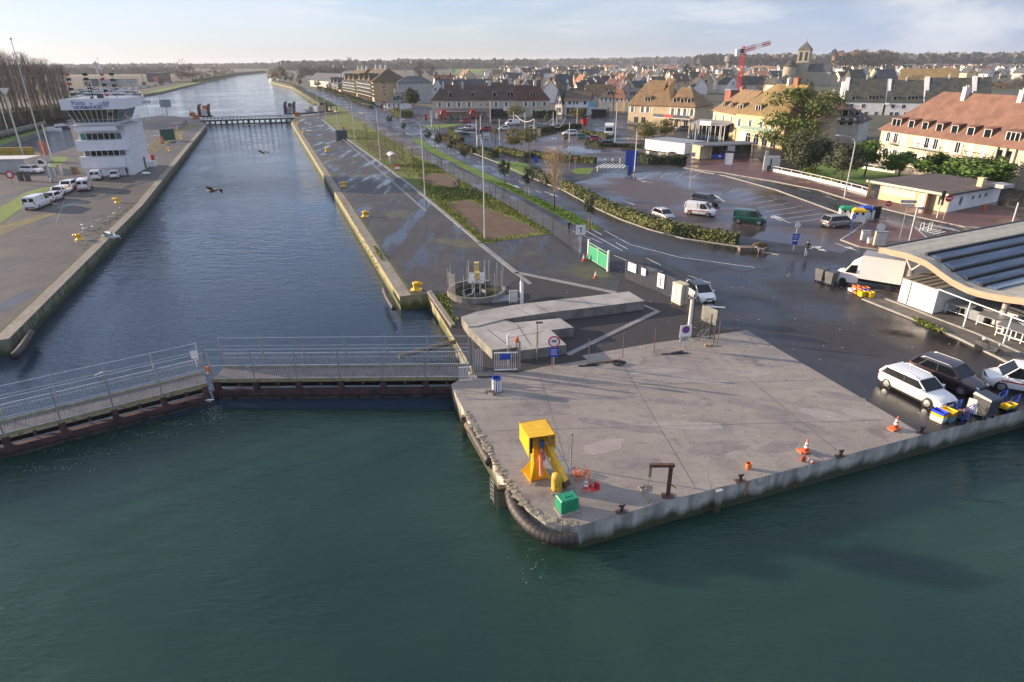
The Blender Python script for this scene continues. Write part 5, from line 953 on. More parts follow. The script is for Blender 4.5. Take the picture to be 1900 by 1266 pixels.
# big conifer, half of it bare
b=P(1487,277); t=thing('conifer_tree','tall spreading conifer, green on one side and bare brown on the other','tree',b); H_=HG(1487,277,165); rg=np.random.default_rng(8)
m=MB(); m.pipe([(0,0,0),(.3,0,H_*.3),(.1,.2,H_*.75)],.45,8,r2=.2); rnd=random.Random(3)
for i in range(16): a=rnd.uniform(0,6.28); z=rnd.uniform(.12,.7)*H_; l=rnd.uniform(4,7.5); m.pipe([(0,0,z),(l*.5*math.cos(a),l*.5*math.sin(a),z+l*.25),(l*math.cos(a),l*math.sin(a),z+l*.5)],.16,5,r2=.04)
m.build('trunk',bark,t)
pts=[];oo=[]
for i in range(78):
    a=rg.uniform(0,6.28); z=rg.uniform(.08,.95); rr=rg.uniform(.4,1)*10.4*(1-.45*abs(z-.4))
    x=rr*math.cos(a); 
    if x>1.5 and z<.80 and z>.1: continue
    c=np.array([x,rr*math.sin(a)*.8,z*H_]); n=190; d=rg.normal(size=(n,3))*np.array([1.35,1.2,.5]); pts.append(c+d); oo.append(np.tile([math.cos(a)*.4,math.sin(a)*.4,.8],(n,1)))
obj('foliage',leafmesh('foliage',np.concatenate(pts),.34,4,conif,np.concatenate(oo),.45),t)
m=MB()
for i in range(230):
    a=rnd.uniform(-1.4,1.4); z=rnd.uniform(.2,.8)*H_; l=rnd.uniform(2.5,7); p=Vector((rnd.uniform(0,2)*math.cos(a),rnd.uniform(0,2)*math.sin(a),z)); q=p+Vector((l*math.cos(a),l*math.sin(a)*.8,l*rnd.uniform(.25,.8))); m.pipe([p,p.lerp(q,.5)+Vector((0,0,-.2)),q],.05,3,r2=.015)
    for j in range(6): s=p.lerp(q,rnd.uniform(.4,1)); m.tube(s,s+Vector((rnd.uniform(-1,1),rnd.uniform(-1,1),rnd.uniform(0,1.2)))*.8,.02,3,.008,cap=False)
m.build('bare_branches',mat('brown_branches',(.17,.12,.085),.9,var=.3),t)
# rough grass tufts of the verge
def tufts(name,poly,n,h,m_,seed,exclude=()):
    q=np.array([[p.x,p.y] for p in px(*poly)]); rg=np.random.default_rng(seed)
    def inside(pts,q):
        x,y=pts[:,0],pts[:,1]; r=np.zeros(len(pts),bool); j=len(q)-1
        for i in range(len(q)):
            c=((q[i,1]>y)!=(q[j,1]>y))&(x<(q[j,0]-q[i,0])*(y-q[i,1])/(q[j,1]-q[i,1]+1e-12)+q[i,0]); r^=c; j=i
        return r
    pts=rg.random((n*6,2))*(q.max(0)-q.min(0))+q.min(0); k=inside(pts,q)
    for e in exclude: k&=~inside(pts,np.array([[p.x,p.y] for p in px(*e)]))
    pts=pts[k][:n]; p=np.concatenate([pts,(rg.random((len(pts),1))**2*h)+.03],1); o=np.tile([0,0,.35],(len(p),1))
    ob=obj(name,leafmesh(name,p,.13,seed,m_,o,.35),None); ob['kind']='stuff'; return ob
gl1=leafcol('verge_blades',(.24,.26,.05),(.11,.15,.03)); gl2=leafcol('lush_blades',(.09,.15,.035),(.05,.09,.02))
S1=[(827,375),(868,370),(897,384),(938,398),(975,414),(1008,434),(905,446),(882,430),(850,398)]
tufts('verge_grass_tufts',[(792,364),(890,450),(905,450),(1008,434),(1022,432),(955,390),(911,364),(849,332),(815,312),(760,290)],26000,.28,gl1,5,[S1,[(792,322),(827,321),(856,337),(848,350),(804,346),(775,332)]])
tufts('lush_weeds',[(795,358),(815,347),(850,352),(890,358),(905,368),(880,372),(850,368),(830,372),(812,372)],7000,.45,gl2,6)
tufts('upper_verge_tufts',[(640,240),(700,246),(740,270),(780,318),(760,330),(719,310),(660,262)],9000,.3,gl1,7); tufts('avenue_grass_tufts',[(900,333),(962,361),(1026,394),(1078,422),(1118,427),(1060,395),(985,363),(952,346)],7000,.12,leafcol('lawn_blades',(.16,.27,.045),(.09,.17,.03)),8)
tufts('kerb_weeds',[(1690,589),(1730,603),(1760,622),(1740,616),(1700,600)],700,.2,gl1,9); tufts('quay_edge_weeds',[(628,362),(640,372),(672,440),(712,512),(700,500),(664,434)],900,.22,gl1,10); tufts('quay_edge_weeds',[(690,455),(705,480),(716,487),(700,462)],500,.25,gl1,12); tufts('left_edge_weeds',[(150,470),(190,425),(262,372),(258,372),(186,422)],500,.16,gl1,13); tufts('pit_weeds',[(800,548),(830,545),(845,600),(860,585),(835,600)],900,.12,gl1,14)
# ---------------------------------------------------------------- fences along the avenue and the yard
fl=px((640,208),(700,243),(760,278),(815,312),(849,333),(911,365),(955,391),(1025,434),(1069,465),(1090,481)); t=thing('panel_fence','long grey welded panel fence between the quay verge and the avenue','fence',(0,0,0)); ps=along(fl,3.35)
for p,a in ps: m=MB(); m.box((p.x,p.y,0),(.09,.09,2.02),a); m.build('fence_post',dgrey,t)
for (p,a),(q,_) in zip(ps,ps[1:]):
    m=MB(); nz=9
    for j in range(nz): z=.1+1.8*j/(nz-1); m.tube((p.x,p.y,z),(q.x,q.y,z),.012,3,cap=False)
    nv=9
    for j in range(1,nv): s=p.lerp(q,j/nv); m.tube((s.x,s.y,.08),(s.x,s.y,1.92),.006,3,cap=False)
    m.build('mesh_panel',mat('bluegrey_wire',(.07,.085,.11),.5,.3),t)
A=P(1092.4,482);B=P(1126.7,503.5); d=B-A; g=thing('sheet_gate','green sheet metal double gate at the yard entrance','gate',A,math.atan2(d.y,d.x)); l=d.length; gh=1.95
m=MB()
for k in(0,1):
    m=MB(); x0=k*l/2+.05;x1=(k+1)*l/2-.05; m.bx(x0+.05,x1-.05,-.02,.02,.2,gh-.35); o=m.build('gate_sheet',greenm,g); m=MB()
    for x in(x0,x1): m.bx(x-.05,x+.05,-.05,.05,.12,gh)
    for z in(.14,gh-.36,gh-.06): m.bx(x0,x1,-.04,.04,z,z+.07)
    m.build('gate_frame',mat('pale_green_frame',(.20,.42,.28),.5),g)
for x,mm in((-.15,offwhite),(l+.12,offwhite)): m=MB(); m.box((x,0,0),(.2,.2,gh+.3)); m.build('gate_post',mm,g)
m=MB(); m.box((l+.1,.0,0),(1.3,.9,.16),.3); simple('ballast_block','concrete ballast block at the foot of the green gate','block',m,concd,B)
def rigid_fence(label,pts,h,step,nh=12):
    l=px(*pts); t=thing('panel_fence',label,'fence',(0,0,0)); ps=along(l,step); 
    if (Vector(l[-1])-ps[-1][0]).length>.6: ps.append((l[-1],ps[-1][1]))
    for p,a in ps: m=MB(); m.box((p.x,p.y,0),(.07,.07,h),a); m.build('fence_post',dgrey,t)
    for (p,a),(q,_) in zip(ps,ps[1:]): m=MB(); meshpanel(m,p,q,.06,h-.05,.22,h/nh,.006); m.build('mesh_panel',wire,t)
    return t
rigid_fence('grey yard fence carrying three white notices beside the beige cabinet',[(1160,517),(1193,530),(1225,543),(1251,555)],1.95,2.3); rigid_fence('short yard fence in front of the leaning bicycles',[(1268,569),(1290,594),(1310,618),(1324,637)],1.95,2.3)
fa=math.atan2((P(1251,555)-P(1160,517)).y,(P(1251,555)-P(1160,517)).x)
for q,sx_,sz_,z,l in(((1172,522),1.2,.85,1.0,'wide blank white notice on the yard fence'),((1193,531),.6,.7,1.1,'small square white notice in the middle of the yard fence'),((1225,544),.9,1.35,.55,'tall white notice with a dark centre strip on the yard fence')):
    t=thing('notice_board',l,'notice',P(*q),fa,'white notices on the yard fence'); m=MB(); m.bx(-sx_/2,sx_/2,-.09,-.06,z,z+sz_); m.build('board',white,t)
    if sz_>1: m=MB(); m.bx(-.06,.06,-.1,-.0905,z+.1,z+sz_-.1); [m.bx(-.35,.35,-.1,-.0905,z+.3*k+.2,z+.3*k+.23) for k in range(3)]; m.build('board_text',dgrey,t)
b=P(1260,562); t=thing('utility_cabinet','tall beige utility cabinet at the end of the yard fence','cabinet',b,fa); ch=HG(1260,562,525); bei=mat('beige_paint',(.52,.46,.34),.6,scale=2); m=MB(); m.loft([[(x,y,z) for x,y in((-.6*k,-.42*k),(.6*k,-.42*k),(.6*k,.42*k),(-.6*k,.42*k))] for k,z in((1,0),(1,ch-.1),(1.06,ch-.08),(1.0,ch))]); m.build('housing',bei,t)
for s in(-.29,.29): m=MB(); m.bx(s-.26,s+.26,-.445,-.42,.15,ch-.2); m.build('door',offwhite,t)
t=thing('notice_board','large weathered grey board fixed to the fence in front of the rubbish container','notice',P(1313,612),R(-55)); m=MB(); m.bx(-.75,.75,-.03,.03,.6,1.9); m.build('board',mat('grey_board',(.25,.25,.23),.7,scale=3),t)
m=MB(); m.tube((-.5,0,1.5),(.9,-.4,1.5),.07,7); simple('paper_roll','white roll resting on the dark rubbish container','roll',m,white,P(1318,600),R(5))
# ---------------------------------------------------------------- lamps, poles, signs
polem=mat('lamp_post_grey',(.45,.46,.46),.5,scale=1)
def lamp(base,top,label,arm=2.6,adir=R(180),r=.11,name='street_lamp',group=None):
    b=P(*base); h=HG(base[0],base[1],top); t=thing(name,label,'street lamp',b,adir,group); m=MB(); m.tube((0,0,0),(0,0,1.2),r*1.3,9); m.pipe([(0,0,0),(0,0,h*.5),(0,0,h-1.6)],r,9,r2=r*.8); m.build('lamp_pole',polem,t)
    m=MB(); m.pipe([(0,0,h-1.6),(.08,0,h-1.0),(.35,0,h-.5),(.9,0,h-.18),(arm,0,h)],r*.8,8,r2=r*.5); m.build('lamp_arm',polem,t); m=MB(); m.loft([[(arm-.1,-.09,h-.04),(arm-.1,.09,h-.04),(arm-.1,.07,h+.1),(arm-.1,-.07,h+.1)],[(arm+.25,-.16,h-.06),(arm+.25,.16,h-.06),(arm+.25,.1,h+.12),(arm+.25,-.1,h+.12)],[(arm+.65,-.1,h-.02),(arm+.65,.1,h-.02),(arm+.65,.06,h+.06),(arm+.65,-.06,h+.06)]]); m.build('lamp_head',offwhite,t); return t
for b,tp,l in(((900,445),244,'nearest tall curved street lamp, rising from the bare soil patch'),((789,363),222,'tall curved street lamp in the verge grass, second from the yard'),((706.5,299),193,'tall curved street lamp in the verge, third from the yard'),((659,260),182,'tall street lamp beside the third one in the upper verge'),((627,239),172,'tall street lamp above the dark grey quay box'),((606,223),153,'tall street lamp near the far lock gate, right one'),((592,214),161,'tall street lamp near the far lock gate, left one'),((745,228),190,'street lamp across the avenue by the old villa hedge')): lamp(b,tp,l,group='tall street lamps along the lock')
lamp((1567,366),252,'tall curved lamp post on the brick pavement by the garden wall',2.4,R(170),.12)
def pole(base,top,label,r=.10,name='white_pole',cat='pole',group='white poles in the upper car park',m_=None):
    b=P(*base); h=HG(base[0],base[1],top); t=thing(name,label,cat,b,0,group); m=MB(); m.pipe([(0,0,0),(0,0,h*.5),(0,0,h)],r,7,r2=r*.75); m.build('pole_shaft',m_ or white,t); m=MB(); m.lathe([(r*1.6,0),(r*1.6,.25),(r,.3)],n=8); m.build('pole_foot',grey,t); m=MB(); m.lathe([(r*.75,h),(r*1.3,h+.05),(r*.9,h+.25)],n=8); m.build('pole_cap',grey,t); return h
pl=[((910,227),188,'in front of the dark shop'),((927,262),222,'by the round topped small tree'),((885,278),223,'by the traffic signals at the bend'),((892,252),216,'left of the bright red hatchback'),((974,240),211,'left one carrying the garland'),((991,250),223,'standing among the round willows'),((1026,240),209,'at the right end of the garland'),((1033,231),193,'tall one left of the white gabled house'),((1070,239),201,'before the round olive tree'),((1056,265),229,'beside the yellow green bush'),((1141,264),192,'tallest one beside the motorhome'),((1177,319),245,'beside the blue board'),((801,237),206,'in the lawn before the café'),((1288,272),228,'between cabin and glass terrace'),((1313,266),238,'in front of the kiosk'),((1336,262),235,'right of the kiosk pole'),((953,232),208,'first of the garland posts')]
for b,tp,l in pl: pole(b,tp,'tall slim white pole '+l)
t=thing('garland','white garland slung between the car park poles','garland',(0,0,0))
for a,b_ in(((957,211),(991,224)),((991,224),(1026,236)),((1026,236),(1048,237))):
    p=P(a[0],a[1]+31);q=P(b_[0],b_[1]+24 if b_[1]<230 else b_[1]+10); p.z=4.6;q.z=4.2; m=MB(); m.pipe([p.lerp(q,k/8)+Vector((0,0,-1.4*math.sin(math.pi*k/8))) for k in range(9)],.10,5); m.build('garland_rope',offwhite,t)
post_sign('no_entry_sign','red no entry sign beside the splitter island',P(1067,316),R(-5),2.7,[(2.35,.42,red,('bar',white))]); post_sign('no_entry_sign','red no entry sign at the left corner of the pavilion',P(1641,411),R(-10),2.7,[(2.4,.40,red,('bar',white))]); post_sign('no_entry_sign','large red no entry sign at the right corner of the pavilion',P(1750,408),R(-10),3.2,[(2.9,.46,red,('bar',white))])
post_sign('direction_sign','small grey sign on a pole by the brick pavement',P(1056,317),R(0),3.6,[],[(3.3,.5,.5,grey,None)]); post_sign('direction_sign','grey board sign on a thin pole left of the kiosk',P(1282,325),R(0),4.2,[],[(3.8,.9,.8,offwhite,('lines',dgrey))])
post_sign('direction_sign','leaning pole with crossed white direction boards by the no entry sign',P(1669,443),R(-12),4.8,[],[(4.5,1.7,.35,grey,('lines',white)),(4.1,1.5,.3,offwhite,None)])
post_sign('round_mirror_sign','round pale sign disc on the recycling island',P(1628,452),R(-10),2.3,[(1.95,.5,offwhite,('ring',white))]); post_sign('blue_parking_sign','blue and white sign on a thin post by the walking man',P(1471,470),R(0),3.6,[(3.2,.33,offwhite,('ring',white))],[(1.9,.75,.7,blue,('lines',white)),(1.2,.6,.4,blue,None)],cat='road sign')
post_sign('blue_pole_sign','slim blue pole with a small blue plate by the grey people carrier',P(1575,446),R(-5),3.2,[],[(2.9,.45,.5,blue,('lines',white))],pm_=blue); post_sign('bike_path_sign','white square sign on a post where the cyclist rides',P(1076,468),R(8),3.3,[],[(2.6,1.1,1.1,white,('i',dgrey)),(1.6,.5,.45,offwhite,None)])
post_sign('blue_arrow_sign','blue keep right sign at the tip of the junction lawn',P(995,307),R(0),1.9,[(1.5,.5,blue,('ring',blue))],[(.8,.7,.6,blue,None)])
t=thing('blue_board','large plain blue board on a short leg beside the white pole','board',P(1170,318),R(-5)); m=MB(); m.bx(-1.15,1.15,-.06,.06,1.1,4.0); m.build('board',blue,t); m=MB(); m.bx(-.55,.4,-.06,.06,0,1.1); m.build('leg',blue,t)
t=thing('map_totem','white and purple information totem on the brick pavement','totem',P(1350,315),R(-20)); m=MB(); m.bx(-.75,.75,-.06,.06,1.0,3.2); m.build('board',white,t); m=MB(); [m.bx(x-.06,x+.06,-.08,.08,0,3.6) for x in(-.8,.8)]; m.build('leg',mat('purple_post',(.22,.15,.35),.5),t); m=MB(); m.bx(-.5,.9,-.05,.05,3.6,4.6); m.build('top_sign',grey,t)
t=thing('bus_stop_totem','slim white stop totem with a person shaped shadowed bin beside it','totem',P(1418,318),R(-15)); m=MB(); m.bx(-.3,.3,-.08,.08,0,3.9); m.build('column',white,t); m=MB(); m.bx(-.28,.28,-.1,-.081,2.9,3.7); m.build('head_panel',offwhite,t); m=MB(); m.lathe([(.28,0),(.3,1.0),(.2,1.1)],c=(.7,.2,0),n=10); m.build('bin',dgrey,t)
def signals(p,rot,h,label):
    t=thing('traffic_light',label,'traffic light',p,rot); m=MB(); m.tube((0,0,0),(0,0,h),.09,8); m.build('signal_pole',offwhite,t); m=MB(); m.bx(-.2,.2,-.35,-.1,h-1.0,h+.15); o=m.build('signal_head',black,t)
    for k,c in enumerate((dgrey,dgrey,dgrey)): m=MB(); m.lathe([(.1,-.02),(.1,.02)],(0,-.36,h-.78+.35*k),10,0,Matrix.Rotation(R(90),3,'X')); m.build('lens',c,o)
    m=MB(); m.bx(-.14,.14,.1,.3,h*.5,h*.5+.5); m.build('repeater',dgrey,t); return t
signals(P(1738,405),R(-10),3.6,'traffic light at the front corner of the pavilion'); signals(P(1876,421),R(-30),4.2,'traffic light on a white pole at the right edge of the street'); signals(P(886,266),0,3.4,'traffic light at the avenue bend, left one'); signals(P(893,268),0,3.6,'traffic light at the avenue bend, right one'); signals(P(806,258),R(180),3.2,'traffic light across the avenue from the lawn'); signals(P(815,256),R(180),3.0,'traffic light at the lawn corner on the avenue')
b=P(1686,452); t=thing('camera_post','leaning grey post with a camera head above the market roof','post',b); m=MB(); m.tube((0,0,0),(.0,0,4.2),.11,8); m.box((.25,0,4.1),(.6,.2,.22)); m.build('shaft',galv,t); m=MB(); m.ell((.6,0,4.2),(.22,.2,.2),8,6); m.build('camera',grey,t)
t=thing('bus_shelter','curved clear bus shelter in the quay verge','shelter',P(729,307),R(108)); m=MB(); [m.tube((x,y,0),(x,y,2.3),.05,5) for x in(-1.8,1.8) for y in(-.6,.6)]; m.build('shelter_frame',galv,t); m=MB(); prof=[(-.9,2.2),(-.5,2.5),(0,2.62),(.5,2.5),(.9,2.2)]; m.loft([[(x,y,z) for y,z in prof]+[(x,y,z-.06) for y,z in prof[::-1]] for x in(-2.2,2.2)]); m.build('shelter_roof',mat('milky_panel',(.5,.53,.52),.3),t); m=MB(); m.bx(-1.8,1.8,.58,.62,.3,2.1); m.build('back_panel',glassl,t); m=MB(); m.bx(-1.5,1.5,.2,.5,.45,.5); m.build('bench',grey,t)
t=thing('warning_board','leaning red and white board at the corner of the bus shelter','board',P(738,317),R(20)); m=MB(); m.box((0,0,0),(1.0,.1,1.3),0,tilt=Matrix.Rotation(R(-25),3,'X')); m.build('board',red,t); m=MB(); m.box((0,-.06,.3),(.8,.02,.5),0,tilt=Matrix.Rotation(R(-25),3,'X')); m.build('white_field',white,t)
t=thing('quay_box','dark blue grey equipment box on the quay verge with an orange post behind','box',P(634,257),R(15)); m=MB(); m.bx(-1.7,1.7,-1,1,0,2.3); m.build('case',mat('slate_box',(.06,.085,.10),.5,scale=1),t); m=MB(); m.bx(-1.75,-1.3,-1.05,1.05,0,2.35); m.build('end_frame',grey,t); m=MB(); m.bx(-.8,.8,-1.03,-1.0,.2,2.1); m.build('door',mat('slate_door',(.05,.07,.085),.5),t)
t=thing('orange_post','orange lifebuoy post behind the dark quay box','post',P(639,248)); m=MB(); m.bx(-.3,.3,-.2,.2,.0,2.0); m.build('housing',orange,t); m=MB(); m.bx(-.2,.2,-.24,-.2,1.0,1.7); m.build('cover',red,t)
# recycling bins
def recyc(p,rot,c,label,top):
    t=thing('recycling_bank',label,'recycling bin',p,rot); m=MB(); m.loft([[(-.85*k,-.75*k,z),(.85*k,-.75*k,z),(.85*k,.75*k,z),(-.85*k,.75*k,z)] for k,z in((.95,.1),(1,.3),(1,1.4))]); m.build('bank_body',c,t); m=MB(); m.loft([[(-.87*k,-.77*k,z),(.87*k,-.77*k,z),(.87*k,.77*k,z),(-.87*k,.77*k,z)] for k,z in((1,1.4),(.95,1.65),(.6,1.85))]); m.build('bank_top',top,t); m=MB(); [m.lathe([(.17,-.02),(.17,.02)],(x,-.79,1.28),10,0,Matrix.Rotation(R(90),3,'X')) for x in(-.35,.35)]; m.build('mouth',black,t); return t
recyc(P(1568,408),R(-15),offwhite,'green topped recycling bank at the left end of the bins',green); recyc(P(1590,412),R(-15),white,'yellow topped recycling bank in the middle of the bins',yellow); recyc(P(1605,407),R(-15),white,'blue topped recycling bank at the right end of the bins',blue)
t=thing('advert_panel','dark framed upright panel right of the recycling banks','panel',P(1622,409),R(10)); m=MB(); m.bx(-.7,.7,-.08,.08,.2,1.9); m.build('frame',dgrey,t); m=MB(); m.bx(-.58,.58,-.1,-.081,.35,1.75); m.build('pane',glass,t)
for q,w_,h_,l in(((1604,447),.9,1.2,'white cabinet with metal trim on the recycling island'),((1615,453),.7,.7,'low white box between the two island cabinets'),((1631,457),1.3,1.7,'wide beige cabinet at the tip of the recycling island')):
    t=thing('street_cabinet',l,'cabinet',P(*q),R(-15),'street cabinets on the recycling island'); m=MB(); m.bx(-w_/2,w_/2,-.3,.3,.1,h_); m.build('housing',bei if h_>1.5 else white,t); m=MB(); m.bx(-w_/2-.03,w_/2+.03,-.33,.33,h_,h_+.06); m.build('lid',grey,t); m=MB(); m.bx(-w_*.4,w_*.4,-.325,-.3,.2,h_-.1); m.build('door',offwhite,t)
for q in((1123,303),(1137,303),(1151,303),(1109,318)): 
    t=thing('stone_bollard','squat pale bollard by the zebra crossing, %s'%('left of three','middle of three','right of three','alone on the lower side')[[1123,1137,1151,1109].index(q[0])],'bollard',P(*q),0,'pale bollards by the zebra crossing'); m=MB(); m.lathe([(.18,0),(.17,.8)],n=10); m.build('shaft',bei,t); m=MB(); m.lathe([(.2,.8),(.2,.9),(.1,1.0)],n=10); m.build('cap',offwhite,t)
for s in(0,1): 
    m=MB(); m.pipe([(0,0,0),(0,0,.9),(.12,0,1.05),(1.0,0,1.05),(1.12,0,.9),(1.12,0,0)],.045,6); simple('hoop_barrier','white hoop barrier at the zebra crossing, %s'%('left','right')[s],'barrier',m,white,P(1706+s*15,430),R(40),'white hoop barriers')
# low garden wall with rail
def wallrail(label,pts,h,rh,name='garden_wall'):
    l=px(*pts); t=thing(name,label,'wall',(0,0,0)); a=off(l,-.12);b=off(l,.12); m=MB()
    for i in range(len(l)-1): m.prism([a[i],a[i+1],b[i+1],b[i]],0,h)
    m.build('wall_base',offwhite,t); m=MB()
    for i in range(len(l)-1): m.tube(l[i]+Vector((0,0,rh)),l[i+1]+Vector((0,0,rh)),.06,5)
    m.build('rail',offwhite,t)
    for p,_ in along(l,2.6): m=MB(); m.box((p.x,p.y,h),(.14,.14,rh-h)); m.build('wall_post',offwhite,t)
wallrail('low white garden wall with a rail along the brick pavement',[(1432,318),(1480,328),(1540,342),(1600,358),(1614,364)],.55,1.0); wallrail('low white railed wall behind the garden trees',[(1600,313),(1630,318),(1660,322)],.5,1.0)
t=thing('gate_pillar','white rendered wall end with a dark slot at the garden corner','wall',P(1428,316),R(-12)); m=MB(); m.bx(-1.3,1.6,-.25,.25,0,2.7); m.build('wall_panel',white,t); m=MB(); m.lathe([(.3,0),(.3,1.9),(.15,2.2)],(0,-.0,.2),10); m.v=[(x,y*.9-.03,z) for x,y,z in m.v]; m.build('slot',dgrey,t)
b=P(1445,315); t=thing('long_wall','long grey wall leading back beside the garden evergreens','wall',b,R(-8)); m=MB(); m.bx(0,6,0,.3,0,1.9); m.build('wall_panel',concd,t); m=MB(); m.bx(-.05,6.05,-.05,.35,1.9,2.0); m.build('coping',conc,t)
# planters, wooden frame
for i,q in enumerate([(1173,274),(1190,283),(1212,288),(1246,290)]):
    t=thing('stone_planter','square stone planter in front of the white cabin, %s'%('first','second','third','fourth')[i]+' from its pole end','planter',P(*q),R(-5),'stone planters at the cabin'); m=MB(); m.loft([[(-1.1*k,-.5*k,z),(1.1*k,-.5*k,z),(1.1*k,.5*k,z),(-1.1*k,.5*k,z)] for k,z in((.9,0),(1,.8),(.85,.8),(.8,.6))]); m.build('trough',bei,t); m=MB(); m.ell((0,0,.75),(.8,.35,.3),8,5); m.build('plant',hedged,t)
t=thing('wooden_frame','small white wooden display frame near the round topped tree','frame',P(903,267)); m=MB(); [m.bx(x-.08,x+.08,-.08,.08,0,2.9) for x in(-.8,.8)]; m.bx(-.72,.72,-.06,.06,2.6,2.85); m.bx(-.72,.72,-.06,.06,1.4,1.6); m.build('frame_bars',offwhite,t); m=MB(); m.bx(-.7,.7,-.03,.03,2.0,2.55); m.build('panel',white,t)
t=thing('red_flower_tub','big red flower tub on the traffic island before the white house','tub',P(1084,230)); m=MB(); m.lathe([(1.0,0),(1.35,1.9),(1.45,1.9),(1.3,1.7)],n=14); m.build('tub',red,t); obj('plant',crown('dark',2,500),t,(0,0,2.9)).scale=(1.2,1.2,1.5)
t=thing('low_planter_wall','low stone planter with a dry bush at the tip of the long hedge','planter',P(1397,466),R(-4)); m=MB(); m.bx(-1.6,1.6,-.5,.5,0,.5); m.build('trough',concrete('brown_stone',(.22,.17,.12),(.12,.09,.07),2),t); m=MB(); m.ell((.7,0,.65),(.9,.4,.45),10,6); m.build('plant',hedgeb,t)
# ---------------------------------------------------------------- buildings
cream=mat('cream_render',(.60,.49,.31),.75,scale=.8,col2=(.48,.38,.24),bump=.1); creamp=mat('pale_render',(.66,.61,.52),.75,scale=.6,col2=(.46,.42,.35)); stone=mat('stone_wall',(.60,.53,.40),.8,scale=1.5,col2=(.46,.40,.30),bump=.3); ochre=mat('ochre_render',(.60,.48,.28),.75,scale=.6,col2=(.50,.39,.22)); whiter=mat('white_render',(.80,.78,.75),.7,var=.12,scale=.5); greyr=mat('grey_render',(.42,.42,.41),.75,var=.15,scale=.4)
def roofmat(name,c,c2,li=None,k=.6):
    m=mat(name,c,.75,scale=.5,col2=c2,bump=.4,bscale=7,lo=.38,hi=.64,spec=.3); return m
rtan=roofmat('tan_tiles',(.27,.18,.095),(.185,.12,.07)); rbrown=roofmat('brown_tiles',(.115,.078,.06),(.07,.05,.042)); rred=roofmat('red_brown_tiles',(.225,.125,.09),(.155,.085,.065)); rslate=roofmat('slate_tiles',(.10,.108,.125),(.06,.066,.078)); rmoss=roofmat('mossy_slate',(.095,.095,.065),(.045,.052,.06)); rlich=roofmat('lichen_tiles',(.29,.21,.08),(.20,.135,.075)); rorange=roofmat('orange_tiles',(.34,.16,.09),(.24,.11,.065)); rdark=roofmat('dark_red_tiles',(.12,.055,.045),(.075,.04,.036))
awn=mat('striped_awning',(.30,.20,.19),.6,scale=9,col2=(.07,.06,.065),stretch=(4,.1,.1))
def HGw(p,row):
    lo,hi=0,120
    for _ in range(50):
        m=(lo+hi)/2
        if Q(p.x,p.y,m)[1]>row: lo=m
        else: hi=m
    return m
def window(par,x,y,z,w_,h,face=0,shut=None,nm='window'):
    k=('w',round(w_,2),round(h,2),shut.name if shut else 0)
    if k not in CM:
        m=MB(); f=.07
        m.bx(-w_/2,w_/2,-.03,.02,0,f);m.bx(-w_/2,w_/2,-.03,.02,h-f,h);m.bx(-w_/2,-w_/2+f,-.03,.02,f,h-f);m.bx(w_/2-f,w_/2,-.03,.02,f,h-f);m.bx(-f/2,f/2,-.025,.02,f,h-f); m.bx(-w_/2-.06,w_/2+.06,-.1,.02,-.08,-.001)
        a=m.mesh('window',white); m=MB(); m.bx(-w_/2+f,w_/2-f,-.008,.015,f,h-f); b=m.mesh('pane',glass); c=None
        if shut: m=MB(); m.bx(-w_/2-w_*.5,-w_/2-.02,-.06,-.02,0,h); c=m.mesh('shutter',shut)
        CM[k]=(a,b,c)
    a,b,c=CM[k]; o=obj(nm,a,par,(x,y,z),face); obj('pane',b,o)
    if c: s=obj('shutter',c,o); s2=obj('shutter',c,o,(w_*1.5+.0,0,0)); 
    return o
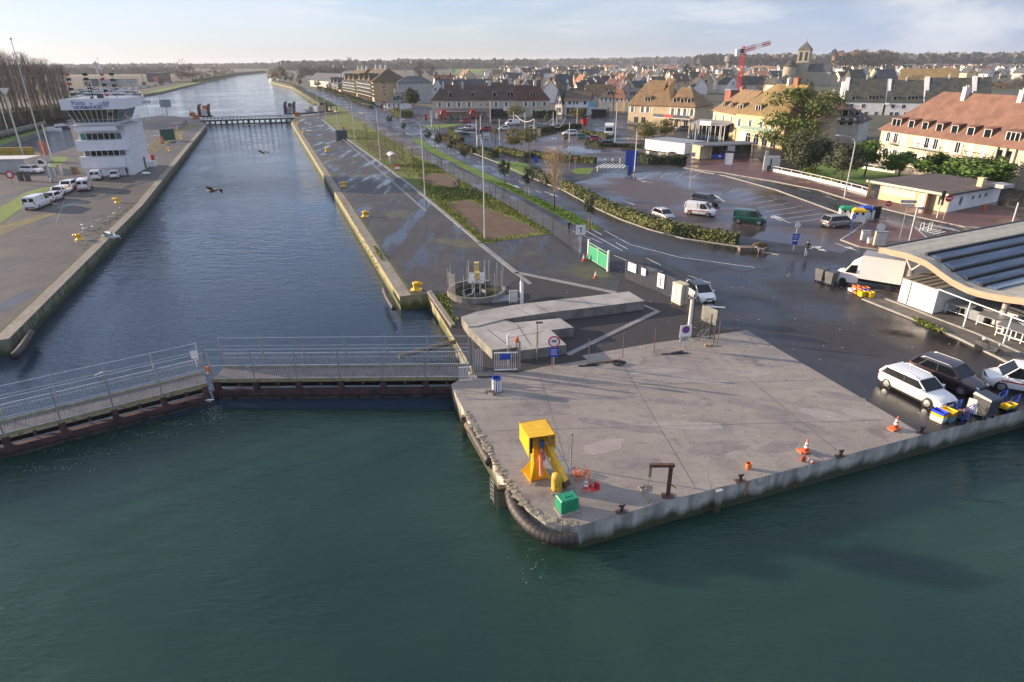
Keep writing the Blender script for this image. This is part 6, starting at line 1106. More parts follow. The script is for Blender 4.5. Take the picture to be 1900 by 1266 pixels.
def bld(name,label,A,B,depth,eave,ridge,wallm_,roofm,cat='house',hip=(0,0),win=(),dorm=(),chim=(),gable=False,group=None,over=.35,sidewin=(),leftmat=None,flat=False):
    A=Vector(A);B=Vector(B);d=B-A;L_=d.length;g=thing(name,label,cat,A,math.atan2(d.y,d.x),group); m=MB()
    m.prism([(0,0),(L_,0),(L_,depth),(0,depth)],0,eave)
    if gable=='front':   # ridge runs away from the viewer
        for y in(0,depth): m.poly([(0,y,eave),(L_,y,eave),(L_/2,y,ridge)])
    elif not flat:
        if hip[0]==0:m.poly([(0,depth,eave),(0,0,eave),(0,depth/2,ridge)])
        if hip[1]==0:m.poly([(L_,0,eave),(L_,depth,eave),(L_,depth/2,ridge)])
    m.build('wall',[wallm_],g); m=MB(); o=over; t=.16
    if flat: m.prism([(-o,-o),(L_+o,-o),(L_+o,depth+o),(-o,depth+o)],eave+.002,eave+.3)
    elif gable=='front':
        sl=(ridge-eave)/(L_/2)
        for s in(0,1):
            x0=-o if s==0 else L_+o; q=[(x0,-o,eave-sl*o),(L_/2,-o,ridge+.02),(L_/2,depth+o,ridge+.02),(x0,depth+o,eave-sl*o)]; q=q if s==0 else q[::-1]; q=q[::-1]; m.add(q+[(a,b,c+t) for a,b,c in q],[(0,1,2,3),(7,6,5,4),(0,4,5,1),(1,5,6,2),(2,6,7,3),(3,7,4,0)])
    else:
        sl=(ridge-eave)/(depth/2); e=eave-sl*o+.02; hl,hr=hip; a0=(-o,-o,e);a1=(L_+o,-o,e);a2=(L_+o,depth+o,e);a3=(-o,depth+o,e); rl=(hl if hl else -o*.6,depth/2,ridge+.02+t);rr=(L_-hr if hr else L_+o*.6,depth/2,ridge+.02+t)
        up=lambda p:(p[0],p[1],p[2]+t)
        m.add([up(a0),up(a1),up(a2),up(a3),rl,rr,a0,a1,a2,a3],[(0,1,5,4),(2,3,4,5),(3,0,4),(1,2,5),(6,7,1,0),(7,8,2,1),(8,9,3,2),(9,6,0,3)])
    rf=fixn(m.build('roof',roofm,g)); 
    for c in chim:
        fx,fy,h=c[:3]; x=fx*L_;y=fy*depth; zz=(eave+(ridge-eave)*(1-abs(fy-.5)*2)) if not gable else eave+(ridge-eave)*(1-abs(fx-.5)*2)
        m=MB(); m.box((x,y,zz-.8),(c[3] if len(c)>3 else .6,1.0,h+.8)); m.box((x,y,zz+h),((c[3] if len(c)>3 else .6)+.12,1.12,.12)); [m.tube((x,y+q,zz+h+.12),(x,y+q,zz+h+.45),.1,6) for q in(-.25,.25)]; m.build('chimney',c[4] if len(c)>4 else offwhite,rf)
    for z,h,w_,fr,sh in win:
        for f in fr: window(g,f*L_,-.02,z,w_,h,0,sh)
    for side,z,h,w_,fr,sh in sidewin:
        for f in fr: window(g,-.02 if side=='l' else L_+.02,f*depth,z,w_,h,R(-90 if side=='l' else 90),sh)
    for f,w_,h,zo in dorm:
        sl=(ridge-eave)/(depth/2); x=f*L_; y0=zo/sl; z0=eave+zo; k=('d',round(w_,2),round(h,2),round(sl,2),roofm.name)
        if k not in CM:
            m=MB(); yb=(h+.1)/sl+.3
            m.loft([[(-w_/2,0,-.3),(w_/2,0,-.3),(w_/2,0,h),(-w_/2,0,h)],[(-w_/2,yb,h-.1),(w_/2,yb,h-.1),(w_/2,yb,h),(-w_/2,yb,h)]]); m.loft([[(-w_/2-.15,-.25,h),(w_/2+.15,-.25,h),(w_/2+.15,-.25,h+.1),(-w_/2-.15,-.25,h+.1)],[(-w_/2-.1,(h+.5)/sl+.4,h+.42),(w_/2+.1,(h+.5)/sl+.4,h+.42),(w_/2+.1,(h+.5)/sl+.4,h+.5),(-w_/2-.1,(h+.5)/sl+.4,h+.5)]]); CM[k]=m.mesh('dormer',roofm)
        d_=obj('dormer',CM[k],g,(x,y0,z0)); n=max(1,round(w_/1.1))
        k2=('dw',round(w_,2),round(h,2))
        if k2 not in CM:
            m=MB(); f_=.09; m.bx(-w_/2+.03,w_/2-.03,-.05,-.003,0,f_);m.bx(-w_/2+.03,w_/2-.03,-.05,-.003,h-f_,h-.02); [m.bx(-w_/2+.03+i*(w_-.12)/n,-w_/2+.09+i*(w_-.12)/n+.05,-.05,-.003,f_,h-f_) for i in range(n+1)]; m.bx(-w_/2+.1,w_/2-.1,-.03,-.0035,f_,h-f_,1); CM[k2]=m.mesh('dormer_window',[white,glass])
        obj('dormer_window',CM[k2],d_)
    return g
def nrm(A,B,dep): d=(B-A).normalized(); return Vector((-d.y,d.x,0))*dep
def house(name,label,a,b,depth,er,rr,*ar,erow_at=None,**k):   # eave and ridge given as rows of the photograph
    A=P(*a);B=P(*b); e=HGw(A,er); mid=(A+B)/2+nrm(A,B,depth/2); r=HGw(mid,rr); return bld(name,label,A,B,depth,e,max(r,e+2),*ar,**k)
# café row
ev=[.08,.2,.33,.45]
g=house('terraced_building','long dark roofed stone café building with shuttered upper windows',(803,219),(958,218),11,185.3,158,stone,rbrown,cat='building',hip=(4,0),win=[(4.0,1.7,1.0,[.09,.2,.32,.44],white),(4.0,1.7,1.0,[.76,.88],white),(4.1,1.2,.6,[.58,.66],None)],dorm=[(.22,1.6,1.4,1.1),(.48,1.6,1.4,1.1),(.74,1.6,1.4,1.1),(.93,2.6,1.4,1.1)][:4],chim=[(.13,.4,2.0,.6),(.36,.4,2.0,.6),(.68,.5,1.4,1.2)],sidewin=[('l',3.8,1.7,1.0,[.3,.7],None)])
g=house('terraced_building','dark red roofed end house joined to the stone café building',(958.6,218),(1019,217),11,185.3,159,stone,rdark,cat='building',hip=(0,3.5),win=[(4.0,1.7,1.1,[.28,.52,.85],white),(.9,1.8,1.1,[.52,.85],white)],dorm=[(.5,2.4,1.4,1.0)],chim=[(.62,.5,1.6,1.1),(.02,.5,1.5,.6)])
A=P(804,219);B=P(958,218); d=(B-A).normalized(); t=thing('cafe_terrace','glass roofed café terrace with red arches along the stone building','terrace',A-nrm(A,B,.02),math.atan2(d.y,d.x)); 
m=MB(); m.loft([[(x,-.02,3.35),(x,-4.5,2.5),(x,-4.5,2.42),(x,-.02,3.27)] for x in(0.3,22)]); m.build('awning',awn,t)
for i in range(9): m=MB(); m.box((.4+i*2.65,-4.4,0),(.1,.1,2.45)); m.build('terrace_post',white,t)
m=MB(); m.bx(.4,21.8,-4.45,-4.35,0,.9); m.build('terrace_screen',glassl,t)
for x in(4.6,16): m=MB(); m.pipe([(x+1.3*math.cos(math.pi*k/8),-5.2,.2+2.9*math.sin(math.pi*k/8)) for k in range(9)],.42,8); m.build('red_arch',red,t)
for x,w_,h_,mm in((-2.2,1.2,1.6,red),(1.9,1.4,2.0,white),(2.8,.9,1.0,red)): m=MB(); m.box((x,-5.4,0),(w_,.5,h_)); m.box((x,-5.4,h_),(w_*.6,.3,.3)); m.build('stall_display',mm,t)
rnd=random.Random(11); tm=mat('cafe_chairs',(.25,.08,.08),.6)
for i in range(14): 
    x=-5+i*2.0+rnd.uniform(-.4,.4);y=-6.5-rnd.uniform(0,2.6); q=thing('cafe_table','small café table with chairs on the terrace pavement before the red arches','table',t.matrix_basis@Vector((x,y,0)),0,'café tables'); m=MB(); m.lathe([(.38,.72),(.38,.76)],n=10); m.tube((0,0,0),(0,0,.72),.04,5); m.build('tabletop',offwhite,q)
    for s in(-1,1): m=MB(); m.box((s*.6,0,.42),(.4,.4,.05)); m.box((s*.78,0,.45),(.05,.4,.45)); [m.box((s*.6+u*.16,v*.16,0),(.04,.04,.42)) for u in(-1,1) for v in(-1,1)]; m.build('chair',tm if i%3 else dgrey,q)
m=MB(); m.bx(22.6,29.5,-.25,-.03,.1,3.2); t2=m.build('shopfront',mat('dark_shopfront',(.02,.025,.04),.3),t); m=MB(); m.bx(23,26,-.3,-.255,.6,2.3); m.bx(26.4,29,-.3,-.255,.6,2.3); m.build('shop_pane',glass,t2); m=MB(); m.bx(27.6,30.2,-.45,-.26,2.5,3.9); m.build('shop_sign',white,t)
# white gabled house and neighbours
g=house('gabled_house','tall narrow white gabled house lit by the sun, beside the stone row',(1030,213),(1042,213.5),16,189,165.4,whiter,rslate,gable='front',win=[(1.0,1.8,1.0,[.3,.7],None),(4.0,1.6,.9,[.35,.75],None),(7.0,1.3,.7,[.5],None)],chim=[(.2,.3,2.2)])
g=house('gabled_house','white gabled house with a brown roof and dark shopfront',(1047,214),(1094,214.5),12,187,167.5,whiter,rbrown if False else roofmat('weathered_brown_tiles',(.155,.115,.085),(.10,.078,.06)),win=[(4.1,1.4,1.2,[.2,.8],white),(4.1,1.6,.9,[.37,.5],None)],chim=[(.05,.5,1.8)],sidewin=[('r',4.0,1.4,.8,[.35,.65],None),('l',3.8,1.8,1.0,[.3,.7],None)])
m=MB(); m.bx(0.5,9.5,-1.0,-.03,2.7,3.1); m.build('shop_awning',greyr,g); m=MB(); m.bx(1,9,-.10,-.03,.3,2.6); m.build('shopfront',blackg,g)
post_sign('blue_shop_sign','light blue sign board standing before the white gabled house',P(1096,219),0,5.5,[],[(5.0,2.2,2.2,mat('light_blue',(.12,.42,.62),.5),None)])
g=house('restaurant_pavilion','low dark fronted shop with a white fascia right of the white gabled house',(1097,217),(1124,217.5),8,204,200,blackg,dgrey,flat=True,cat='shop'); m=MB(); m.bx(.4,6.2,-.1,-.03,2.9,3.5); m.build('fascia',offwhite,g)
house('terraced_house','brown hipped house with lit end right of the white gabled house',(1110,206),(1137,206.5),12,181,163,creamp,roofmat('weathered_brown_tiles',(.155,.115,.085),(.1,.078,.06)),hip=(4,4),win=[(3.9,1.5,.9,[.2,.5,.8],white)],dorm=[(.6,1.3,1.2,1)])
house('terraced_house','orange roofed house with a tall chimney at the left of the tan roofed hotel',(1138,206.5),(1159,207),11,182,164,cream,rorange,hip=(0,3),win=[(3.9,1.5,.9,[.3,.7],white)],chim=[(.3,.45,2.5)])
house('terraced_house','dark roofed house with white dormers just behind the tan roofed hotel',(1159.5,207.5),(1186,208),11,182,164,creamp,rslate,win=[(3.9,1.5,.9,[.25,.6],white)],dorm=[(.3,1.2,1.2,1),(.7,1.2,1.2,1)])
# tan roofed hotel
wv=[(4.0,2.0,1.0,[.14,.35,.55,.75,.92],white)]
house('hotel_building','left wing of the tan roofed hotel under a tall pyramid roof end',(1164,231),(1217,234),12,192,150,cream,rtan,cat='building',hip=(4,0.01),win=[(4.0,2.0,1.0,[.15,.5,.68,.9],white),(.5,2.2,1.6,[.3,.55],None)],dorm=[(.62,2.2,1.4,.8)],chim=[(.35,.5,1.4)],over=.5)
A=P(1200,236);B=P(1234,238); bld('hotel_roof_tower','steep tan pyramid roof rising between the two wings of the hotel',A+nrm(A,B,3),B+nrm(A,B,3),11,7.2,HGw((A+B)/2+nrm(A,B,7),147.3),cream,rtan,cat='building',hip=(4.9,4.9),over=.5)
house('hotel_building','right wing of the tan roofed hotel with three dormers and a red balcony banner',(1240,238),(1285,241),12,195,163,cream,rtan,cat='building',hip=(0.01,5),win=[(3.9,2.3,1.0,[.12,.38,.62,.9],white),(.4,2.2,1.5,[.3,.7],None)],dorm=[(.12,1.3,1.3,.7),(.42,1.3,1.3,.7),(.7,1.3,1.3,.7)],over=.5)
A=P(1218,236);B=P(1285,241.5); d=(B-A).normalized(); t=thing('balcony','long glazed balcony with a red banner over the hotel terrace','balcony',A-nrm(A,B,2.2),math.atan2(d.y,d.x)); l=(B-A).length; m=MB(); m.bx(0,l,0,2,3.2,3.4); m.build('slab',offwhite,t); m=MB(); m.bx(0,l,0,.05,3.4,4.3); m.build('glass_rail',glassl,t); m=MB(); m.bx(l*.3,l*.55,-.05,-.01,3.5,4.2); m.build('banner',red,t)
for i in range(6): m=MB(); m.box((l*i/5*.98+.1,.1,0),(.12,.12,3.2)); m.build('balcony_post',offwhite,t)
# arched building
def arches(g,xs,w_,h,y=-.02,mm=None):
    for x in xs:
        n=8; arc=lambda r,hh:[(x-r,0.1),(x+r,.1)]+[(x+r*math.cos(math.pi*k/n),hh+r*math.sin(math.pi*k/n)) for k in range(n+1)]
        m=MB(); q=arc(w_/2+.22,h); m.prism([(a,b) for a,b in q],0,.10); m.v=[(a,y-c,b) for a,b,c in m.v]; o=fixn(m.build('arch_surround',whiter,g)); m=MB(); q=arc(w_/2,h); m.prism(q,.1,.13); m.v=[(a,y-c,b) for a,b,c in m.v]; fixn(m.build('arch_glazing',glass,o)); m=MB(); m.bx(x-.04,x+.04,y-.16,y-.132,.1,h+w_/2-.05); m.bx(x-w_/2,x+w_/2,y-.16,y-.132,h-.05,h+.03); m.build('arch_bar',offwhite,o)
house('arcade_building','left part of the sunlit arcade building, lower tan roof with three dormers',(1319,250),(1359,261),13,203,168,ochre,rtan,cat='building',hip=(4,0),win=[(4.0,2.0,1.1,[.15,.5,.85],white)],dorm=[(.3,1.3,1.3,.8),(.62,1.3,1.3,.8),(.95,1.3,1.3,.8)],chim=[(.02,.6,1.6,1.4,rorange)],over=.5)
g=house('arcade_building','right part of the sunlit arcade building with round arches and a lichen gold roof',(1359,262),(1450,277),16,207,158,ochre,rlich,cat='building',hip=(4.5,3),win=[(3.9,2.0,1.1,[.1,.33,.55,.78],white)],dorm=[(.40,2.0,1.4,.6),(.05,1.3,1.3,.6)],chim=[(.48,.5,1.4),(.62,.5,1.6,1.6,rorange)],over=.5); L_=(P(1450,277)-P(1359,262)).length; arches(g,[L_*.33,L_*.5,L_*.67,L_*.84],1.9,1.9); m=MB(); m.bx(L_*.12,L_*.3,-.1,-.02,.1,2.9); m.build('door',offwhite,g); m=MB(); m.bx(L_*.22,L_*.9,-1.2,-.03,3.45,3.6); o=m.build('balcony',offwhite,g); m=MB(); m.bx(L_*.22,L_*.9,-1.2,-1.15,3.6,4.5); m.build('balcony_rail',mat('green_rail',(.16,.26,.20),.5),o)
# glass terrace
A=P(1277,256);B=P(1342,262); d=(B-A).normalized(); l=d.length; l=(B-A).length; t=thing('glass_terrace','white framed glazed café terrace before the arcade building','terrace',A,math.atan2(d.y,d.x)); hh=HGw(A,229)
for i in range(18): m=MB(); m.box((l*(i//2)/8,5*(i%2),0),(.14,.14,hh+.8*(i%2))); m.build('frame_post',white,t)
m=MB(); m.loft([[(x,-.3,hh),(x,5.3,hh+.9),(x,5.3,hh+.8),(x,-.3,hh-.1)] for x in(-.2,l+.2)]); m.build('terrace_roof',mat('grey_membrane',(.28,.28,.27),.6,var=.2),t); m=MB(); m.bx(.1,l-.1,-.02,.02,.1,1.1); m.build('glass_screen',glassl,t); m=MB(); m.bx(l*.3,l*.62,-.2,-.1,hh-.3,hh+.9); m.build('sign_board',white,t); m=MB(); m.bx(.3,l-.3,4.6,4.8,.1,hh-.2); m.build('rear_glazing',glass,t)
for i in range(7): m=MB(); m.ell((l*(i+.6)/8,2.2,.7),(.7,.6,.55),7,5); m.build('terrace_shrub' ,hedged,t)
# kiosk and cabin
A=P(1303,289.5);B=P(1320,295.5);C=P(1394,291.5); t=thing('kiosk','low kiosk with cream end, dark shutters and a deep canopy','kiosk',B,math.atan2((C-B).y,(C-B).x)); l=(C-B).length; kh=HGw(B,269)
m=MB(); m.bx(0,l,.4,4,0,kh-.25); m.build('wall',mat('kiosk_dark',(.05,.055,.065),.5,scale=1),t); m=MB(); m.bx(-.25,0,0.2,4.2,0,kh-.25); m.bx(-2.6,-.25,.8,4,0,kh-.25); m.build('end_wall',cream,t); m=MB(); m.bx(-2.8,l+.8,-.5,4.5,kh-.25,kh); m.build('canopy',mat('canopy_grey',(.12,.13,.15),.6),t); m=MB(); m.bx(.2,l+.4,-.53,-.5,kh-.22,kh-.03); m.build('fascia_sign',grey,t)
for k in range(4): m=MB(); m.bx(.4+k*l/4,l/4*(k+1)-.2,.33,.4,1.0,kh-.5); m.build('shutter',glass,t)
m=MB(); m.bx(.3,l*.5,.30,.4,.05,.95); m.build('blue_counter',blue,t); m=MB(); m.lathe([(.28,-.01),(.28,.01)],(l*.22,.28,.5),12,0,Matrix.Rotation(R(90),3,'X')); m.build('round_mark',white,t); m=MB(); m.box((l+.4,0,0),(.15,.15,kh-.25)); m.build('canopy_post',dgrey,t)
A=P(1196,278.5);B=P(1269,288);C=P(1295,281.5); d=(B-A).normalized(); l=(B-A).length; dp=(C-B).length; t=thing('site_cabin','long white site cabin standing in the upper car park','cabin',A,math.atan2(d.y,d.x)); ch=HGw(A,259)
m=MB(); m.bx(0,l,0,dp,.15,ch); m.build('cabin_body',white,t); m=MB(); m.bx(-.05,l+.05,-.05,dp+.05,ch,ch+.12); m.build('cabin_roof',grey,t)
for k,x in enumerate((l*.28,l*.62,l*.82)): m=MB(); m.bx(x-.8,x+.8,-.04,-.003,.9,ch-.4); m.build('closed_shutter',offwhite,t)
for k in range(6): m=MB(); m.bx(l*k/5-.03,l*k/5+.03,-.02,-.002,.15,ch-.01); m.build('panel_seam',grey,t)
# hipped house behind the conifer
house('hipped_house','cream house under a dark hipped roof behind the garden evergreens',(1507,262),(1587,267),13,221.5,179,creamp,rbrown,hip=(3,9),win=[(4.3,2.0,1.2,[.30,.62,.88][:2],white),(4.3,2.0,1.2,[.8],white)],dorm=[(.62,1.6,1.5,1.0),(.2,1.5,1.4,1.0),(.88,1.2,.9,1.2)],chim=[(.15,.5,1.2)],sidewin=[('r',4.3,1.8,1.0,[.4],white)],over=.5)
# white gabled terrace
for i,(x0,x1,rr_,er) in enumerate([(1562,1636,146.5,189),(1640,1706,149.5,190),(1710,1794,145,190),(1798,1830,144,192)]):
    y0=212+(x0-1562)*.022; A=P(x0,y0);B=P(x1,212+(x1-1562)*.022); e=HGw(A,er); r=HGw(A+nrm(A,B,9),rr_)
    g=bld('gabled_apartments','white gabled apartments under dark slate, %s'%('tallest and leftmost, yellow strip on its gable','second from the left','third from the left','narrow one at the right end')[i],A,B,18,e,r,whiter,rmoss,cat='apartments',win=[(e-2.2,1.5,1.3,[.2,.5],None),(e-5,1.5,1.3,[.2,.35,.6,.85],None)],dorm=([(.22,1.6,1.2,.8),(.72,3.8,1.2,1.0)] if i<3 else []),over=.15,chim=[(.5,.5,1.0,.5)])
    m=MB(); m.bx(-.25,-.02,7.8,10.2,e*.8,r-1.0); m.build('gable_strip',ochre if i==0 else offwhite,g); m=MB(); q=[(-.5,-.6,e-.8),(-.5,9,r+.6),(-.5,18.6,e-.8)]; m.add([(a,b,c) for a,b,c in q]+[(a+1.5,b,c) for a,b,c in q]+[(-.5,1,e-1.2),(-.5,9,r-.9),(-.5,17,e-1.2)],[(0,1,7,6),(1,2,8,7),(0,3,4,1),(1,4,5,2)]); fixn(m.build('gable_edge',whiter,g))
house('dark_apartments','mossy brown long roof behind the white gabled blocks',(1660,178),(1765,180),22,150,127.5,creamp,rlich,cat='apartments')
house('gabled_house','white gabled house with a tan strip behind the leftmost white block',(1574,190),(1600,190),14,152,129.5,whiter,rmoss,cat='house'); house('gabled_house','white gabled house between the tan stripped one and the mossy long roof',(1625,190),(1658,190),14,153,129.5,whiter,rslate)
# red roofed terrace along the street
A=P(1624,297);B=P(1890,352); d=(B-A).normalized(); B=B+d*9; e=HGw(A,236.5); mid=A+d*12+nrm(A,B,6.5); r=HGw(mid,174); L_=(B-A).length
dz=[(.075,2.6,1.5,.5)]+[(.17+.083*k,1.6,1.5,.5) for k in range(6)]+[(.70,2.8,1.5,.5)]
g=bld('terraced_building','long stone terrace with a wide red brown roof, white dormers and shutters','' or P(1624,297),B,13,e,r,stone,rred,cat='building',hip=(7,0),win=[(e-2.7,2.0,1.15,[.055,.105,.30,.35,.47],white)],dorm=dz,chim=[(.30,.44,2.0,.9),(.57,.46,1.6,.9),(.40,.75,1.5,1.8),(.52,.75,1.4,2.4)],over=.5)
for f in(.16,.235,.275,.415,.54,.60): 
    m=MB(); m.bx(f*L_-.62,f*L_+.62,-.08,-.02,e-2.8,e-.75); m.build('closed_shutters',white,g)
for f in(.06,.12,.18,.25,.33,.41,.49,.57): window(g,f*L_,-.02,.9,1.3,1.9,0,white)
for f0,f1 in((.09,.13),(.21,.40),(.50,.63)): m=MB(); [m.tube((f0*L_+(f1-f0)*L_*k/16,-.7,e-2.9),(f0*L_+(f1-f0)*L_*k/16,-.7,e-2.0),.02,4) for k in range(17)]; m.bx(f0*L_,f1*L_,-.73,-.67,e-2.0,e-1.93); m.bx(f0*L_,f1*L_,-.75,-.02,e-3.05,e-2.92); m.build('balcony',dgrey,g)
for f in(.66,.70,.74): m=MB(); m.bx(f*L_-.28,f*L_+.28,-.35,-.02,0,e-.6); m.build('pilaster',creamp,g)
for f in(.68,.72): m=MB(); m.bx(f*L_-.7,f*L_+.7,-.12,-.02,.4,e-1.0); m.build('shop_glazing',glass,g); m=MB(); m.bx(f*L_-.7,f*L_+.7,-.9,-.15,2.5,2.9); m.build('blue_awning',mat('blue_awning',(.10,.30,.55),.6),g)
# flat roofed pavilion
A=P(1616,367);B=P(1755,395);C=P(1850,374); d=(B-A).normalized(); l=(B-A).length; n=nrm(A,B,1); dp=max(5,(C-B).dot(n)); t=thing('flat_pavilion','low cream pavilion with a wide flat roof and a short chimney','building',A,math.atan2(d.y,d.x)); ph=HGw(B,359)
cx=(C-B).dot(d); ex=lambda k:(k[0],k[1])
m=MB(); m.prism([(1.2,0),(l,0),(l+cx,dp),(0,dp)],0,ph-.3); m.build('wall',[cream],t); m=MB(); m.prism([(l+.002,.03),(l+cx+.02,dp),(l+cx+.05,dp),(l+.04,.0)],0,ph-.31); m.build('side_wall',whiter,t)
m=MB(); m.prism([(-.6,-1.0),(l+.4,-1.0),(l+cx+.8,dp+.5),(-.6,dp+.5)],ph-.3,ph); m.build('roof',[mat('bitumen_roof',(.13,.10,.085),.7,scale=.5,col2=(.075,.06,.055)),],t); m=MB(); m.bx(-.65,l+.4,-1.06,-1.0,ph-.32,ph+.04); m.build('roof_fascia',creamp,t)
for k in range(9): m=MB(); m.bx(1.7+k*.62,2.25+k*.62,-.05,-.003,1.1,ph-.5); o=m.build('window',white,t); m=MB(); m.bx(1.78+k*.62,2.17+k*.62,-.07,-.052,1.2,ph-.6); m.build('pane',mat('pale_blind',(.45,.45,.42),.3),o)
m=MB(); m.bx(l*.66,l*.74,-.06,-.003,.05,2.1); m.build('door',white,t); m=MB(); m.bx(l*.88,l*.94,-.06,-.003,.9,2.1); m.build('dark_window',glass,t); m=MB(); m.box((0,-.75,0),(.35,.35,ph-.3)); m.build('pillar',timberl,t); m=MB(); m.box((l*.77,-.1,0),(.3,1.6,ph-.3)); m.build('pillar',timberl,t)
sd_=Vector((cx,dp,0)).normalized()
for u in(.22,.45,.58,.70): window(t,l+.05+cx*u,dp*u+.0,1.1 if u>.3 else .7,.9,.7 if u>.3 else 1.3,math.atan2(sd_.y,sd_.x))
m=MB(); m.box((l*.86,dp*.62,ph),(.8,.8,1.2)); m.box((l*.86,dp*.62,ph+1.2),(.95,.95,.1)); m.build('chimney',cream,t); m=MB(); m.bx(l*.92,l*1.08,dp*.68,dp*.85,ph,ph+.5); m.build('roof_box',greyr,t)
m=MB(); m.loft([[(-.05,-.05,0),(.05,-.05,0),(.05,.05,0),(-.05,.05,0)],[(-.03,-.03,.9),(.03,-.03,.9),(.03,.03,.9),(-.03,.03,.9)]]); m.lathe([(.2,0),(.2,.6),(.1,.9)],n=8); simple('red_hydrant','orange red hydrant by the pavilion end wall','hydrant',m,redw,P(1826,390))
# balcony flats along the avenue
def flats(label,a,b,depth,er,rr,nf,roofm,cat='apartments',wall=None,nb=6):
    A=P(*a);B=P(*b); e=HGw(B,er); r=HGw(B+nrm(A,B,depth/2),rr); g=bld('balcony_flats',label,A,B,depth,e,r,wall or mat('flats_cream',(.52,.38,.22),.7,scale=.3,col2=(.42,.31,.18)),roofm,cat=cat,over=.8,hip=(3,6)); l=(B-A).length
    for k in range(nf):
        z=2.8+k*(e-2.8)/nf; m=MB(); m.bx(.4,l-.2,-1.5,-.02,z-.15,z); o=m.build('balcony',whiter,g); m=MB(); m.bx(.4,l-.2,-1.5,-1.45,z,z+1.0); m.build('balcony_rail',glassl,o)
        for i in range(nb): window(g,l*(i+.5)/nb,-.02,z+.05,1.8,2.0,0)
    for i in range(nb): m=MB(); m.bx(l*i/nb+.3,l*i/nb+.6,-1.5,-.01,0,e); m.build('fin_wall',wall or MATS['flats_cream'],g)
    for i in range(3):
        x=l*(i+.5)/3; sl=(r-e)/(depth/2); m=MB(); m.poly([(x-2.4,-.7,e-.2),(x+2.4,-.7,e-.2),(x,-.6,e+3.6)]); m.poly([(x-2.4,-.7,e-.2),(x,-.6,e+3.6),(x,3.6/sl+.6,e+3.9)]); m.poly([(x+2.4,-.7,e-.2),(x,3.6/sl+.6,e+3.9),(x,-.6,e+3.6)]); m.build('gablet',roofm,g)
    for f in(.2,.5,.8): m=MB(); m.box((l*f,depth*.5,r-1),(.8,1.4,3.0)); m.build('chimney',offwhite,g)
    for k in range(nf):
        for f in(.3,.7): window(g,l+.02,depth*f,3+k*(e-2.8)/nf,1.5,1.4,R(90))
    return g
rf_=roofmat('flats_brown_tiles',(.14,.105,.06),(.085,.065,.045))
flats('nearest block of balcony flats along the avenue, ochre front under a steep brown roof',(668,181.5),(695,189),20,151,128,4,rf_); flats('middle block of balcony flats along the avenue',(641,175.2),(665,180.5),18,150,129,4,rf_); flats('farthest small block of balcony flats along the avenue',(614,169),(633,173.5),14,156,145,3,rslate,nb=4)
bld('dark_long_building','very long black roofed building at the far end of the flats',P(574,160),P(628,165),16,HGw(P(600,162),150),HGw(P(600,161),136),creamp,rslate,cat='building'); bld('dark_long_building','black flat fronted roof between the flats and the long black roof',P(624,165),P(648,170),16,HGw(P(636,167),146),HGw(P(636,166),133),creamp,rslate,cat='building')
house('plain_block','plain grey rendered block with a black hipped roof behind the broad pine',(740,192),(803,191),16,154,142,greyr,rslate,cat='building',hip=(5,5),chim=[(.3,.5,1.5)],sidewin=[('l',3,1.4,1,[.3,.7],None),('l',6.5,1.4,1,[.3,.7],None)])
house('old_villa','small villa with a steep black roof and white gablet on the avenue',(717,203),(746,203.5),10,190,173,whiter,rslate,cat='house',hip=(2,2),win=[(.8,1.6,1.0,[.2,.5,.8],None)],dorm=[(.5,1.6,1.6,.8)],chim=[(.3,.5,1.5)])
house('white_chalet','white chalet with a black gable and dark balcony behind the café row',(803,186),(823,186.5),12,162,147,whiter,rslate,gable='front',win=[(5.0,1.4,1.4,[.3,.7],None),(2,1.5,1.4,[.5],None)])
# ---------------------------------------------------------------- market hall
K1=P(1617,561);K2=P(1900,657); kd=(K2-K1).normalized(); kn=Vector((-kd.y,kd.x,0)); F0=P(1813,607)-kn*.6; 
prof=[(1634,460),(1645,461),(1657,464.6),(1674,468),(1691,472.5),(1706,478),(1721,484.5),(1733,492.5),(1744,501),(1757,510.5),(1771,520),(1785,527),(1799,534),(1818,540),(1837,544.5),(1856,548),(1875,551),(1900,554)]
fp_=[PV(a,b,F0,F0+kd) for a,b in prof]; sp=[((q-F0).dot(kd),q.z) for q in fp_]; s_end,z_end=sp[-1]
sp+=[(s_end+1.5,z_end+.05),(s_end+3,z_end+.5)]
hall=thing('market_hall','open fish market hall under a wavy roof with a timber edge','market hall',F0,math.atan2(kd.y,kd.x)); DP=24.
def wave(m,y0,y1,dz0,dz1,mi=0,s0=-99,s1=99):
    q=[(s,z) for s,z in sp if s0<=s<=s1]; m.loft([[(s,y0,z+dz0),(s,y1,z+dz0),(s,y1,z+dz1),(s,y0,z+dz1)] for s,z in q],mi)
m=MB(); wave(m,0,DP,-.12,.0); m.build('roof_deck',mat('pale_roof_sheet',(.40,.39,.34),.6,scale=1.5,col2=(.28,.27,.22),bump=.3),hall)
tb=mat('timber_fascia',(.50,.38,.26),.65,scale=2.0,col2=(.36,.26,.17),stretch=(.4,.4,6),bump=.2)
m=MB(); wave(m,-.18,-.01,-.46,.05); m.build('timber_edge',tb,hall); m=MB(); wave(m,DP+.01,DP+.18,-.5,.06); m.build('timber_edge',tb,hall)
m=MB(); s0,z0=sp[0]; m.bx(s0-.12,s0,-.18,DP+.1,z0-.4,z0+.12); m.build('end_gutter',dgrey,hall)
smid=[(s,z) for s,z in sp if s>sp[4][0]-1e-6]; sA,sB=sp[5][0],sp[14][0]; 
def zat(s):
    for (a,za),(b,zb) in zip(sp,sp[1:]):
        if a<=s<=b: return za+(zb-za)*(s-a)/(b-a)
    return sp[-1][1]
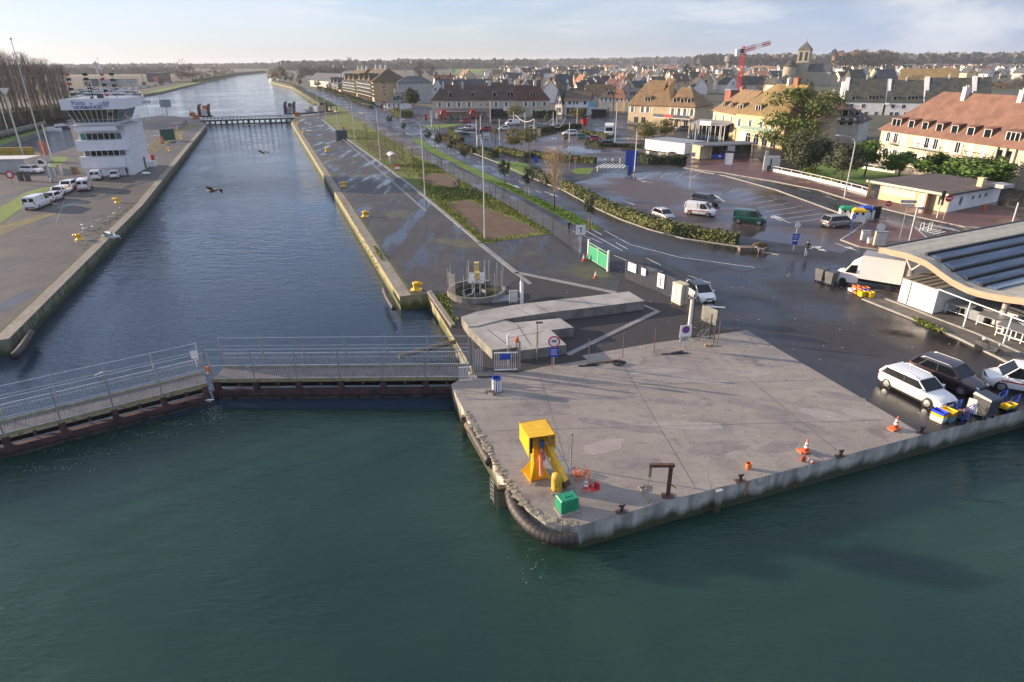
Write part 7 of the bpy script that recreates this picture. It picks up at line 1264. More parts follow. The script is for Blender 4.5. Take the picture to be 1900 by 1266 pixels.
solar=mat('blue_glazed_sheet',(.13,.19,.28),.22,scale=1.5,col2=(.05,.09,.16),rvar=.1,spec=.8,stretch=(1,.12,1)); nb=5; 
for k in range(nb):
    a=sA+(sB-sA)*k/nb+.18;b=sA+(sB-sA)*(k+1)/nb-.18; m=MB(); nst=30; st=[]
    for i in range(nst+1):
        s=a+(b-a)*i/nst; st.append((s,zat(s)))
    nr=64
    vs=[];fs=[]
    for i,(s,z) in enumerate((st[0],st[10],st[20],st[30])):
        for j in range(nr*2+1): vs.append((s,1.2+(DP-2.2)*j/(nr*2),z+.06+(.09 if j%2 else 0)))
    w_=nr*2+1
    for i in range(3):
        for j in range(nr*2): fs.append((i*w_+j,i*w_+j+1,(i+1)*w_+j+1,(i+1)*w_+j)[::-1])
    m.add(vs,fs); m.build('glazed_panel',solar,hall)
    m=MB(); s=a-.26; z=zat(s); m.loft([[(s-.12,y,z+.02),(s+.12,y,zat(s+.12)+.02),(s+.12,y,z+.24),(s-.12,y,z+.24)] for y in(1.0,DP-.8)]); m.build('roof_gutter',black,hall)
for y in(2,8,14,20):
    for s in(sp[3][0],sp[15][0]-.3):
        z=zat(s); m=MB(); m.tube((s,y,0),(s,y,z-1.9 if s<0 else z-.3),.24,12); m.build('column',conc,hall)
        if s<0:
            for ds,dy in((-1.3,0),(-.4,1.2),(1.5,0),(1.2,1.2)): m=MB(); m.tube((s,y,z-1.95),(s+ds,y+dy,zat(s+ds)-.2),.08,6); m.build('brace',offwhite,hall)
m=MB(); [m.bx(sp[0][0]+.1,sp[-1][0],y-.1,y+.1,2.2,2.3) for y in()]
A=P(1666,563);
# white shed
a=P(1665,560);b=P(1727,583); d=(b-a).normalized(); l=(b-a).length; t=thing('white_shed','white panel shed with dark roof seams under the market roof edge','shed',a,math.atan2(d.y,d.x)); sh=HGw(a,517); m=MB(); m.bx(0,l,0,5.2,.06,sh); m.build('shed_wall',white,t); m=MB(); m.loft([[(-.06,-.06,sh+.002),(l+.06,-.06,sh+.002),(l+.06,-.06,sh+.08),(-.06,-.06,sh+.08)],[(-.06,5.3,sh+.002),(l+.06,5.3,sh+.002),(l+.06,5.3,sh+.3),(-.06,5.3,sh+.3)]]); rf=m.build('shed_roof',mat('shed_roof_grey',(.26,.25,.22),.6,scale=1),t); 
for k in range(1,5): m=MB(); x=l*k/5; m.loft([[(x-.03,-.05,sh+.085),(x+.03,-.05,sh+.085),(x+.03,-.05,sh+.12),(x-.03,-.05,sh+.12)],[(x-.03,5.28,sh+.302),(x+.03,5.28,sh+.302),(x+.03,5.28,sh+.33),(x-.03,5.28,sh+.33)]]); m.build('roof_seam',dgrey,rf)
m=MB(); m.bx(l*.26,l*.285,-.03,-.003,.1,sh); m.bx(l*.6,l*.61,-.02,-.003,.1,sh); m.build('wall_seam',dgrey,t)
# rail posts and fish stalls
t=thing('stall_railing','long white tubular rail on posts along the market hall stalls','railing',(0,0,0)); q=px((1729,584),(1787,609),(1861,640),(1965,684)); 
for p in q: m=MB(); m.box(p,(.09,.09,2.3)); m.build('railing_post',white,t)
m=MB()
for u,v in zip(q,q[1:]): m.tube(u+Vector((0,0,2.28)),v+Vector((0,0,2.28)),.05,6)
m.build('top_rail',white,t)
def stall(p,label,l=2.2,w_=1.0,h=.9):
    t=thing('fish_stall',label,'stall',p,math.atan2(kd.y,kd.x),'steel fish stalls under the market roof'); m=MB(); m.loft([[(-l/2,-w_/2,h),(l/2,-w_/2,h),(l/2,-w_/2,h+.06),(-l/2,-w_/2,h+.06)],[(-l/2,w_/2,h+.2),(l/2,w_/2,h+.2),(l/2,w_/2,h+.26),(-l/2,w_/2,h+.26)]]); m.build('stall_top',galv,t)
    for x in(-l/2+.1,l/2-.1): 
        for y in(-w_/2+.1,w_/2-.1): m=MB(); m.box((x,y,0),(.07,.07,h)); m.build('leg',white,t)
    m=MB(); m.bx(-l/2+.14,l/2-.14,-w_/2+.07,-w_/2+.12,.3,.36); m.build('stretcher',white,t)
for i,(q,l_) in enumerate([((1752,578),2.4),((1770,588),2.0),((1832,612),2.2),((1866,632),2.0),((1892,642),2.0),((1850,597),2.6),((1890,612),2.6),((1812,588),2.2)]): stall(P(*q)+kn*.6,'steel fish stall table under the market roof, %s'%('beside the white shed','behind the shed table','right of the round column','in front, right of the column','cut by the right picture edge','second row, behind the column','second row, at the right','second row, left of the column')[i],l_)
for q,sz,mm,l_ in(((1795,600),(1.6,1.1,1.0),galv,'square steel tub under the roof, left of the round column'),((1845,612),(1.5,1.2,1.1),offwhite,'white insulated fish tub right of the round column'),((1870,620),(1.4,1.2,1.0),galv,'steel fish tub beside the white insulated one')):
    t=thing('fish_tub',l_,'tub',P(*q)+kn*1.2,math.atan2(kd.y,kd.x)); m=MB(); m.loft([[(-sz[0]/2*k,-sz[1]/2*k,z),(sz[0]/2*k,-sz[1]/2*k,z),(sz[0]/2*k,sz[1]/2*k,z),(-sz[0]/2*k,sz[1]/2*k,z)] for k,z in((.92,.15),(1,sz[2]),(.94,sz[2]),(.88,.3))]); m.build('tub',mm,t); m=MB(); [m.box((x*sz[0]*.4,y*sz[1]*.4,0),(.1,.1,.15)) for x in(-1,1) for y in(-1,1)]; m.build('feet',black,t)
for k,(q,mm,l_) in enumerate([((1850,566),red,'red banner board at the back of the market hall'),((1885,577),white,'white banner with grey script at the back of the market hall'),((1828,560),mat('purple_board',(.25,.12,.2),.5),'purple banner board at the back of the market hall'),((1870,571),blue,'blue banner board at the back of the market hall')]):
    t=thing('stall_banner',l_,'banner',P(*q)+kn*1.0,math.atan2(kd.y,kd.x)); m=MB(); m.bx(-1.2,1.4,-.03,.03,.8,1.9); m.build('banner_cloth',mm,t); m=MB(); [m.tube((x,0,0),(x,0,2.3),.05,6) for x in(-1.3,1.5)]; m.build('banner_post',offwhite,t)
    if k==1:
        m=MB(); m.pipe([(-.6,-.05,1.2),(-.4,-.05,1.6),(-.3,-.05,1.2),(-.1,-.05,1.35),(0,-.05,1.2),(.2,-.05,1.5),(.3,-.05,1.2),(.6,-.05,1.35),(.8,-.05,1.25)],.035,4); m.build('script_line',dgrey,t)
# ---------------------------------------------------------------- control tower
A=P(161.6,328);B=P(249,324.5); d=(B-A).normalized(); W=(B-A).length; T=thing('control_tower','white lock control tower with a glazed top storey and port lettering','control tower',A,math.atan2(d.y,d.x)); dl=(P(270,307.7)-B).length
hF=HGw(B,233.5); hC=HGw(B+d*1.0,203)+.1; hT=HGw(B+d*1.5,183)
tw=mat('tower_white',(.74,.75,.78),.45,var=.06,scale=.5); seam=mat('panel_seam_grey',(.45,.46,.48),.6)
z1=hF*.40;z2=hF*.52;z3=hF*.73;z4=hF*.86
m=MB(); m.bx(.0,W,0,dl,0,z1); m.bx(.15,W,.8,dl,z1,z2); m.bx(-.35,W,-.4,dl,z2,z3); m.bx(.0,W,.8,dl,z3,z4); m.bx(.0,W,.6,dl,z4,hF); m.bx(-.4,W-1.2,-.5,1,z1-.02,z1+.02); m.build('tower_shaft',tw,T)
m=MB(); m.bx(-.3,W-.9,-.38,0,z1*.42,z1); m.build('lower_band',tw,T)
m=MB(); [m.bx(W,W+.015,.3,dl-.3,z,z+.05) for z in(hF*.18,hF*.36,hF*.54,hF*.72)]; m.build('panel_seams',seam,T)
for za,zb,cx in((z1,z2,0),(z3,z4,1)):
    for i in range(7):
        x=.45+i*(W-1.3)/7; m=MB(); m.bx(x+.04,x+(W-1.3)/7-.04,.62,.78,za+.08,zb-.08); m.build('window_pane',mat('teal_blind',(.05,.24,.24),.4) if(cx and i==0) else (glassl if i in(0,6) else glass),T); m=MB(); m.bx(x-.05,x+.05,.55,.79,za,zb); m.build('window_post',white,T)
for x in(W*.22,W*.74): m=MB(); m.bx(x-.55,x+.55,-.03,-.003,.05,2.1); m.build('door',offwhite,T)
m=MB(); m.bx(W+.003,W+.03,dl*.62,dl*.72,.1,2.3); m.build('door',dgrey,T); m=MB(); m.bx(W+.05,W+1.2,dl*.82,dl*.97,0,1.1); m.build('side_box',white,T); m=MB(); m.bx(W+.3,W+.8,dl*.99,dl*1.03,.2,2.2); m.build('lifebuoy_board',red,T)
m=MB(); m.bx(-1.7,-.35,3,7.5,0,hF-.1); m.build('stair_shaft',mat('tan_cladding',(.42,.37,.31),.7,scale=.4),T)
# gallery deck, sloped glazing, crown band
x0,x1,y0,y1=-.6,W+.5,-1.0,min(dl,10)+.6
m=MB(); m.bx(x0,x1,y0,y1,hF,hF+.25); m.build('gallery_deck',seam,T); m=MB(); m.bx(x0+.8,x1-1.4,y0-.02,y0+1,hF-.75,hF-.003); m.build('deck_fascia',tw,T)
m=MB()
for a,b in(((x0,y0),(x1,y0)),((x1,y0),(x1,y1)),((x0,y1),(x0,y0))):
    a=Vector(a);b=Vector(b); n=int((b-a).length/.35)
    for i in range(n+1): p=a.lerp(b,i/n); m.tube((p.x,p.y,hF+.25),(p.x,p.y,hF+1.25),.018,4,cap=False)
    for z in(.7,1.25): m.tube((a.x,a.y,hF+z),(b.x,b.y,hF+z),.03,5)
m.build('gallery_rail',galv,T)
b0=(x0+1.1,x1-1.3,y0+1.1,y1-1.0); b1=(x0+.35,x1-.3,y0+.35,y1-.3); zb_,zt_=hF+.7,hC
rect=lambda b,z:[(b[0],b[2],z),(b[1],b[2],z),(b[1],b[3],z),(b[0],b[3],z)]
m=MB(); m.loft([rect(b0,hF+.25),rect(b0,zb_)]); m.build('cab_sill',tw,T); m=MB(); m.loft([rect(b0,zb_+.002),rect(b1,zt_)]); m.build('cab_glazing',mat('cab_glass',(.05,.065,.06),.05,scale=.5,col2=(.02,.03,.03),spec=.8),T)
m=MB(); r0=rect((b0[0]-.02,b0[1]+.02,b0[2]-.02,b0[3]+.02),zb_);r1=rect((b1[0]-.02,b1[1]+.02,b1[2]-.02,b1[3]+.02),zt_)
for i,n in((0,9),(1,7),(3,7)):
    for k in range(n+1): a=Vector(r0[i]).lerp(Vector(r0[(i+1)%4]),k/n); b=Vector(r1[i]).lerp(Vector(r1[(i+1)%4]),k/n); m.tube(a,b,.05,4)
m.build('cab_mullions',white,T)
m=MB(); m.bx(b1[0]+1.5,b1[0]+4.2,b0[2]+1.5,b0[2]+2.0,zb_,zt_-.2); m.build('cab_desk',dgrey,T)
cb=(x0-.25,x1+1.0,y0-.3,y1+.2); m=MB(); m.loft([rect(cb,hC),rect(cb,hT)]); m.build('roof_band',tw,T); m=MB(); m.bx(cb[0]+.3,cb[1]-.3,cb[2]+.3,cb[3]-.3,hT,hT+.05); m.build('roof_deck',grey,T)
def text(s,size,par,loc,mm,bold=0,nm='lettering'):
    c=bpy.data.curves.new(nm,'FONT'); c.body=s; c.size=size; c.extrude=.01; c.offset=bold; c.materials.append(mm); o=bpy.data.objects.new(nm,c); S.collection.objects.link(o); o2=obj(nm,bpy.data.meshes.new_from_object(o.evaluated_get(bpy.context.evaluated_depsgraph_get())),par,loc); o2.rotation_euler=(R(90),0,0); bpy.data.objects.remove(o); return o2
bh=hT-hC; tb_=T.children[[c.name.split('.')[0] for c in T.children].index('roof_band')]
text('Ports',bh*.58,tb_,(1.1,cb[2]-.03,hC+bh*.48),blue,.006); text('de',bh*.26,tb_,(4.1,cb[2]-.03,hC+bh*.5),blue,.004); text('NORMANDIE',bh*.44,tb_,(1.3,cb[2]-.03,hC+bh*.09),mat('navy_paint',(.01,.03,.22),.5),.014)
m=MB(); 
for k in range(6): z=hC+bh*(.42+.06*k); m.poly([(4.9+.25*k,cb[2]-.02,z),(7.0+.12*k,cb[2]-.02,z+.03),(7.0+.12*k,cb[2]-.02,z+.07),(4.9+.25*k,cb[2]-.02,z+.03)]); 
for k in range(4): m.poly([(6.0+.3*k,cb[2]-.025,hC+bh*.2),(6.12+.3*k,cb[2]-.025,hC+bh*.2),(6.6+.3*k,cb[2]-.025,hC+bh*.78),(6.5+.3*k,cb[2]-.025,hC+bh*.78)])
m.build('emblem',mat('emblem_blue',(.12,.17,.38),.5),tb_)
def mast(x,y,h,name,mm,lights=()):
    m=MB(); m.tube((x,y,hT),(x,y,hT+h),.07,6); o=m.build(name,mm,T)
    for z,c,w_ in lights: m=MB(); m.box((x,y,hT+z),(w_,.3,.42)); m.build('signal_lamp',c,o)
mast(cb[0]+1.6,1.5,4.4,'signal_mast',white,[(4.0,red,.5),(3.2,black,.6),(2.4,red,.55),(1.5,black,.7),(.6,black,.7)]); mast(W*.73+.4,1.5,5.0,'signal_mast',white,[(4.0,red,.5),(3.2,red,.5),(2.2,black,.7),(1.2,black,.6),(.4,red,.5)]); mast(W*.38,3,4.2,'signal_mast',grey,[(4.0,black,.8),(3.2,black,.8),(2.4,black,.7)]); mast(W*.92,3,4.2,'signal_mast',grey,[(4.0,black,.8),(3.0,black,.8),(2.0,black,.7)]); mast(W*.62,4,6.5,'aerial_mast',white,[]); mast(cb[0]+.4,.5,2.5,'aerial_mast',dgrey,[])
m=MB(); m.box((W*.47,1.2,hT),(.5,.2,2.9)); o=m.build('radar_rack',black,T); m=MB(); [m.bx(W*.47-.13,W*.47+.13,1.06,1.098,hT+.3+.55*k,hT+.6+.55*k) for k in range(5)]; m.build('rack_openings',white,o); m=MB(); m.bx(W*.55,W*.65,2,3,hT+.05,hT+.8); m.build('roof_unit',dgrey,T)
fl=thing('flag','red and white flag flying above the tower roof','flag',T.matrix_basis@Vector((W*.56,5,hT)),0); m=MB(); m.tube((0,0,0),(0,0,6.6),.04,5); m.build('flagpole',grey,fl); m=MB(); m.poly([(0,0,6.5),(.45,-.1,6.2),(.5,-.1,5.2),(0,0,5.4)]); m.build('flag_cloth',redw,fl); m=MB(); m.poly([(.45,-.1,6.2),(.9,.1,6.0),(.95,.1,5.0),(.5,-.1,5.2)]); m.build('flag_cloth',white,fl)
# masts and things on the left quay
b=P(97,337); h=HG(97,337,74); t=thing('flagpole_mast','very tall slim mast leaning out of the left quay lawn','mast',b); m=MB(); m.pipe([(0,0,0),(0,0,h*.5),(0,0,h)],.17,8,r2=.05); m.build('mast_pole',polem,t); m=MB(); m.lathe([(.3,0),(.3,.5),(.2,.6)],n=10); m.build('mast_foot',grey,t); m=MB(); m.lathe([(.05,h),(.18,h+.1),(.1,h+.3)],n=8); m.build('mast_top',dgrey,t)
b=P(47,300); h=HG(47,300,172); t=thing('floodlight_mast','tall grey floodlight mast with a triangular head left of the tower','mast',b); m=MB(); m.pipe([(0,0,0),(0,0,h*.5),(0,0,h)],.2,8,r2=.12); m.build('mast_pole',polem,t); m=MB(); m.add([(-1.1,0,h+.9),(1.1,0,h+.9),(0,0,h-.5),(-1.1,.4,h+.9),(1.1,.4,h+.9),(0,.4,h-.5)],[(0,2,1),(3,4,5),(0,1,4,3),(0,3,5,2),(1,2,5,4)]); m.build('mast_head',offwhite,t)
for q,tp,l in(((14,240),190,'thin white mast at the left edge among the poplars'),((98,300),233,'short slim mast before the marina water')): pole(q,tp,l,.12,'slim_mast','mast','slim masts on the left bank')
b=P(0,300);e=P(68,300); d_=(e-b); t=thing('yellow_barrier','long yellow lock barrier wall with a grey rail at the left edge','barrier',P(-60,301),math.atan2((P(66,299)-P(-60,301)).y,(P(66,299)-P(-60,301)).x)); l=(P(66,299)-P(-60,301)).length; m=MB(); m.bx(0,l,0,.6,0,3.0); m.build('barrier_wall',mat('mustard_paint',(.42,.30,.05),.6,scale=.6),t); m=MB(); m.bx(-.05,l+.05,-.1,-.003,2.0,2.2); [m.bx(l*k/6,l*k/6+.2,-.08,-.003,0,2.9) for k in range(7)]; m.build('barrier_rib',mat('mustard_dark',(.33,.23,.04),.6),t)
t=thing('pale_roof_shed','low shed with a pale flat roof at the left edge','shed',P(-40,322),R(4)); m=MB(); m.bx(0,9.5,0,5,0,2.6); m.build('shed_wall',greyr,t); m=MB(); m.bx(-.2,9.7,-.2,5.2,2.6,2.75); m.build('shed_roof',offwhite,t)
t=thing('round_speed_sign','round red ringed sign facing the left quay road','road sign',P(24,342),0); m=MB(); m.tube((0,0,0),(0,0,2.0),.06,6); m.build('sign_post',galv,t); m=MB(); disc(m,(0,-.08,1.7),.75,0,0); o=m.build('sign_face',red,t); m=MB(); disc(m,(0,-.1,1.7),.42,0,0); m.build('sign_symbol',white,o)
for q,w_,h_,c,l in(((98,331),1.6,2.0,grey,'grey control box at the foot of the tall mast'),((141,322),1.4,1.2,mat('tan_box',(.25,.18,.12),.7),'brown box beside the tower corner'),((114,326),.7,2.0,galv,'slim steel gate post left of the tower'),((83,287),1.6,3.2,redw,'orange red hut beyond the mast by the marina water'),((40,336),.7,1.7,dgrey,'dark stand beside the round sign, left'),((53,336),.7,1.7,dgrey,'dark stand beside the round sign, right')):
    t=thing('quay_cabinet',l,'cabinet',P(*q),R(-15)); m=MB(); m.bx(-w_/2,w_/2,-.3,.3,0,h_); m.build('housing',c,t); m=MB(); m.bx(-w_/2-.04,w_/2+.04,-.34,.34,h_,h_+.06); m.build('lid',dgrey,t)
rigid_fence('wire fence along the road beside the control tower, dark green panel in it',[(272,292),(300,268),(330,245),(348,232)],1.8,4.5,6)
t=thing('green_screen','dark green screen panel in the left quay fence','panel',P(313,262),R(55)); m=MB(); m.bx(-2,2,-.05,.05,.2,3.2); m.build('screen',mat('dark_green_panel',(.02,.09,.06),.5),t); 
for x in(-2,2): m=MB(); m.bx(x-.08,x+.08,-.08,.08,0,3.3); m.build('frame_post',dgrey,t)
for q,l in(((302,267),'orange red lifebuoy post on the left quay fence'),((324,243),'small orange post on the left quay farther up')): t=thing('lifebuoy_post',l,'lifebuoy post',P(*q)); m=MB(); m.bx(-.3,.3,-.2,.2,0,1.8); m.build('housing',redw,t); m=MB(); m.bx(-.12,.12,-.24,-.2,.6,1.4); m.build('cover',white,t)
t=thing('white_sack','white sack lying by the tower side door','sack',P(270,324)); m=MB(); m.ell((0,0,.25),(.7,.5,.28),9,6); m.ell((.5,.2,.2),(.45,.4,.22),8,5); m.build('cloth',white,t)
t=thing('grey_sign_board','grey blue board on a leg at the canal end of the left quay','board',P(311,214),R(10)); m=MB(); m.bx(-2.2,2.2,-.1,.1,3.2,6.2); m.build('board',mat('bluegrey_board',(.25,.30,.36),.5),t); m=MB(); m.bx(-.15,.15,-.1,.1,0,3.2); m.build('leg',grey,t)
for q,tp,l in(((303,216),170,'tall thin lamp post at the canal end of the left quay'),((277,225),172,'tall thin lamp post beside the tower')): lamp(q,tp,l,2.0,R(180),.1,group='lamp posts on the left quay')
# ---------------------------------------------------------------- far lock gate
A=P(378,226);B=P(541,221); d=(B-A).normalized(); l=(B-A).length; g=thing('far_lock_gate','dark far lock gate with a walkway across the head of the lock','lock gate',A,math.atan2(d.y,d.x)); blk=mat('tarred_steel',(.03,.03,.032),.6)
m=MB(); m.bx(-1,l+1,-.6,1.2,.0,.45); m.build('deck',blk,g); m=MB(); m.bx(-.5,l+.5,-.4,1,-1.35,-1.0); m.build('lower_beam',blk,g)
for k in range(17): m=MB(); m.box((l*k/16,.1,-1.0),(.9 if k%4==0 else .55,1.0,1.0)); m.build('strut',blk,g)
m=MB(); [m.bx(-.5,l+.5,y,y+.08,z,z+.08) for y in(-.5,1.1) for z in(1.0,1.45)]; [m.bx(l*k/24-.05,l*k/24+.05,y,y+.08,.45,1.45) for y in(-.5,1.1) for k in range(25)]; m.build('handrail',blk,g)
for q,l_,r_ in(((381,216),'rusty twin lifting frame with a wheel at the left end of the far gate',0),((539,211),'dark twin lifting frame at the right end of the far gate',0)):
    t=thing('gate_lifting_frame',l_,'machinery',P(*q)); rm=rust if q[0]<400 else blk
    for x in(-2.2,1.6):
        m=MB(); n=8; m.loft([[(x+.0,y,z),(x+1.1,y,z),(x+1.1,y+.8,z),(x,y+.8,z)] for y,z in((-1.4,0),(-1.6,1.8),(-1.2,3.6),(-.2,4.6),(.8,4.8))]); m.build('frame_arm',rm,t)
    m=MB(); m.lathe([(1.3,-.2),(1.3,.2)],(-.1,-.8,1.6),16,0,Matrix.Rotation(R(90),3,'X')); m.build('gear_wheel',offwhite if q[0]<400 else grey,t); m=MB(); m.bx(-2.2,2.7,-1.8,1.2,-.2,.25); m.build('base_plate',blk,t); m=MB(); m.bx(-.6,.8,0,.8,2.5,4.2); m.build('counterweight',redw if q[0]<400 else dgrey,t)
for q,l_ in(((358,216),'orange machinery beside the left lifting frame'),((364,221),'second orange machinery box beside the left lifting frame'),((552,216),'orange machinery beside the right lifting frame')):
    t=thing('orange_machine',l_,'machinery',P(*q)); m=MB(); m.bx(-1,1,-.6,.6,.1,1.5); m.tube((-.5,0,1.5),(-.9,0,3),.2,7); m.build('housing',mat('rust_orange',(.42,.13,.04),.6),t); m=MB(); m.bx(-1.2,1.2,-.8,.8,0,.1); m.build('skid',dgrey,t)
t=thing('mooring_jetty','dark jetty with railings and small cabins right of the far gate','jetty',P(556,214),math.atan2((P(620,208)-P(556,214)).y,(P(620,208)-P(556,214)).x)); l=(P(620,208)-P(556,214)).length; m=MB(); m.bx(0,l,0,3,.1,.7); m.build('deck',blk,t); m=MB(); [m.box((l*k/10,0,.7),(.1,.1,1.2)) for k in range(11)]; m.bx(0,l,-.05,.05,1.8,1.9); m.build('railing',grey,t); 
for x,c in((.35,grey),(.6,galv),(.8,rust)): m=MB(); m.bx(l*x-1.2,l*x+1.2,.5,2.5,.7,3.0); m.build('deck_cabin',c,t)
t=thing('square_dolphin','row of dark mooring frames right of the far gate','mooring frame',P(588,207)); m=MB(); [m.box((k*2.2,0,0),(.35,.35,3.4)) for k in range(5)]; m.bx(-.3,9,-.2,.2,2.2,2.6); m.build('frame',blk,t)
# ---------------------------------------------------------------- marina, boats, left bank
def boatmeshes(seed):
    k=('boat',seed)
    if k in CM:return CM[k]
    rnd=random.Random(seed); L_=rnd.uniform(7,11); w_=L_*.3; m=MB(); secs=[]
    for x,k_,zd in((-.5,.75,.9),(-.3,.95,.85),(0,1,.9),(.25,.85,1.0),(.42,.45,1.15),(.5,.05,1.25)): secs.append([(x*L_,y*w_/2*k_,z) for y,z in((-.6,-.25),(-.9,.2),(-1,zd),(1,zd),(.9,.2),(.6,-.25))])
    m.loft(secs); hull=m.mesh('hull',white if seed%3 else mat('navy_hull',(.03,.05,.12),.3)); m=MB(); m.loft([[(x*L_,-w_*.3*q,z0),(x*L_,w_*.3*q,z0),(x*L_,w_*.26*q,z1),(x*L_,-w_*.26*q,z1)] for x,q,z0,z1 in((-.25,1,.85,1.6),(.1,1,.9,1.65),(.28,.7,1.0,1.2))]); cab=m.mesh('cabin',offwhite); m=MB(); h=L_*1.25; m.tube((.05*L_,0,.9),(.05*L_,0,h),.07,5); m.tube((.05*L_,0,1.9),(-.4*L_,0,2.0),.09,5); m.tube((.05*L_,-.6,h*.6),(.05*L_,.6,h*.6),.03,4); ms=m.mesh('mast',galv); m=MB(); m.tube((.03*L_,0,2.05),(-.38*L_,0,2.12),.2,6); sail=m.mesh('sail_cover',blue if seed%2 else dgrey); CM[k]=(hull,cab,ms,sail); return CM[k]
def boat(p,rot,seed,label,sail=True,group='boats in the marina'):
    t=thing('sail_boat' if sail else 'motor_boat',label,'boat',p,rot,group); a=boatmeshes(seed); obj('hull',a[0],t); obj('cabin',a[1],t)
    if sail: obj('mast',a[2],t); obj('sail_cover',a[3],t)
    return t
rnd=random.Random(21)
for i in range(54):
    row=i%6; u=(i//6)/9+rnd.uniform(0,.08); x=118+u*150; y=[167,171,176,182,189,198][row]+rnd.uniform(-1.5,1.5)
    if 112<x<268 and y<190 or x<150:
        side='beyond the tower roof' if x>150 else 'between tower and poplars'
        boat(P(x,y,WZ),R(rnd.choice([20,200])+rnd.uniform(-15,15)),i%5,'white hulled sailing boat in the marina %s, row %s'%(side,('one','two','three','four','five','six')[row]),rnd.random()<.8)
for i,(x,y,s) in enumerate([(20,231,0),(38,228,0),(60,224,1),(78,219,0),(96,216,1),(108,221,0),(112,210,1)]): boat(P(x,y,WZ),R(15+i*3),i%5,'moored boat under the leafless poplars, %s from the left edge'%('first','second','third','fourth','fifth','sixth','seventh')[i],bool(s))
boat(P(115,239,WZ),R(60),3,'small brown motor boat alone on the marina channel',False); boat(P(92,245,WZ),R(30),1,'motor boat at the end of the piled jetty',False)
A=P(0,258);B=P(86,236); d=(B-A).normalized(); t=thing('piled_jetty','grey piled landing jetty reaching into the marina channel','jetty',A,math.atan2(d.y,d.x)); l=(B-A).length; m=MB(); m.bx(-20,l,0,5,.2,.6); m.build('deck',greyr,t)
m=MB(); m.bx(-20,l,-.3,0,.6,1.9); m.build('parapet',concd,t)
for k in range(18): m=MB(); m.tube((l*k/17,-.3,-2),(l*k/17,-.3,1.0),.3,7); m.build('pile',darksteel,t)
# marina sheds and parked cars behind the boats
def lowshed(a,b,h,dep,c,roofc,label): A=P(*a);B=P(*b); g=bld('marina_building',label,A,B,dep,h,h+.1,c,roofc,cat='building',flat=True); L_=(B-A).length; [window(g,L_*f,-.02,h*.45,1.6,1.2) for f in(.25,.5,.75)]; return g
lowshed((172,161),(198,160),7,12,dgrey,grey,'dark grey marina clubhouse behind the tower roof'); lowshed((199,160.5),(230,159.5),6.5,12,mat('bluegrey_wall',(.28,.33,.38),.6),grey,'blue grey marina workshop right of the clubhouse'); lowshed((232,160),(258,159),6,12,greyr,dgrey,'grey marina workshop with sloping front'); lowshed((298,153),(318,151),10,14,dgrey,dgrey,'black quayside building beside the pink flags')
for x,y in((288,158),(292,157),(296,156),(302,155)):
    t=thing('pink_flag','pink red banner flag in the row beside the black marina building','flag',P(x,y),0,'pink banner flags'); m=MB(); m.tube((0,0,0),(0,0,8),.08,5); m.build('flagpole',white,t); m=MB(); m.bx(.1,1.8,-.03,.03,2.5,8); m.build('flag_cloth',mat('pink_cloth',(.70,.06,.12),.6),t)
for i in range(26):
    u=i/26; x=240+u*90; y=172-u*15+rnd.uniform(-1.0,1.0); by_axis('small distant %s car by the marina workshops, %s'%(['white','silver','dark','white'][i%4],('left end of the lot','middle of the lot','right end of the lot')[min(2,int(u*3))]),['hatch','estate','suv'][i%3],[WH,SV,DK,WH][i%4],(x,y-4),(x+6,y-4.6),far=True,group='cars by the marina')
for i,(x,y) in enumerate([(8,225),(24,223),(42,221),(58,218),(72,215)]): by_axis('pale car parked beneath the poplars, %s from the left'%('first','second','third','fourth','fifth')[i],'estate',[WH,SV][i%2],(x,y),(x+8,y-1),far=True,group='cars under the poplars')
t=thing('dock_crane','thin black dockside derrick beyond the marina','crane',P(268,158)); m=MB(); m.tube((0,0,0),(-1,0,12),.4,5); m.tube((0,0,9),(-8,0,22),.25,5); m.build('boom',dgrey,t); m=MB(); m.bx(-1.5,1.5,-1.5,1.5,0,3); m.build('cab',dgrey,t)
# leafless poplars
for i in range(26):
    x=-30+i*6.6; base=P(x,229-13*max(0,x)/130+(i%3-1)*3); h=HGw(base,88+ (max(0,x)/130)**1.1*30+rnd.uniform(-4,5)); bare('tall leafless poplar in the row on the marina bank, %s'%(('left end','left half','middle','right half','right end')[min(4,i*5//26)]),base,round(h/2)*2,round(h/12)*1.8+.5,'poplar_tree',seed=i%3+31,group='leafless poplars on the marina bank',n=105,up=1.5,m_=twigp,trunkc=bark,rot=i*1.3)
rg=np.random.default_rng(77)
hedge('brown undergrowth along the foot of the poplars',px((-40,229),(20,226),(80,219),(128,212)),8,4.2,hedgeb,'undergrowth',n=9000,cat='undergrowth'); 
for i,(x,y,t_,w_,k) in enumerate([(66,214,170,18,'autumn'),(76,212,180,12,'autumn'),(40,222,195,14,'brown'),(98,214,188,14,'brown')]): tree('%s bush at the foot of the poplars, %s'%('golden' if k=='autumn' else 'brown',('tallest gold one','smaller gold one','left brown one','right brown one')[i]),(x,y),k,t_,y-3,w_,'bush','bush',n=800,seed=i+3)
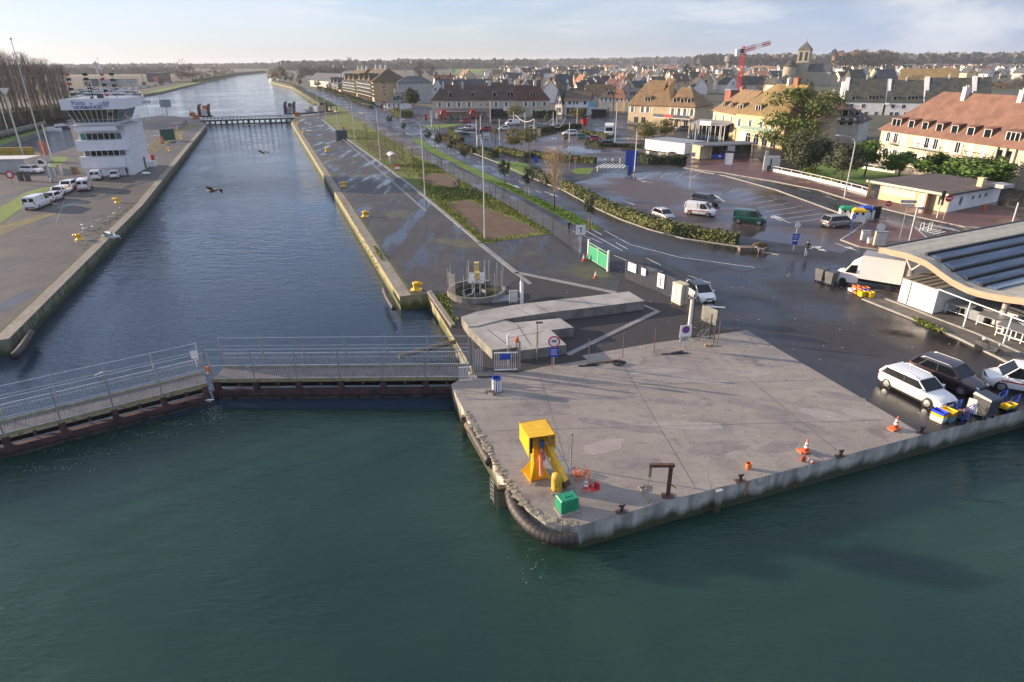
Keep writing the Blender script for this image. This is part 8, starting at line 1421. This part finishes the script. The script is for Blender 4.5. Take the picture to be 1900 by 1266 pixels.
for i,(x,y,t_,w_,k) in enumerate([(346,152,112,42,'brown'),(338,150,120,24,'brown'),(358,150,124,22,'brown'),(372,150,128,20,'brown'),(386,147,126,18,'brown'),(400,146,122,22,'brown'),(414,143,124,18,'brown'),(428,140,126,16,'brown'),(300,160,138,12,'dark'),(506,148,126,18,'autumn'),(516,151,122,22,'autumn'),(528,153,124,16,'dark'),(540,154,127,18,'brown'),(556,160,140,10,'dark'),(590,163,148,14,'dark'),(612,172,152,10,'autumn'),(560,150,124,20,'brown')]):
    tree('%s canal bank tree, %s'%({'brown':'bare brown','dark':'dark green','autumn':'rust coloured'}[k],('biggest round crown on the far left bank','just left of the biggest crown','just right of the biggest crown','second right of the biggest crown','third right of the biggest crown','fourth right of the biggest crown','near the canal bend on the left bank','last before the canal end on the left','on the grass bank by the flags','at the right bank tip','behind the moored barge','dark one after the barge','beside the far avenue','small by the water','by the black roof','near the flats','at the far avenue end')[i]),(x,y),k,t_,y-1.5,w_,'bank_tree',n=1300,seed=i%4+1,trunk=.3)
hedge('low brown scrub along the left canal bank',px((362,153),(400,146),(440,138.5),(490,134.4)),7,4,hedgeb,'scrub',n=7000,cat='scrub'); hedge('low brown scrub along the right canal bank',px((500,146),(512,152),(545,161),(600,196)),5,1.6,hedgeb,'scrub',n=7000,cat='scrub')
for q,l_ in(((505,151.5),'small white barge moored at the canal right bank'),((517,153.5),'dark launch moored behind the white barge')): boat(P(*q,WZ),R(120),3 if 'dark' in l_ else 2,l_,False).scale=(2.2,)*3
# ---------------------------------------------------------------- landmarks in the town
def at(pxx,dist,row=None):      # point at a distance along the view, in the direction of a column of the photograph
    u=P(pxx,400); k=dist/u.y; return Vector((u.x*k,dist,0))
def rowz(p,row): return HGw(p,row)
def colx(pxx,dist): # x so that the point on the ground at this distance lies in that column of the photograph
    lo,hi=-6000,6000
    for _ in range(60):
        m=(lo+hi)/2
        if Q(m,dist,0)[0]<pxx: lo=m
        else: hi=m
    return Vector((m,dist,0))
p=colx(1484,590); hh=HGw(p,93); ht=HGw(p,77); t=thing('church','stone church tower with a pyramid spire above the roofs, apse and nave beside it','church',p,R(-35)); ch=mat('church_stone',(.46,.40,.30),.8,scale=.3,col2=(.34,.29,.22)); tw_=5.2
m=MB(); m.bx(-tw_,tw_,-tw_,tw_,0,hh*.66); m.bx(-tw_*.9,tw_*.9,-tw_*.9,tw_*.9,hh*.66,hh); m.build('tower',ch,t); m=MB(); m.add([(-tw_,-tw_,hh),(tw_,-tw_,hh),(tw_,tw_,hh),(-tw_,tw_,hh),(0,0,ht)],[(0,1,4),(1,2,4),(2,3,4),(3,0,4)]); m.tube((0,0,ht-.5),(0,0,ht+2.5),.15,4); m.build('spire',roofmat('spire_stone',(.16,.15,.12),(.10,.095,.08)),t)
for s in(0,1):
    for k in(-1,1):
        m=MB()
        if s==0: m.bx(k*2.2-.8,k*2.2+.8,-tw_*.92-.1,-tw_*.9-.01,hh*.70,hh*.94)
        else: m.bx(-tw_*.92-.1,-tw_*.9-.01,k*2.2-.8,k*2.2+.8,hh*.70,hh*.94)
        m.build('belfry_opening',black,t)
m=MB(); m.bx(tw_,tw_+18,-4.5,4.5,0,11); m.build('nave',ch,t); m=MB(); m.loft([[(x,-4.8,11),(x,4.8,11),(x,0,17)] for x in(tw_,tw_+18)]); m.build('nave_roof',rslate,t); m=MB(); m.lathe([(5.5,0),(5.5,15)],(-8,-9,0),16); m.build('apse',ch,t); m=MB(); m.lathe([(6,15),(.2,21)],(-8,-9,0),16); m.build('apse_roof',rmoss,t)
p=colx(1369,430); hj=HGw(p,97); t=thing('tower_crane','red tower crane with a red and white jib above the roofs','crane',p,R(8)); 
def lattice(m,a,b,w_,n,r=.16):
    a=Vector(a);b=Vector(b);d=(b-a).normalized();u=d.orthogonal().normalized()*w_/2;v=d.cross(u.normalized())*w_/2; c=[u+v,u-v,-u-v,v-u]
    for q in c: m.tube(a+q,b+q,r,4)
    for i in range(n):
        for j in range(4): m.tube(a.lerp(b,i/n)+c[j],a.lerp(b,(i+1)/n)+c[(j+1)%4],r*.7,3,cap=False)
m=MB(); lattice(m,(0,0,0),(0,0,hj),2.0,12); m.build('mast',red,t)
m=MB(); lattice(m,(-1,0,hj+.6),(7.5,0,hj+3.0),1.9,5,.2); m.build('jib_inner',red,t); m=MB(); lattice(m,(7.5,0,hj+3.0),(11.5,0,hj+4.0),1.8,3,.2); m.build('jib_middle',white,t); m=MB(); lattice(m,(11.5,0,hj+4.0),(17,0,hj+5.2),1.6,4,.2); m.build('jib_tip',red,t); m=MB(); m.bx(-4.8,-2.6,-1,1,hj-2.2,hj+1.6); m.build('counterweight',white,t); m=MB(); m.bx(-2.6,-.2,-1.1,1.1,hj-.4,hj+1.8); m.build('cab',dgrey,t); m=MB(); lattice(m,(-.5,0,hj),(-.2,0,hj+3.6),1.2,2,.15); m.build('apex',red,t)
bld('scaffolded_house','brick red half built house wrapped in scaffold under the tower crane',colx(1352,300),colx(1373,300),8,8,8.2,roofmat('raw_brick',(.32,.12,.08),(.22,.09,.06)),grey,flat=True)
p=colx(1351,1250); hw=HGw(p,103); t=thing('water_tower','grey round water tower among the far trees','water tower',p); m=MB(); m.lathe([(5,0),(5,hw*.55),(8.5,hw*.62)],n=16); m.build('shaft',concd,t); m=MB(); m.lathe([(8.5,hw*.62),(9,hw*.66),(9,hw*.95),(5,hw)],n=16); m.build('tank',concd,t)
p=colx(1249,2300); hw=HGw(p,105.5); t=thing('tower_block','pale slab tower block alone on the far horizon','tower block',p,R(-15)); m=MB(); m.bx(-12,12,-7,7,0,hw); m.build('wall',creamp,t); m=MB(); [m.bx(-11,11,-7.1,-7.01,hw-3.2*k-2,hw-3.2*k-.8) for k in range(1,8)]; m.build('window_band',grey,t)
for x,r_,w_,dz,l in((650,107,10,4200,'tall pair of far grey silos on the horizon'),(641,112,14,4200,'low far grey factory on the horizon'),(627,110,18,4200,'wide far grey works with a chimney on the horizon')):
    p=colx(x,dz); hw=HGw(p,r_); t=thing('far_works',l,'factory',p); m=MB(); m.bx(-w_,w_,-8,8,0,hw); m.build('wall',greyr,t); m=MB(); m.bx(w_*1.1,w_*1.8,-8,8,0,hw*.7); m.tube((-w_*1.3,0,0),(-w_*1.3,0,hw*1.15),2.2,8); m.build('silo',greyr,t)
for x,r_,dz,l in((507,108,2600,'thin far pylon left of the factory'),(186,106,2500,'thin far mast over the left woods'),(962,0,0,''),(1669,97,2400,'thin far mast over the right woods'),(1577,104,2300,'second thin far mast over the right woods')):
    if l: p=colx(x,dz); hw=HGw(p,r_); t=thing('far_mast',l,'mast',p); m=MB(); m.tube((0,0,0),(0,0,hw),1.0,4,.4); m.build('shaft',dgrey,t); m=MB(); m.bx(-2.2,2.2,-.5,.5,hw*.86,hw*.9); m.build('cross_arm',dgrey,t)
# ---------------------------------------------------------------- the town behind
rnd=random.Random(17); HM={}
RO=[('slate',rslate),('dark slate',rmoss),('brown',rbrown),('weathered brown',MATS['weathered_brown_tiles']),('red brown',rdark),('orange',rorange),('tan',rtan)]; WA=[('white',whiter),('cream',creamp),('stone',stone),('pale ochre',cream),('grey',greyr)]
def hmesh(ri,wi,sh):
    k=(ri,wi,sh)
    if k in HM:return HM[k]
    w_,d_,e,r=[(9,8,4.6,9.2),(12,8.5,5.4,10),(8,9,5.8,11),(15,9,5.6,10.5)][sh]; m=MB(); m.bx(-w_/2,w_/2,-d_/2,d_/2,0,e); [m.poly([(x,d_/2*s,e),(x,-d_/2*s,e),(x,0,r)]) for x,s in((-w_/2,1),(w_/2,-1))]; wall=m.mesh('wall',WA[wi][1])
    m=MB(); o=.3; sl=(r-e)/(d_/2); ez=e-sl*o+.03; m.add([(-w_/2-o,-d_/2-o,ez),(w_/2+o,-d_/2-o,ez),(w_/2+o,0,r+.03),(-w_/2-o,0,r+.03),(-w_/2-o,d_/2+o,ez),(w_/2+o,d_/2+o,ez)]+[(-w_/2-o,-d_/2-o,ez+.18),(w_/2+o,-d_/2-o,ez+.18),(w_/2+o,0,r+.21),(-w_/2-o,0,r+.21),(-w_/2-o,d_/2+o,ez+.18),(w_/2+o,d_/2+o,ez+.18)],[(6,7,8,9),(9,8,11,10),(0,1,7,6),(1,2,8,7),(2,5,11,8),(5,4,10,11),(4,3,9,10),(3,0,6,9)]); roof=m.mesh('roof',RO[ri][1])
    m=MB(); m.box((w_*.32,0,r-1),(.7,.9,2.3)); m.box((-w_*.4,.2,r-1),(.6,.9,2.0)); chim=m.mesh('chimney',creamp if wi!=0 else rdark); m=MB(); m.bx(-.5,.5,-.05,.02,0,1.3); win=m.mesh('window',blackg); m=MB(); m.bx(-.55,.55,-.6,.6,-.4,1.2); m.add([(-.7,-.8,1.2),(.7,-.8,1.2),(0,-.8,1.8),(-.7,1.6,1.2),(.7,1.6,1.2),(0,1.6,1.8)],[(0,1,2),(0,2,5,3),(1,4,5,2)]); dm=m.mesh('dormer',whiter)
    HM[k]=(w_,d_,e,r,wall,roof,chim,win,dm); return HM[k]
NH=0; used=[]
landm=lambda x,y:('behind the café row' if x<1030 else 'behind the white gabled house' if x<1160 else 'behind the tan roofed hotel' if x<1320 else 'between crane and church' if x<1480 else 'right of the church' if x<1640 else 'above the white gabled blocks')
SP=['farthest row','far rows','middle rows','nearer rows','second row']
def putrow(y,x0,x1,step,jit):
    global NH
    dist=P(1000,y).y; x=x0+rnd.random()*step/dist*1180
    while x<x1:
        yy=y+rnd.uniform(-jit,jit); p=P(x,yy); sh=rnd.choice([0,0,1,1,2,3]); ri=rnd.choice([0,0,0,1,1,2,3,3,4,5,6]); wi=rnd.choice([0,0,1,1,2,3,4]); w_,d_,e,r,a,b,c,w2,dm=hmesh(ri,wi,sh); rot=rnd.choice([R(12),R(102),R(-78),R(12)])+rnd.uniform(-.25,.25); gv=abs(math.sin(rot))>.6
        if not(1440<x<1520 and yy>140) and NH<296:
            t=thing('town_house','%s house, %s roof, %s on, %s, %s'%(WA[wi][0],RO[ri][0],'gable' if gv else 'broadside',SP[min(4,max(0,int((yy-122)/14)))],landm(x,yy)),'house',p,rot,'houses of the town behind'); s=rnd.uniform(.9,1.15); t.scale=(s,s,s*rnd.uniform(.92,1.1))
            obj('wall',a,t); q=obj('roof',b,t); obj('chimney',c,q)
            if yy>132:
                for f in(-.28,.25): obj('window',w2,t,(f*w_,-d_/2-.01,e-1.9))
                obj('window',w2,t,(-w_/2-.01,0,e-.2),R(-90))
                if rnd.random()<.4: obj('dormer',dm,q,(rnd.uniform(-.2,.2)*w_,-d_*.30,e+(r-e)*.25))
            NH+=1
        x+=step*rnd.uniform(.8,1.35)/dist*1180
for y,x0,x1,st,j in((198,1030,1165,15,2),(190,812,1180,16,2.5),(183,806,1190,17,2.5),(176,820,1330,18,2.5),(171,1290,1480,17,2),(170,840,1240,20,2),(165,850,1500,20,2),(159,845,1540,21,2),(154,850,1560,25,1.5),(150,870,1560,30,1.5),(146,880,1600,36,1.5),(142,900,1700,46,1.2),(139,1560,1900,40,1.0),(146,1780,1900,24,1.5),(136,960,1800,75,1),(133,980,1880,95,1)): putrow(y,x0,x1,st,j)
m=MB()
for i in range(420):
    y=rnd.uniform(124,134); x=rnd.uniform(930,1900); p=P(x,y); a=rnd.uniform(0,3); w_,d_,e,r=rnd.uniform(9,18),9,5,9.5; ca,sa=math.cos(a),math.sin(a); f=lambda u,v,z:(p.x+u*ca-v*sa,p.y+u*sa+v*ca,z); wi=rnd.choice([0,1,1,2]); ri=rnd.choice([3,4,5,3])
    m.add([f(-w_/2,-d_/2,0),f(w_/2,-d_/2,0),f(w_/2,d_/2,0),f(-w_/2,d_/2,0),f(-w_/2,-d_/2,e),f(w_/2,-d_/2,e),f(w_/2,d_/2,e),f(-w_/2,d_/2,e),f(-w_/2,0,r),f(w_/2,0,r)],[(0,1,5,4),(1,2,6,5),(2,3,7,6),(3,0,4,7),(4,8,7),(5,6,9)],wi); m.add([f(-w_/2,-d_/2,e),f(w_/2,-d_/2,e),f(w_/2,0,r),f(-w_/2,0,r),f(w_/2,d_/2,e),f(-w_/2,d_/2,e)],[(0,1,2,3),(3,2,4,5)],ri)
o=m.build('far_town_roofs',[whiter,creamp,stone,rslate,rbrown,rorange]); o['kind']='stuff'
# trees between the houses
for i in range(150):
    y=rnd.choice([188,180,172,167,160,156,151,147,143,140,137,134,131,128])+rnd.uniform(-2,2); x=rnd.uniform(810 if y>150 else 560,1500 if y>150 else 1900); p=P(x,y); k=rnd.choice(['brown','brown','brown','dark','round','autumn','grey','brown']); h=rnd.uniform(6,12); w_=rnd.uniform(5,10)
    tree('%s tree among the town houses, %s, %s'%({'brown':'bare brown','dark':'dark evergreen','round':'round green','autumn':'rust coloured','grey':'grey green'}[k],SP[min(4,max(0,int((y-122)/14)))],landm(x,y) if x>790 else 'left of the café row'),(x,y),k,h,1.5,w_,'town_tree',n=600,seed=i%3+1,base=p,group='trees among the town houses',trunk=.2)
for x,y,t_,w_,k,l in((1105,140,120,30,'brown','large bare brown tree behind the white gabled houses'),(780,150,112,26,'brown','tall bare brown tree behind the broad pine'),(800,146,118,24,'brown','bare brown tree left of the playing field'),(1175,165,148,16,'round','bright round tree left of the hotel'),(1272,150,118,14,'dark','dark tree among the mid town roofs'),(1180,130,112,12,'round','green tree under the far field')): tree(l,(x,y),k,t_,y-3,w_,'large_tree',n=1800,seed=2)
# scrub hill at the right edge
for i in range(34):
    x=1790+rnd.random()*125;y=170-rnd.random()*34; tree('bare bramble brown shrub on the slope above the red roofed terrace','' or (x,y),rnd.choice(['brown','brown','autumn','dark']),5,0.2,rnd.uniform(8,13),'scrub_bush','shrub',n=700,seed=i%3+2,base=P(x,y),group='brown scrub on the right hand slope',trunk=.1)
flat('playing_field',[(838,128),(900,127),(905,137),(848,139)],lawn,.05); flat('far_grey_field',[(905,112.5+9),(1240,121),(1245,123.5),(900,125)],mat('pale_field',(.16,.17,.14),.9,scale=.01,col2=(.11,.13,.09),world=True),.06)
flat('left_pale_marsh',[(0,145),(300,139),(330,137.5),(0,141.5)],mat('pale_marsh',(.20,.17,.12),.9,scale=.02,col2=(.12,.10,.07),world=True),.06)
# ---------------------------------------------------------------- far woods and hills
def woods(name,x0,x1,rows,r0,r1,n,m_,seed,size,dep=90):
    rg=np.random.default_rng(seed); xs=rg.random(n)*(x1-x0)+x0; out=[]
    lo=P((x0+x1)/2,rows).y
    for x in xs:
        p=colx_fast(x,lo+rg.random()*dep); tp=r0+(r1-r0)*(x-x0)/(x1-x0); zt=zfast(p[1],tp)*(.86+.18*abs(math.sin(x*.23+seed)*math.sin(x*.071+2))); out.append((p[0],p[1],zt*rg.random()**.6))
    pts=np.array(out); o=np.tile([0,-.5,.6],(n,1)); ob=obj(name,leafmesh(name,pts,size,seed,m_,o,.8),None); ob['kind']='stuff'; return ob
def colx_fast(x,dist): 
    xx=(x-950)/FOC; k=dist*math.cos(TH)+CAM_H*math.sin(TH); return (xx*k-0.0061*k*((115-633)/FOC),dist)
def zfast(dist,row):
    tan=((633-row)/FOC); a=math.atan(tan)-TH; return CAM_H+dist*math.tan(a)
fw=leafcol('far_wood_brown',(.16,.125,.10),(.105,.085,.07)); fg=leafcol('far_wood_green',(.11,.115,.085),(.075,.08,.065)); fr_=leafcol('far_wood_russet',(.20,.14,.09),(.13,.095,.065))
woods('far_wood',-60,330,131,118.5,117.5,6500,fw,1,9,200); woods('far_wood',40,330,138,121,123,4500,fw,12,4,60); woods('far_wood',330,520,128,118,117,3000,fw,2,9,200); woods('far_wood',520,780,131,113,112,9000,fw,3,6,500); woods('far_wood',740,1000,128,110,113,4500,fg,4,7,300); woods('far_wood',1290,1480,127.5,106,106,4200,fw,5,8,300); woods('far_wood',1480,1960,125,107,106.5,9000,fg,6,9,500); woods('far_wood',950,1300,123,113.5,110,5000,fg,7,11,600); woods('far_wood',1540,1660,131,100,100,2200,fr_,8,5,100); woods('far_wood',560,640,140,124,122,2500,fw,9,4,120)
for k,(x0,x1,dz,tp,mm) in enumerate([(-400,560,5200,118.5,fw),(500,1300,6500,114.0,fg),(1200,2300,5600,107.5,fg)]):
    m=MB(); n=60; a=[]
    for i in range(n+1):
        x=x0+(x1-x0)*i/n; X,Y=colx_fast(x,dz); z=max(3,zfast(dz,tp+1.2*math.sin(i*.5)+.8*math.sin(i*1.7)) ); a.append((X,Y,z))
    m.add([(X,Y-300,-1) for X,Y,z in a]+[(X,Y,z) for X,Y,z in a]+[(X,Y+600,z*.9) for X,Y,z in a],[(i,i+1,n+2+i,n+1+i) for i in range(n)]+[(n+1+i,n+2+i,2*n+3+i,2*n+2+i) for i in range(n)]); o=m.build('far_hills',mat('hill_wood',(.10,.09,.075),.95,scale=.02,col2=(.065,.065,.055),world=True)); o['kind']='structure'
# ---------------------------------------------------------------- gulls and people
gw=mat('gull_white',(.72,.72,.70),.7,var=.06); gg=mat('gull_grey',(.33,.35,.38),.7,var=.1); gb=mat('gull_brown',(.14,.11,.09),.8,var=.3)
def gull(p,rot,label,fly=True,s=1,wing=gg,bank=0,group=None):
    t=thing('seagull',label,'seagull',p,rot,group,s); m=MB(); m.loft([[(x,r*math.cos(a),z+r*.9*math.sin(a)) for a in [k*math.pi/4 for k in range(8)]] for x,r,z in((-.30,.015,.02),(-.2,.05,.0),(-.05,.085,0),(.1,.075,.02),(.19,.045,.05),(.25,.05,.07),(.30,.03,.07),(.36,.008,.06))]); z0=0 if fly else .22; m.v=[(x,y,z+z0) for x,y,z in m.v]; 
    if not fly: [m.tube((.0,y,0),(.02,y,z0-.05),.012,4) for y in(-.03,.03)]
    m.build('gull_body',gw if wing is not gb else gb,t,True)
    for sgn in(-1,1):
        m=MB()
        if fly: sec=[(0,.05,.15,0),(.28,.06,.15,.16),(.5,.0,.12,.15),(.78,-.14,.03,.02)]
        else: sec=[(.06,.08,.10,.24),(.085,-.1,.07,.25),(.05,-.3,.02,.24)]
        if fly: m.loft([[(xc+c,sgn*y,z),(xc,sgn*y,z+.02),(xc-c,sgn*y,z),(xc,sgn*y,z-.012)] for y,xc,c,z in sec])
        else: m.ell((-.06,sgn*.075,.23),(.22,.025,.07),8,5)
        fixn(m.build('wing',wing,t))
    if bank:t.rotation_euler=(bank,0,rot)
    return t
def air(x,y,dist): # a flying bird at a given distance from the camera
    u=P(x,y); o=Vector((0,0,CAM_H)); return o+(u-o).normalized()*dist
gull(air(393,355,36),R(-20),'dark winged gull flying low over the lock, nearest of the flying birds',True,1.1,gb,R(-18)); gull(air(487,284,50),R(160),'dark gull flying farther up the lock water',True,.85,gb,R(14)); gull(air(207,440,33),R(200),'white gull gliding along the left lock wall',True,1.1,gw,R(20))
gull(P(187,700,WZ),R(60),'white gull floating on the lock water near the railing',False,1.2,gg)
for i,(x,y) in enumerate([(140,454),(151,436),(155,428),(162,428),(163,427),(172,424),(177,414),(183,412),(153,421),(164,450),(204,405),(212,399),(206,406),(222,390)]): gull(P(x,y),i*1.1,'white gull resting on the left quay, %s'%('beside the yellow bollard' if i in(0,9) else 'in the loose group inland of the coping' if i<9 else 'in the line along the coping'),False,1.1,gg,group='gulls resting on the left quay')
gull(P(390,748,-.62),0,'gull perched by the mitre of the lock gates',False,.9,gg)
def person(p,rot,label,pose,top,leg,scale=1.0,hair=None,cap=None):
    t=thing('person',label,'person',p,rot); me=bpy.data.meshes.new('body'); J=[];E_=[];Rr=[]
    def add(v,r,par=None):
        J.append(v);Rr.append(r)
        if par is not None:E_.append((par,len(J)-1))
        return len(J)-1
    pel=add((0,0,.95),(.15,.115)); w_=add((0,.0,1.12),(.14,.105),pel); c=add((0,.0,1.35),(.175,.12),w_); n=add((0,.0,1.50),(.06,.06),c); hd=add((.01,0,1.60),(.085,.095),n); top_=add((.0,0,1.72),(.075,.085),hd)
    for s in(-1,1):
        L_=pose['leg'][0 if s<0 else 1]; k=add((L_[0]*.55+.03,s*.10,.50),(.075,.075),add((.0,s*.10,.86),(.10,.10),pel)); a=add((L_[0],s*.11,.09),(.05,.05),k); add((L_[0]+.16,s*.12,.04),(.045,.04),a)
        A_=pose['arm'][0 if s<0 else 1]; sh=add((0,s*.20,1.42),(.065,.065),c); el=add((A_[0][0],s*(.25+A_[0][1]),A_[0][2]),(.05,.05),sh); ha=add((A_[1][0],s*(.24+A_[1][1]),A_[1][2]),(.035,.035),el); add((A_[1][0]+.04,s*(.23+A_[1][1]),A_[1][2]-.09),(.032,.02),ha)
    me.from_pydata(J,E_,[]); o=obj('body',me,t); sk=o.modifiers.new('skin','SKIN'); sv=me.skin_vertices[0].data
    for i,r in enumerate(Rr): sv[i].radius=r
    sv[0].use_root=True; sb_=o.modifiers.new('sub','SUBSURF'); sb_.levels=1; sb_.render_levels=1
    dg=bpy.context.evaluated_depsgraph_get(); m2=bpy.data.meshes.new_from_object(o.evaluated_get(dg)); o.modifiers.clear(); o.data=m2; m2.materials.clear()
    for x in(top,leg,skin,black): m2.materials.append(x)
    for f in m2.polygons: z=f.center.z; yy=abs(f.center.y); f.material_index=2 if z>1.5 else 3 if z<.10 else (1 if z<.93 and yy<.24 else 2 if(yy>.21 and z<pose.get('cuff',.86)) else 0); f.use_smooth=True
    m=MB(); m.ell((-.015,0,1.70),(.105,.095,.10),10,6); m.build('hair',cap or hair or dark_hair,t,True); t.scale=(scale,)*3; return t
skin=mat('skin',(.48,.29,.21),.55,var=.06); dark_hair=mat('dark_hair',(.03,.022,.018),.7); jk=mat('dark_jacket',(.025,.03,.04),.7); jn=mat('pale_jeans',(.22,.26,.33),.7); jb=mat('black_trousers',(.02,.02,.024),.7)
stand=dict(leg=[(-.02,0),(.03,0)],arm=[((.0,.02,1.16),(.06,.0,.92)),((.0,.02,1.16),(.06,.0,.92))]); walk=dict(leg=[(.22,0),(-.20,0)],arm=[((-.08,.02,1.16),(.0,.0,.94)),((.05,.03,1.17),(.25,.02,1.05))])
person(P(1495,476),R(-110),'person in a dark jacket and pale jeans walking on the street by the blue sign',walk,jk,jn,1.03); person(P(238,328),R(-80),'person in dark clothes standing at the foot of the control tower',stand,jk,jb,1.08)
# cyclist
b=P(1056,437); t=bicycle(b,R(-62),'bicycle ridden along the path behind the panel fence'); t.scale=(1.05,)*3
ride=dict(leg=[(.16,0),(.0,0)],arm=[((.2,.02,1.18),(.42,.03,1.06)),((.2,.02,1.18),(.42,.03,1.06))]); person(b+Vector((math.cos(R(-62))*-.15,math.sin(R(-62))*-.15,.12)),R(-62),'person in dark clothes riding a bicycle along the path',ride,jk,jb,1.0)
# dog
b=P(1411,470); t=thing('dog','white and tan dog standing by the stone planter, facing left','dog',b,R(170)); m=MB(); sec=[(-.36,.09,.50),(-.25,.125,.50),(0,.115,.48),(.2,.15,.47),(.33,.12,.52),(.40,.075,.60),(.47,.075,.68),(.54,.085,.71),(.62,.055,.68),(.70,.035,.67)]
m.loft([[(x,r*math.cos(a),z+r*1.1*math.sin(a)) for a in [k*math.pi/4 for k in range(8)]] for x,r,z in sec])
for x,y,hb in((.24,-.08,0),(.24,.08,0),(-.27,-.08,1),(-.27,.08,1)): m.pipe([(x,y,.46),(x+(.05 if hb else -.01),y,.28),(x+(-.05 if hb else .01),y,.14),(x,y,.02),(x+.05,y,.015)],.05,6,r2=.025)
m.pipe([(-.36,0,.55),(-.48,0,.66),(-.52,0,.8)],.025,5,r2=.012); [m.ell((.53,s*.07,.77),(.03,.02,.06),6,4) for s in(-1,1)]; m.build('dog_body',mat('dog_coat',(.62,.58,.52),.8,scale=4,col2=(.25,.14,.07),lo=.42,hi=.5),t,True)

# foam under the gate, litter on the yard
def flakes(name,spots,size,m_,seed):
    rg=np.random.default_rng(seed); pts=[]
    for (x,y,z,sx_,sy_,n) in spots: p=P(x,y,z); pts.append(np.array([p.x,p.y,z+.004])+rg.normal(size=(n,3))*np.array([sx_,sy_,0]))
    pts=np.concatenate(pts); ob=obj(name,leafmesh(name,pts,size,seed,m_,np.tile([0,0,400.],(len(pts),1)),.7),None); ob['kind']='stuff'
flakes('foam',[(393,762,WZ+.01,.35,.5,90),(400,775,WZ+.01,.5,.3,40),(330,786,WZ+.01,1.4,.25,50),(260,806,WZ+.01,2.0,.25,60),(150,836,WZ+.01,2.0,.3,70),(40,868,WZ+.01,2.2,.3,80),(985,1045,WZ+.01,.5,.8,22)],.032,mat('foam_white',(.30,.34,.33),.8),3)
flakes('litter',[(1400,560,.02,9,5,40),(1560,640,.02,5,4,24),(1250,590,.03,3,3,10),(1120,560,.03,5,4,14),(1300,720,.03,8,4,16),(640,420,.02,3,10,16)],.06,offwhite,4)
# ---------------------------------------------------------------- the air: one even box of haze round everything
hz=bpy.data.materials.new('haze_air'); hz.use_nodes=True; n_=hz.node_tree; n_.nodes.clear(); oo_=n_.nodes.new('ShaderNodeOutputMaterial'); pv=n_.nodes.new('ShaderNodeVolumePrincipled'); pv.inputs['Color'].default_value=(.80,.86,.95,1); pv.inputs['Density'].default_value=.00010; pv.inputs['Anisotropy'].default_value=.15; n_.links.new(pv.outputs[0],oo_.inputs['Volume'])
m=MB(); m.bx(-9600,9600,-600,9600,-7.2,72); o=m.build('haze',hz); o['kind']='stuff'
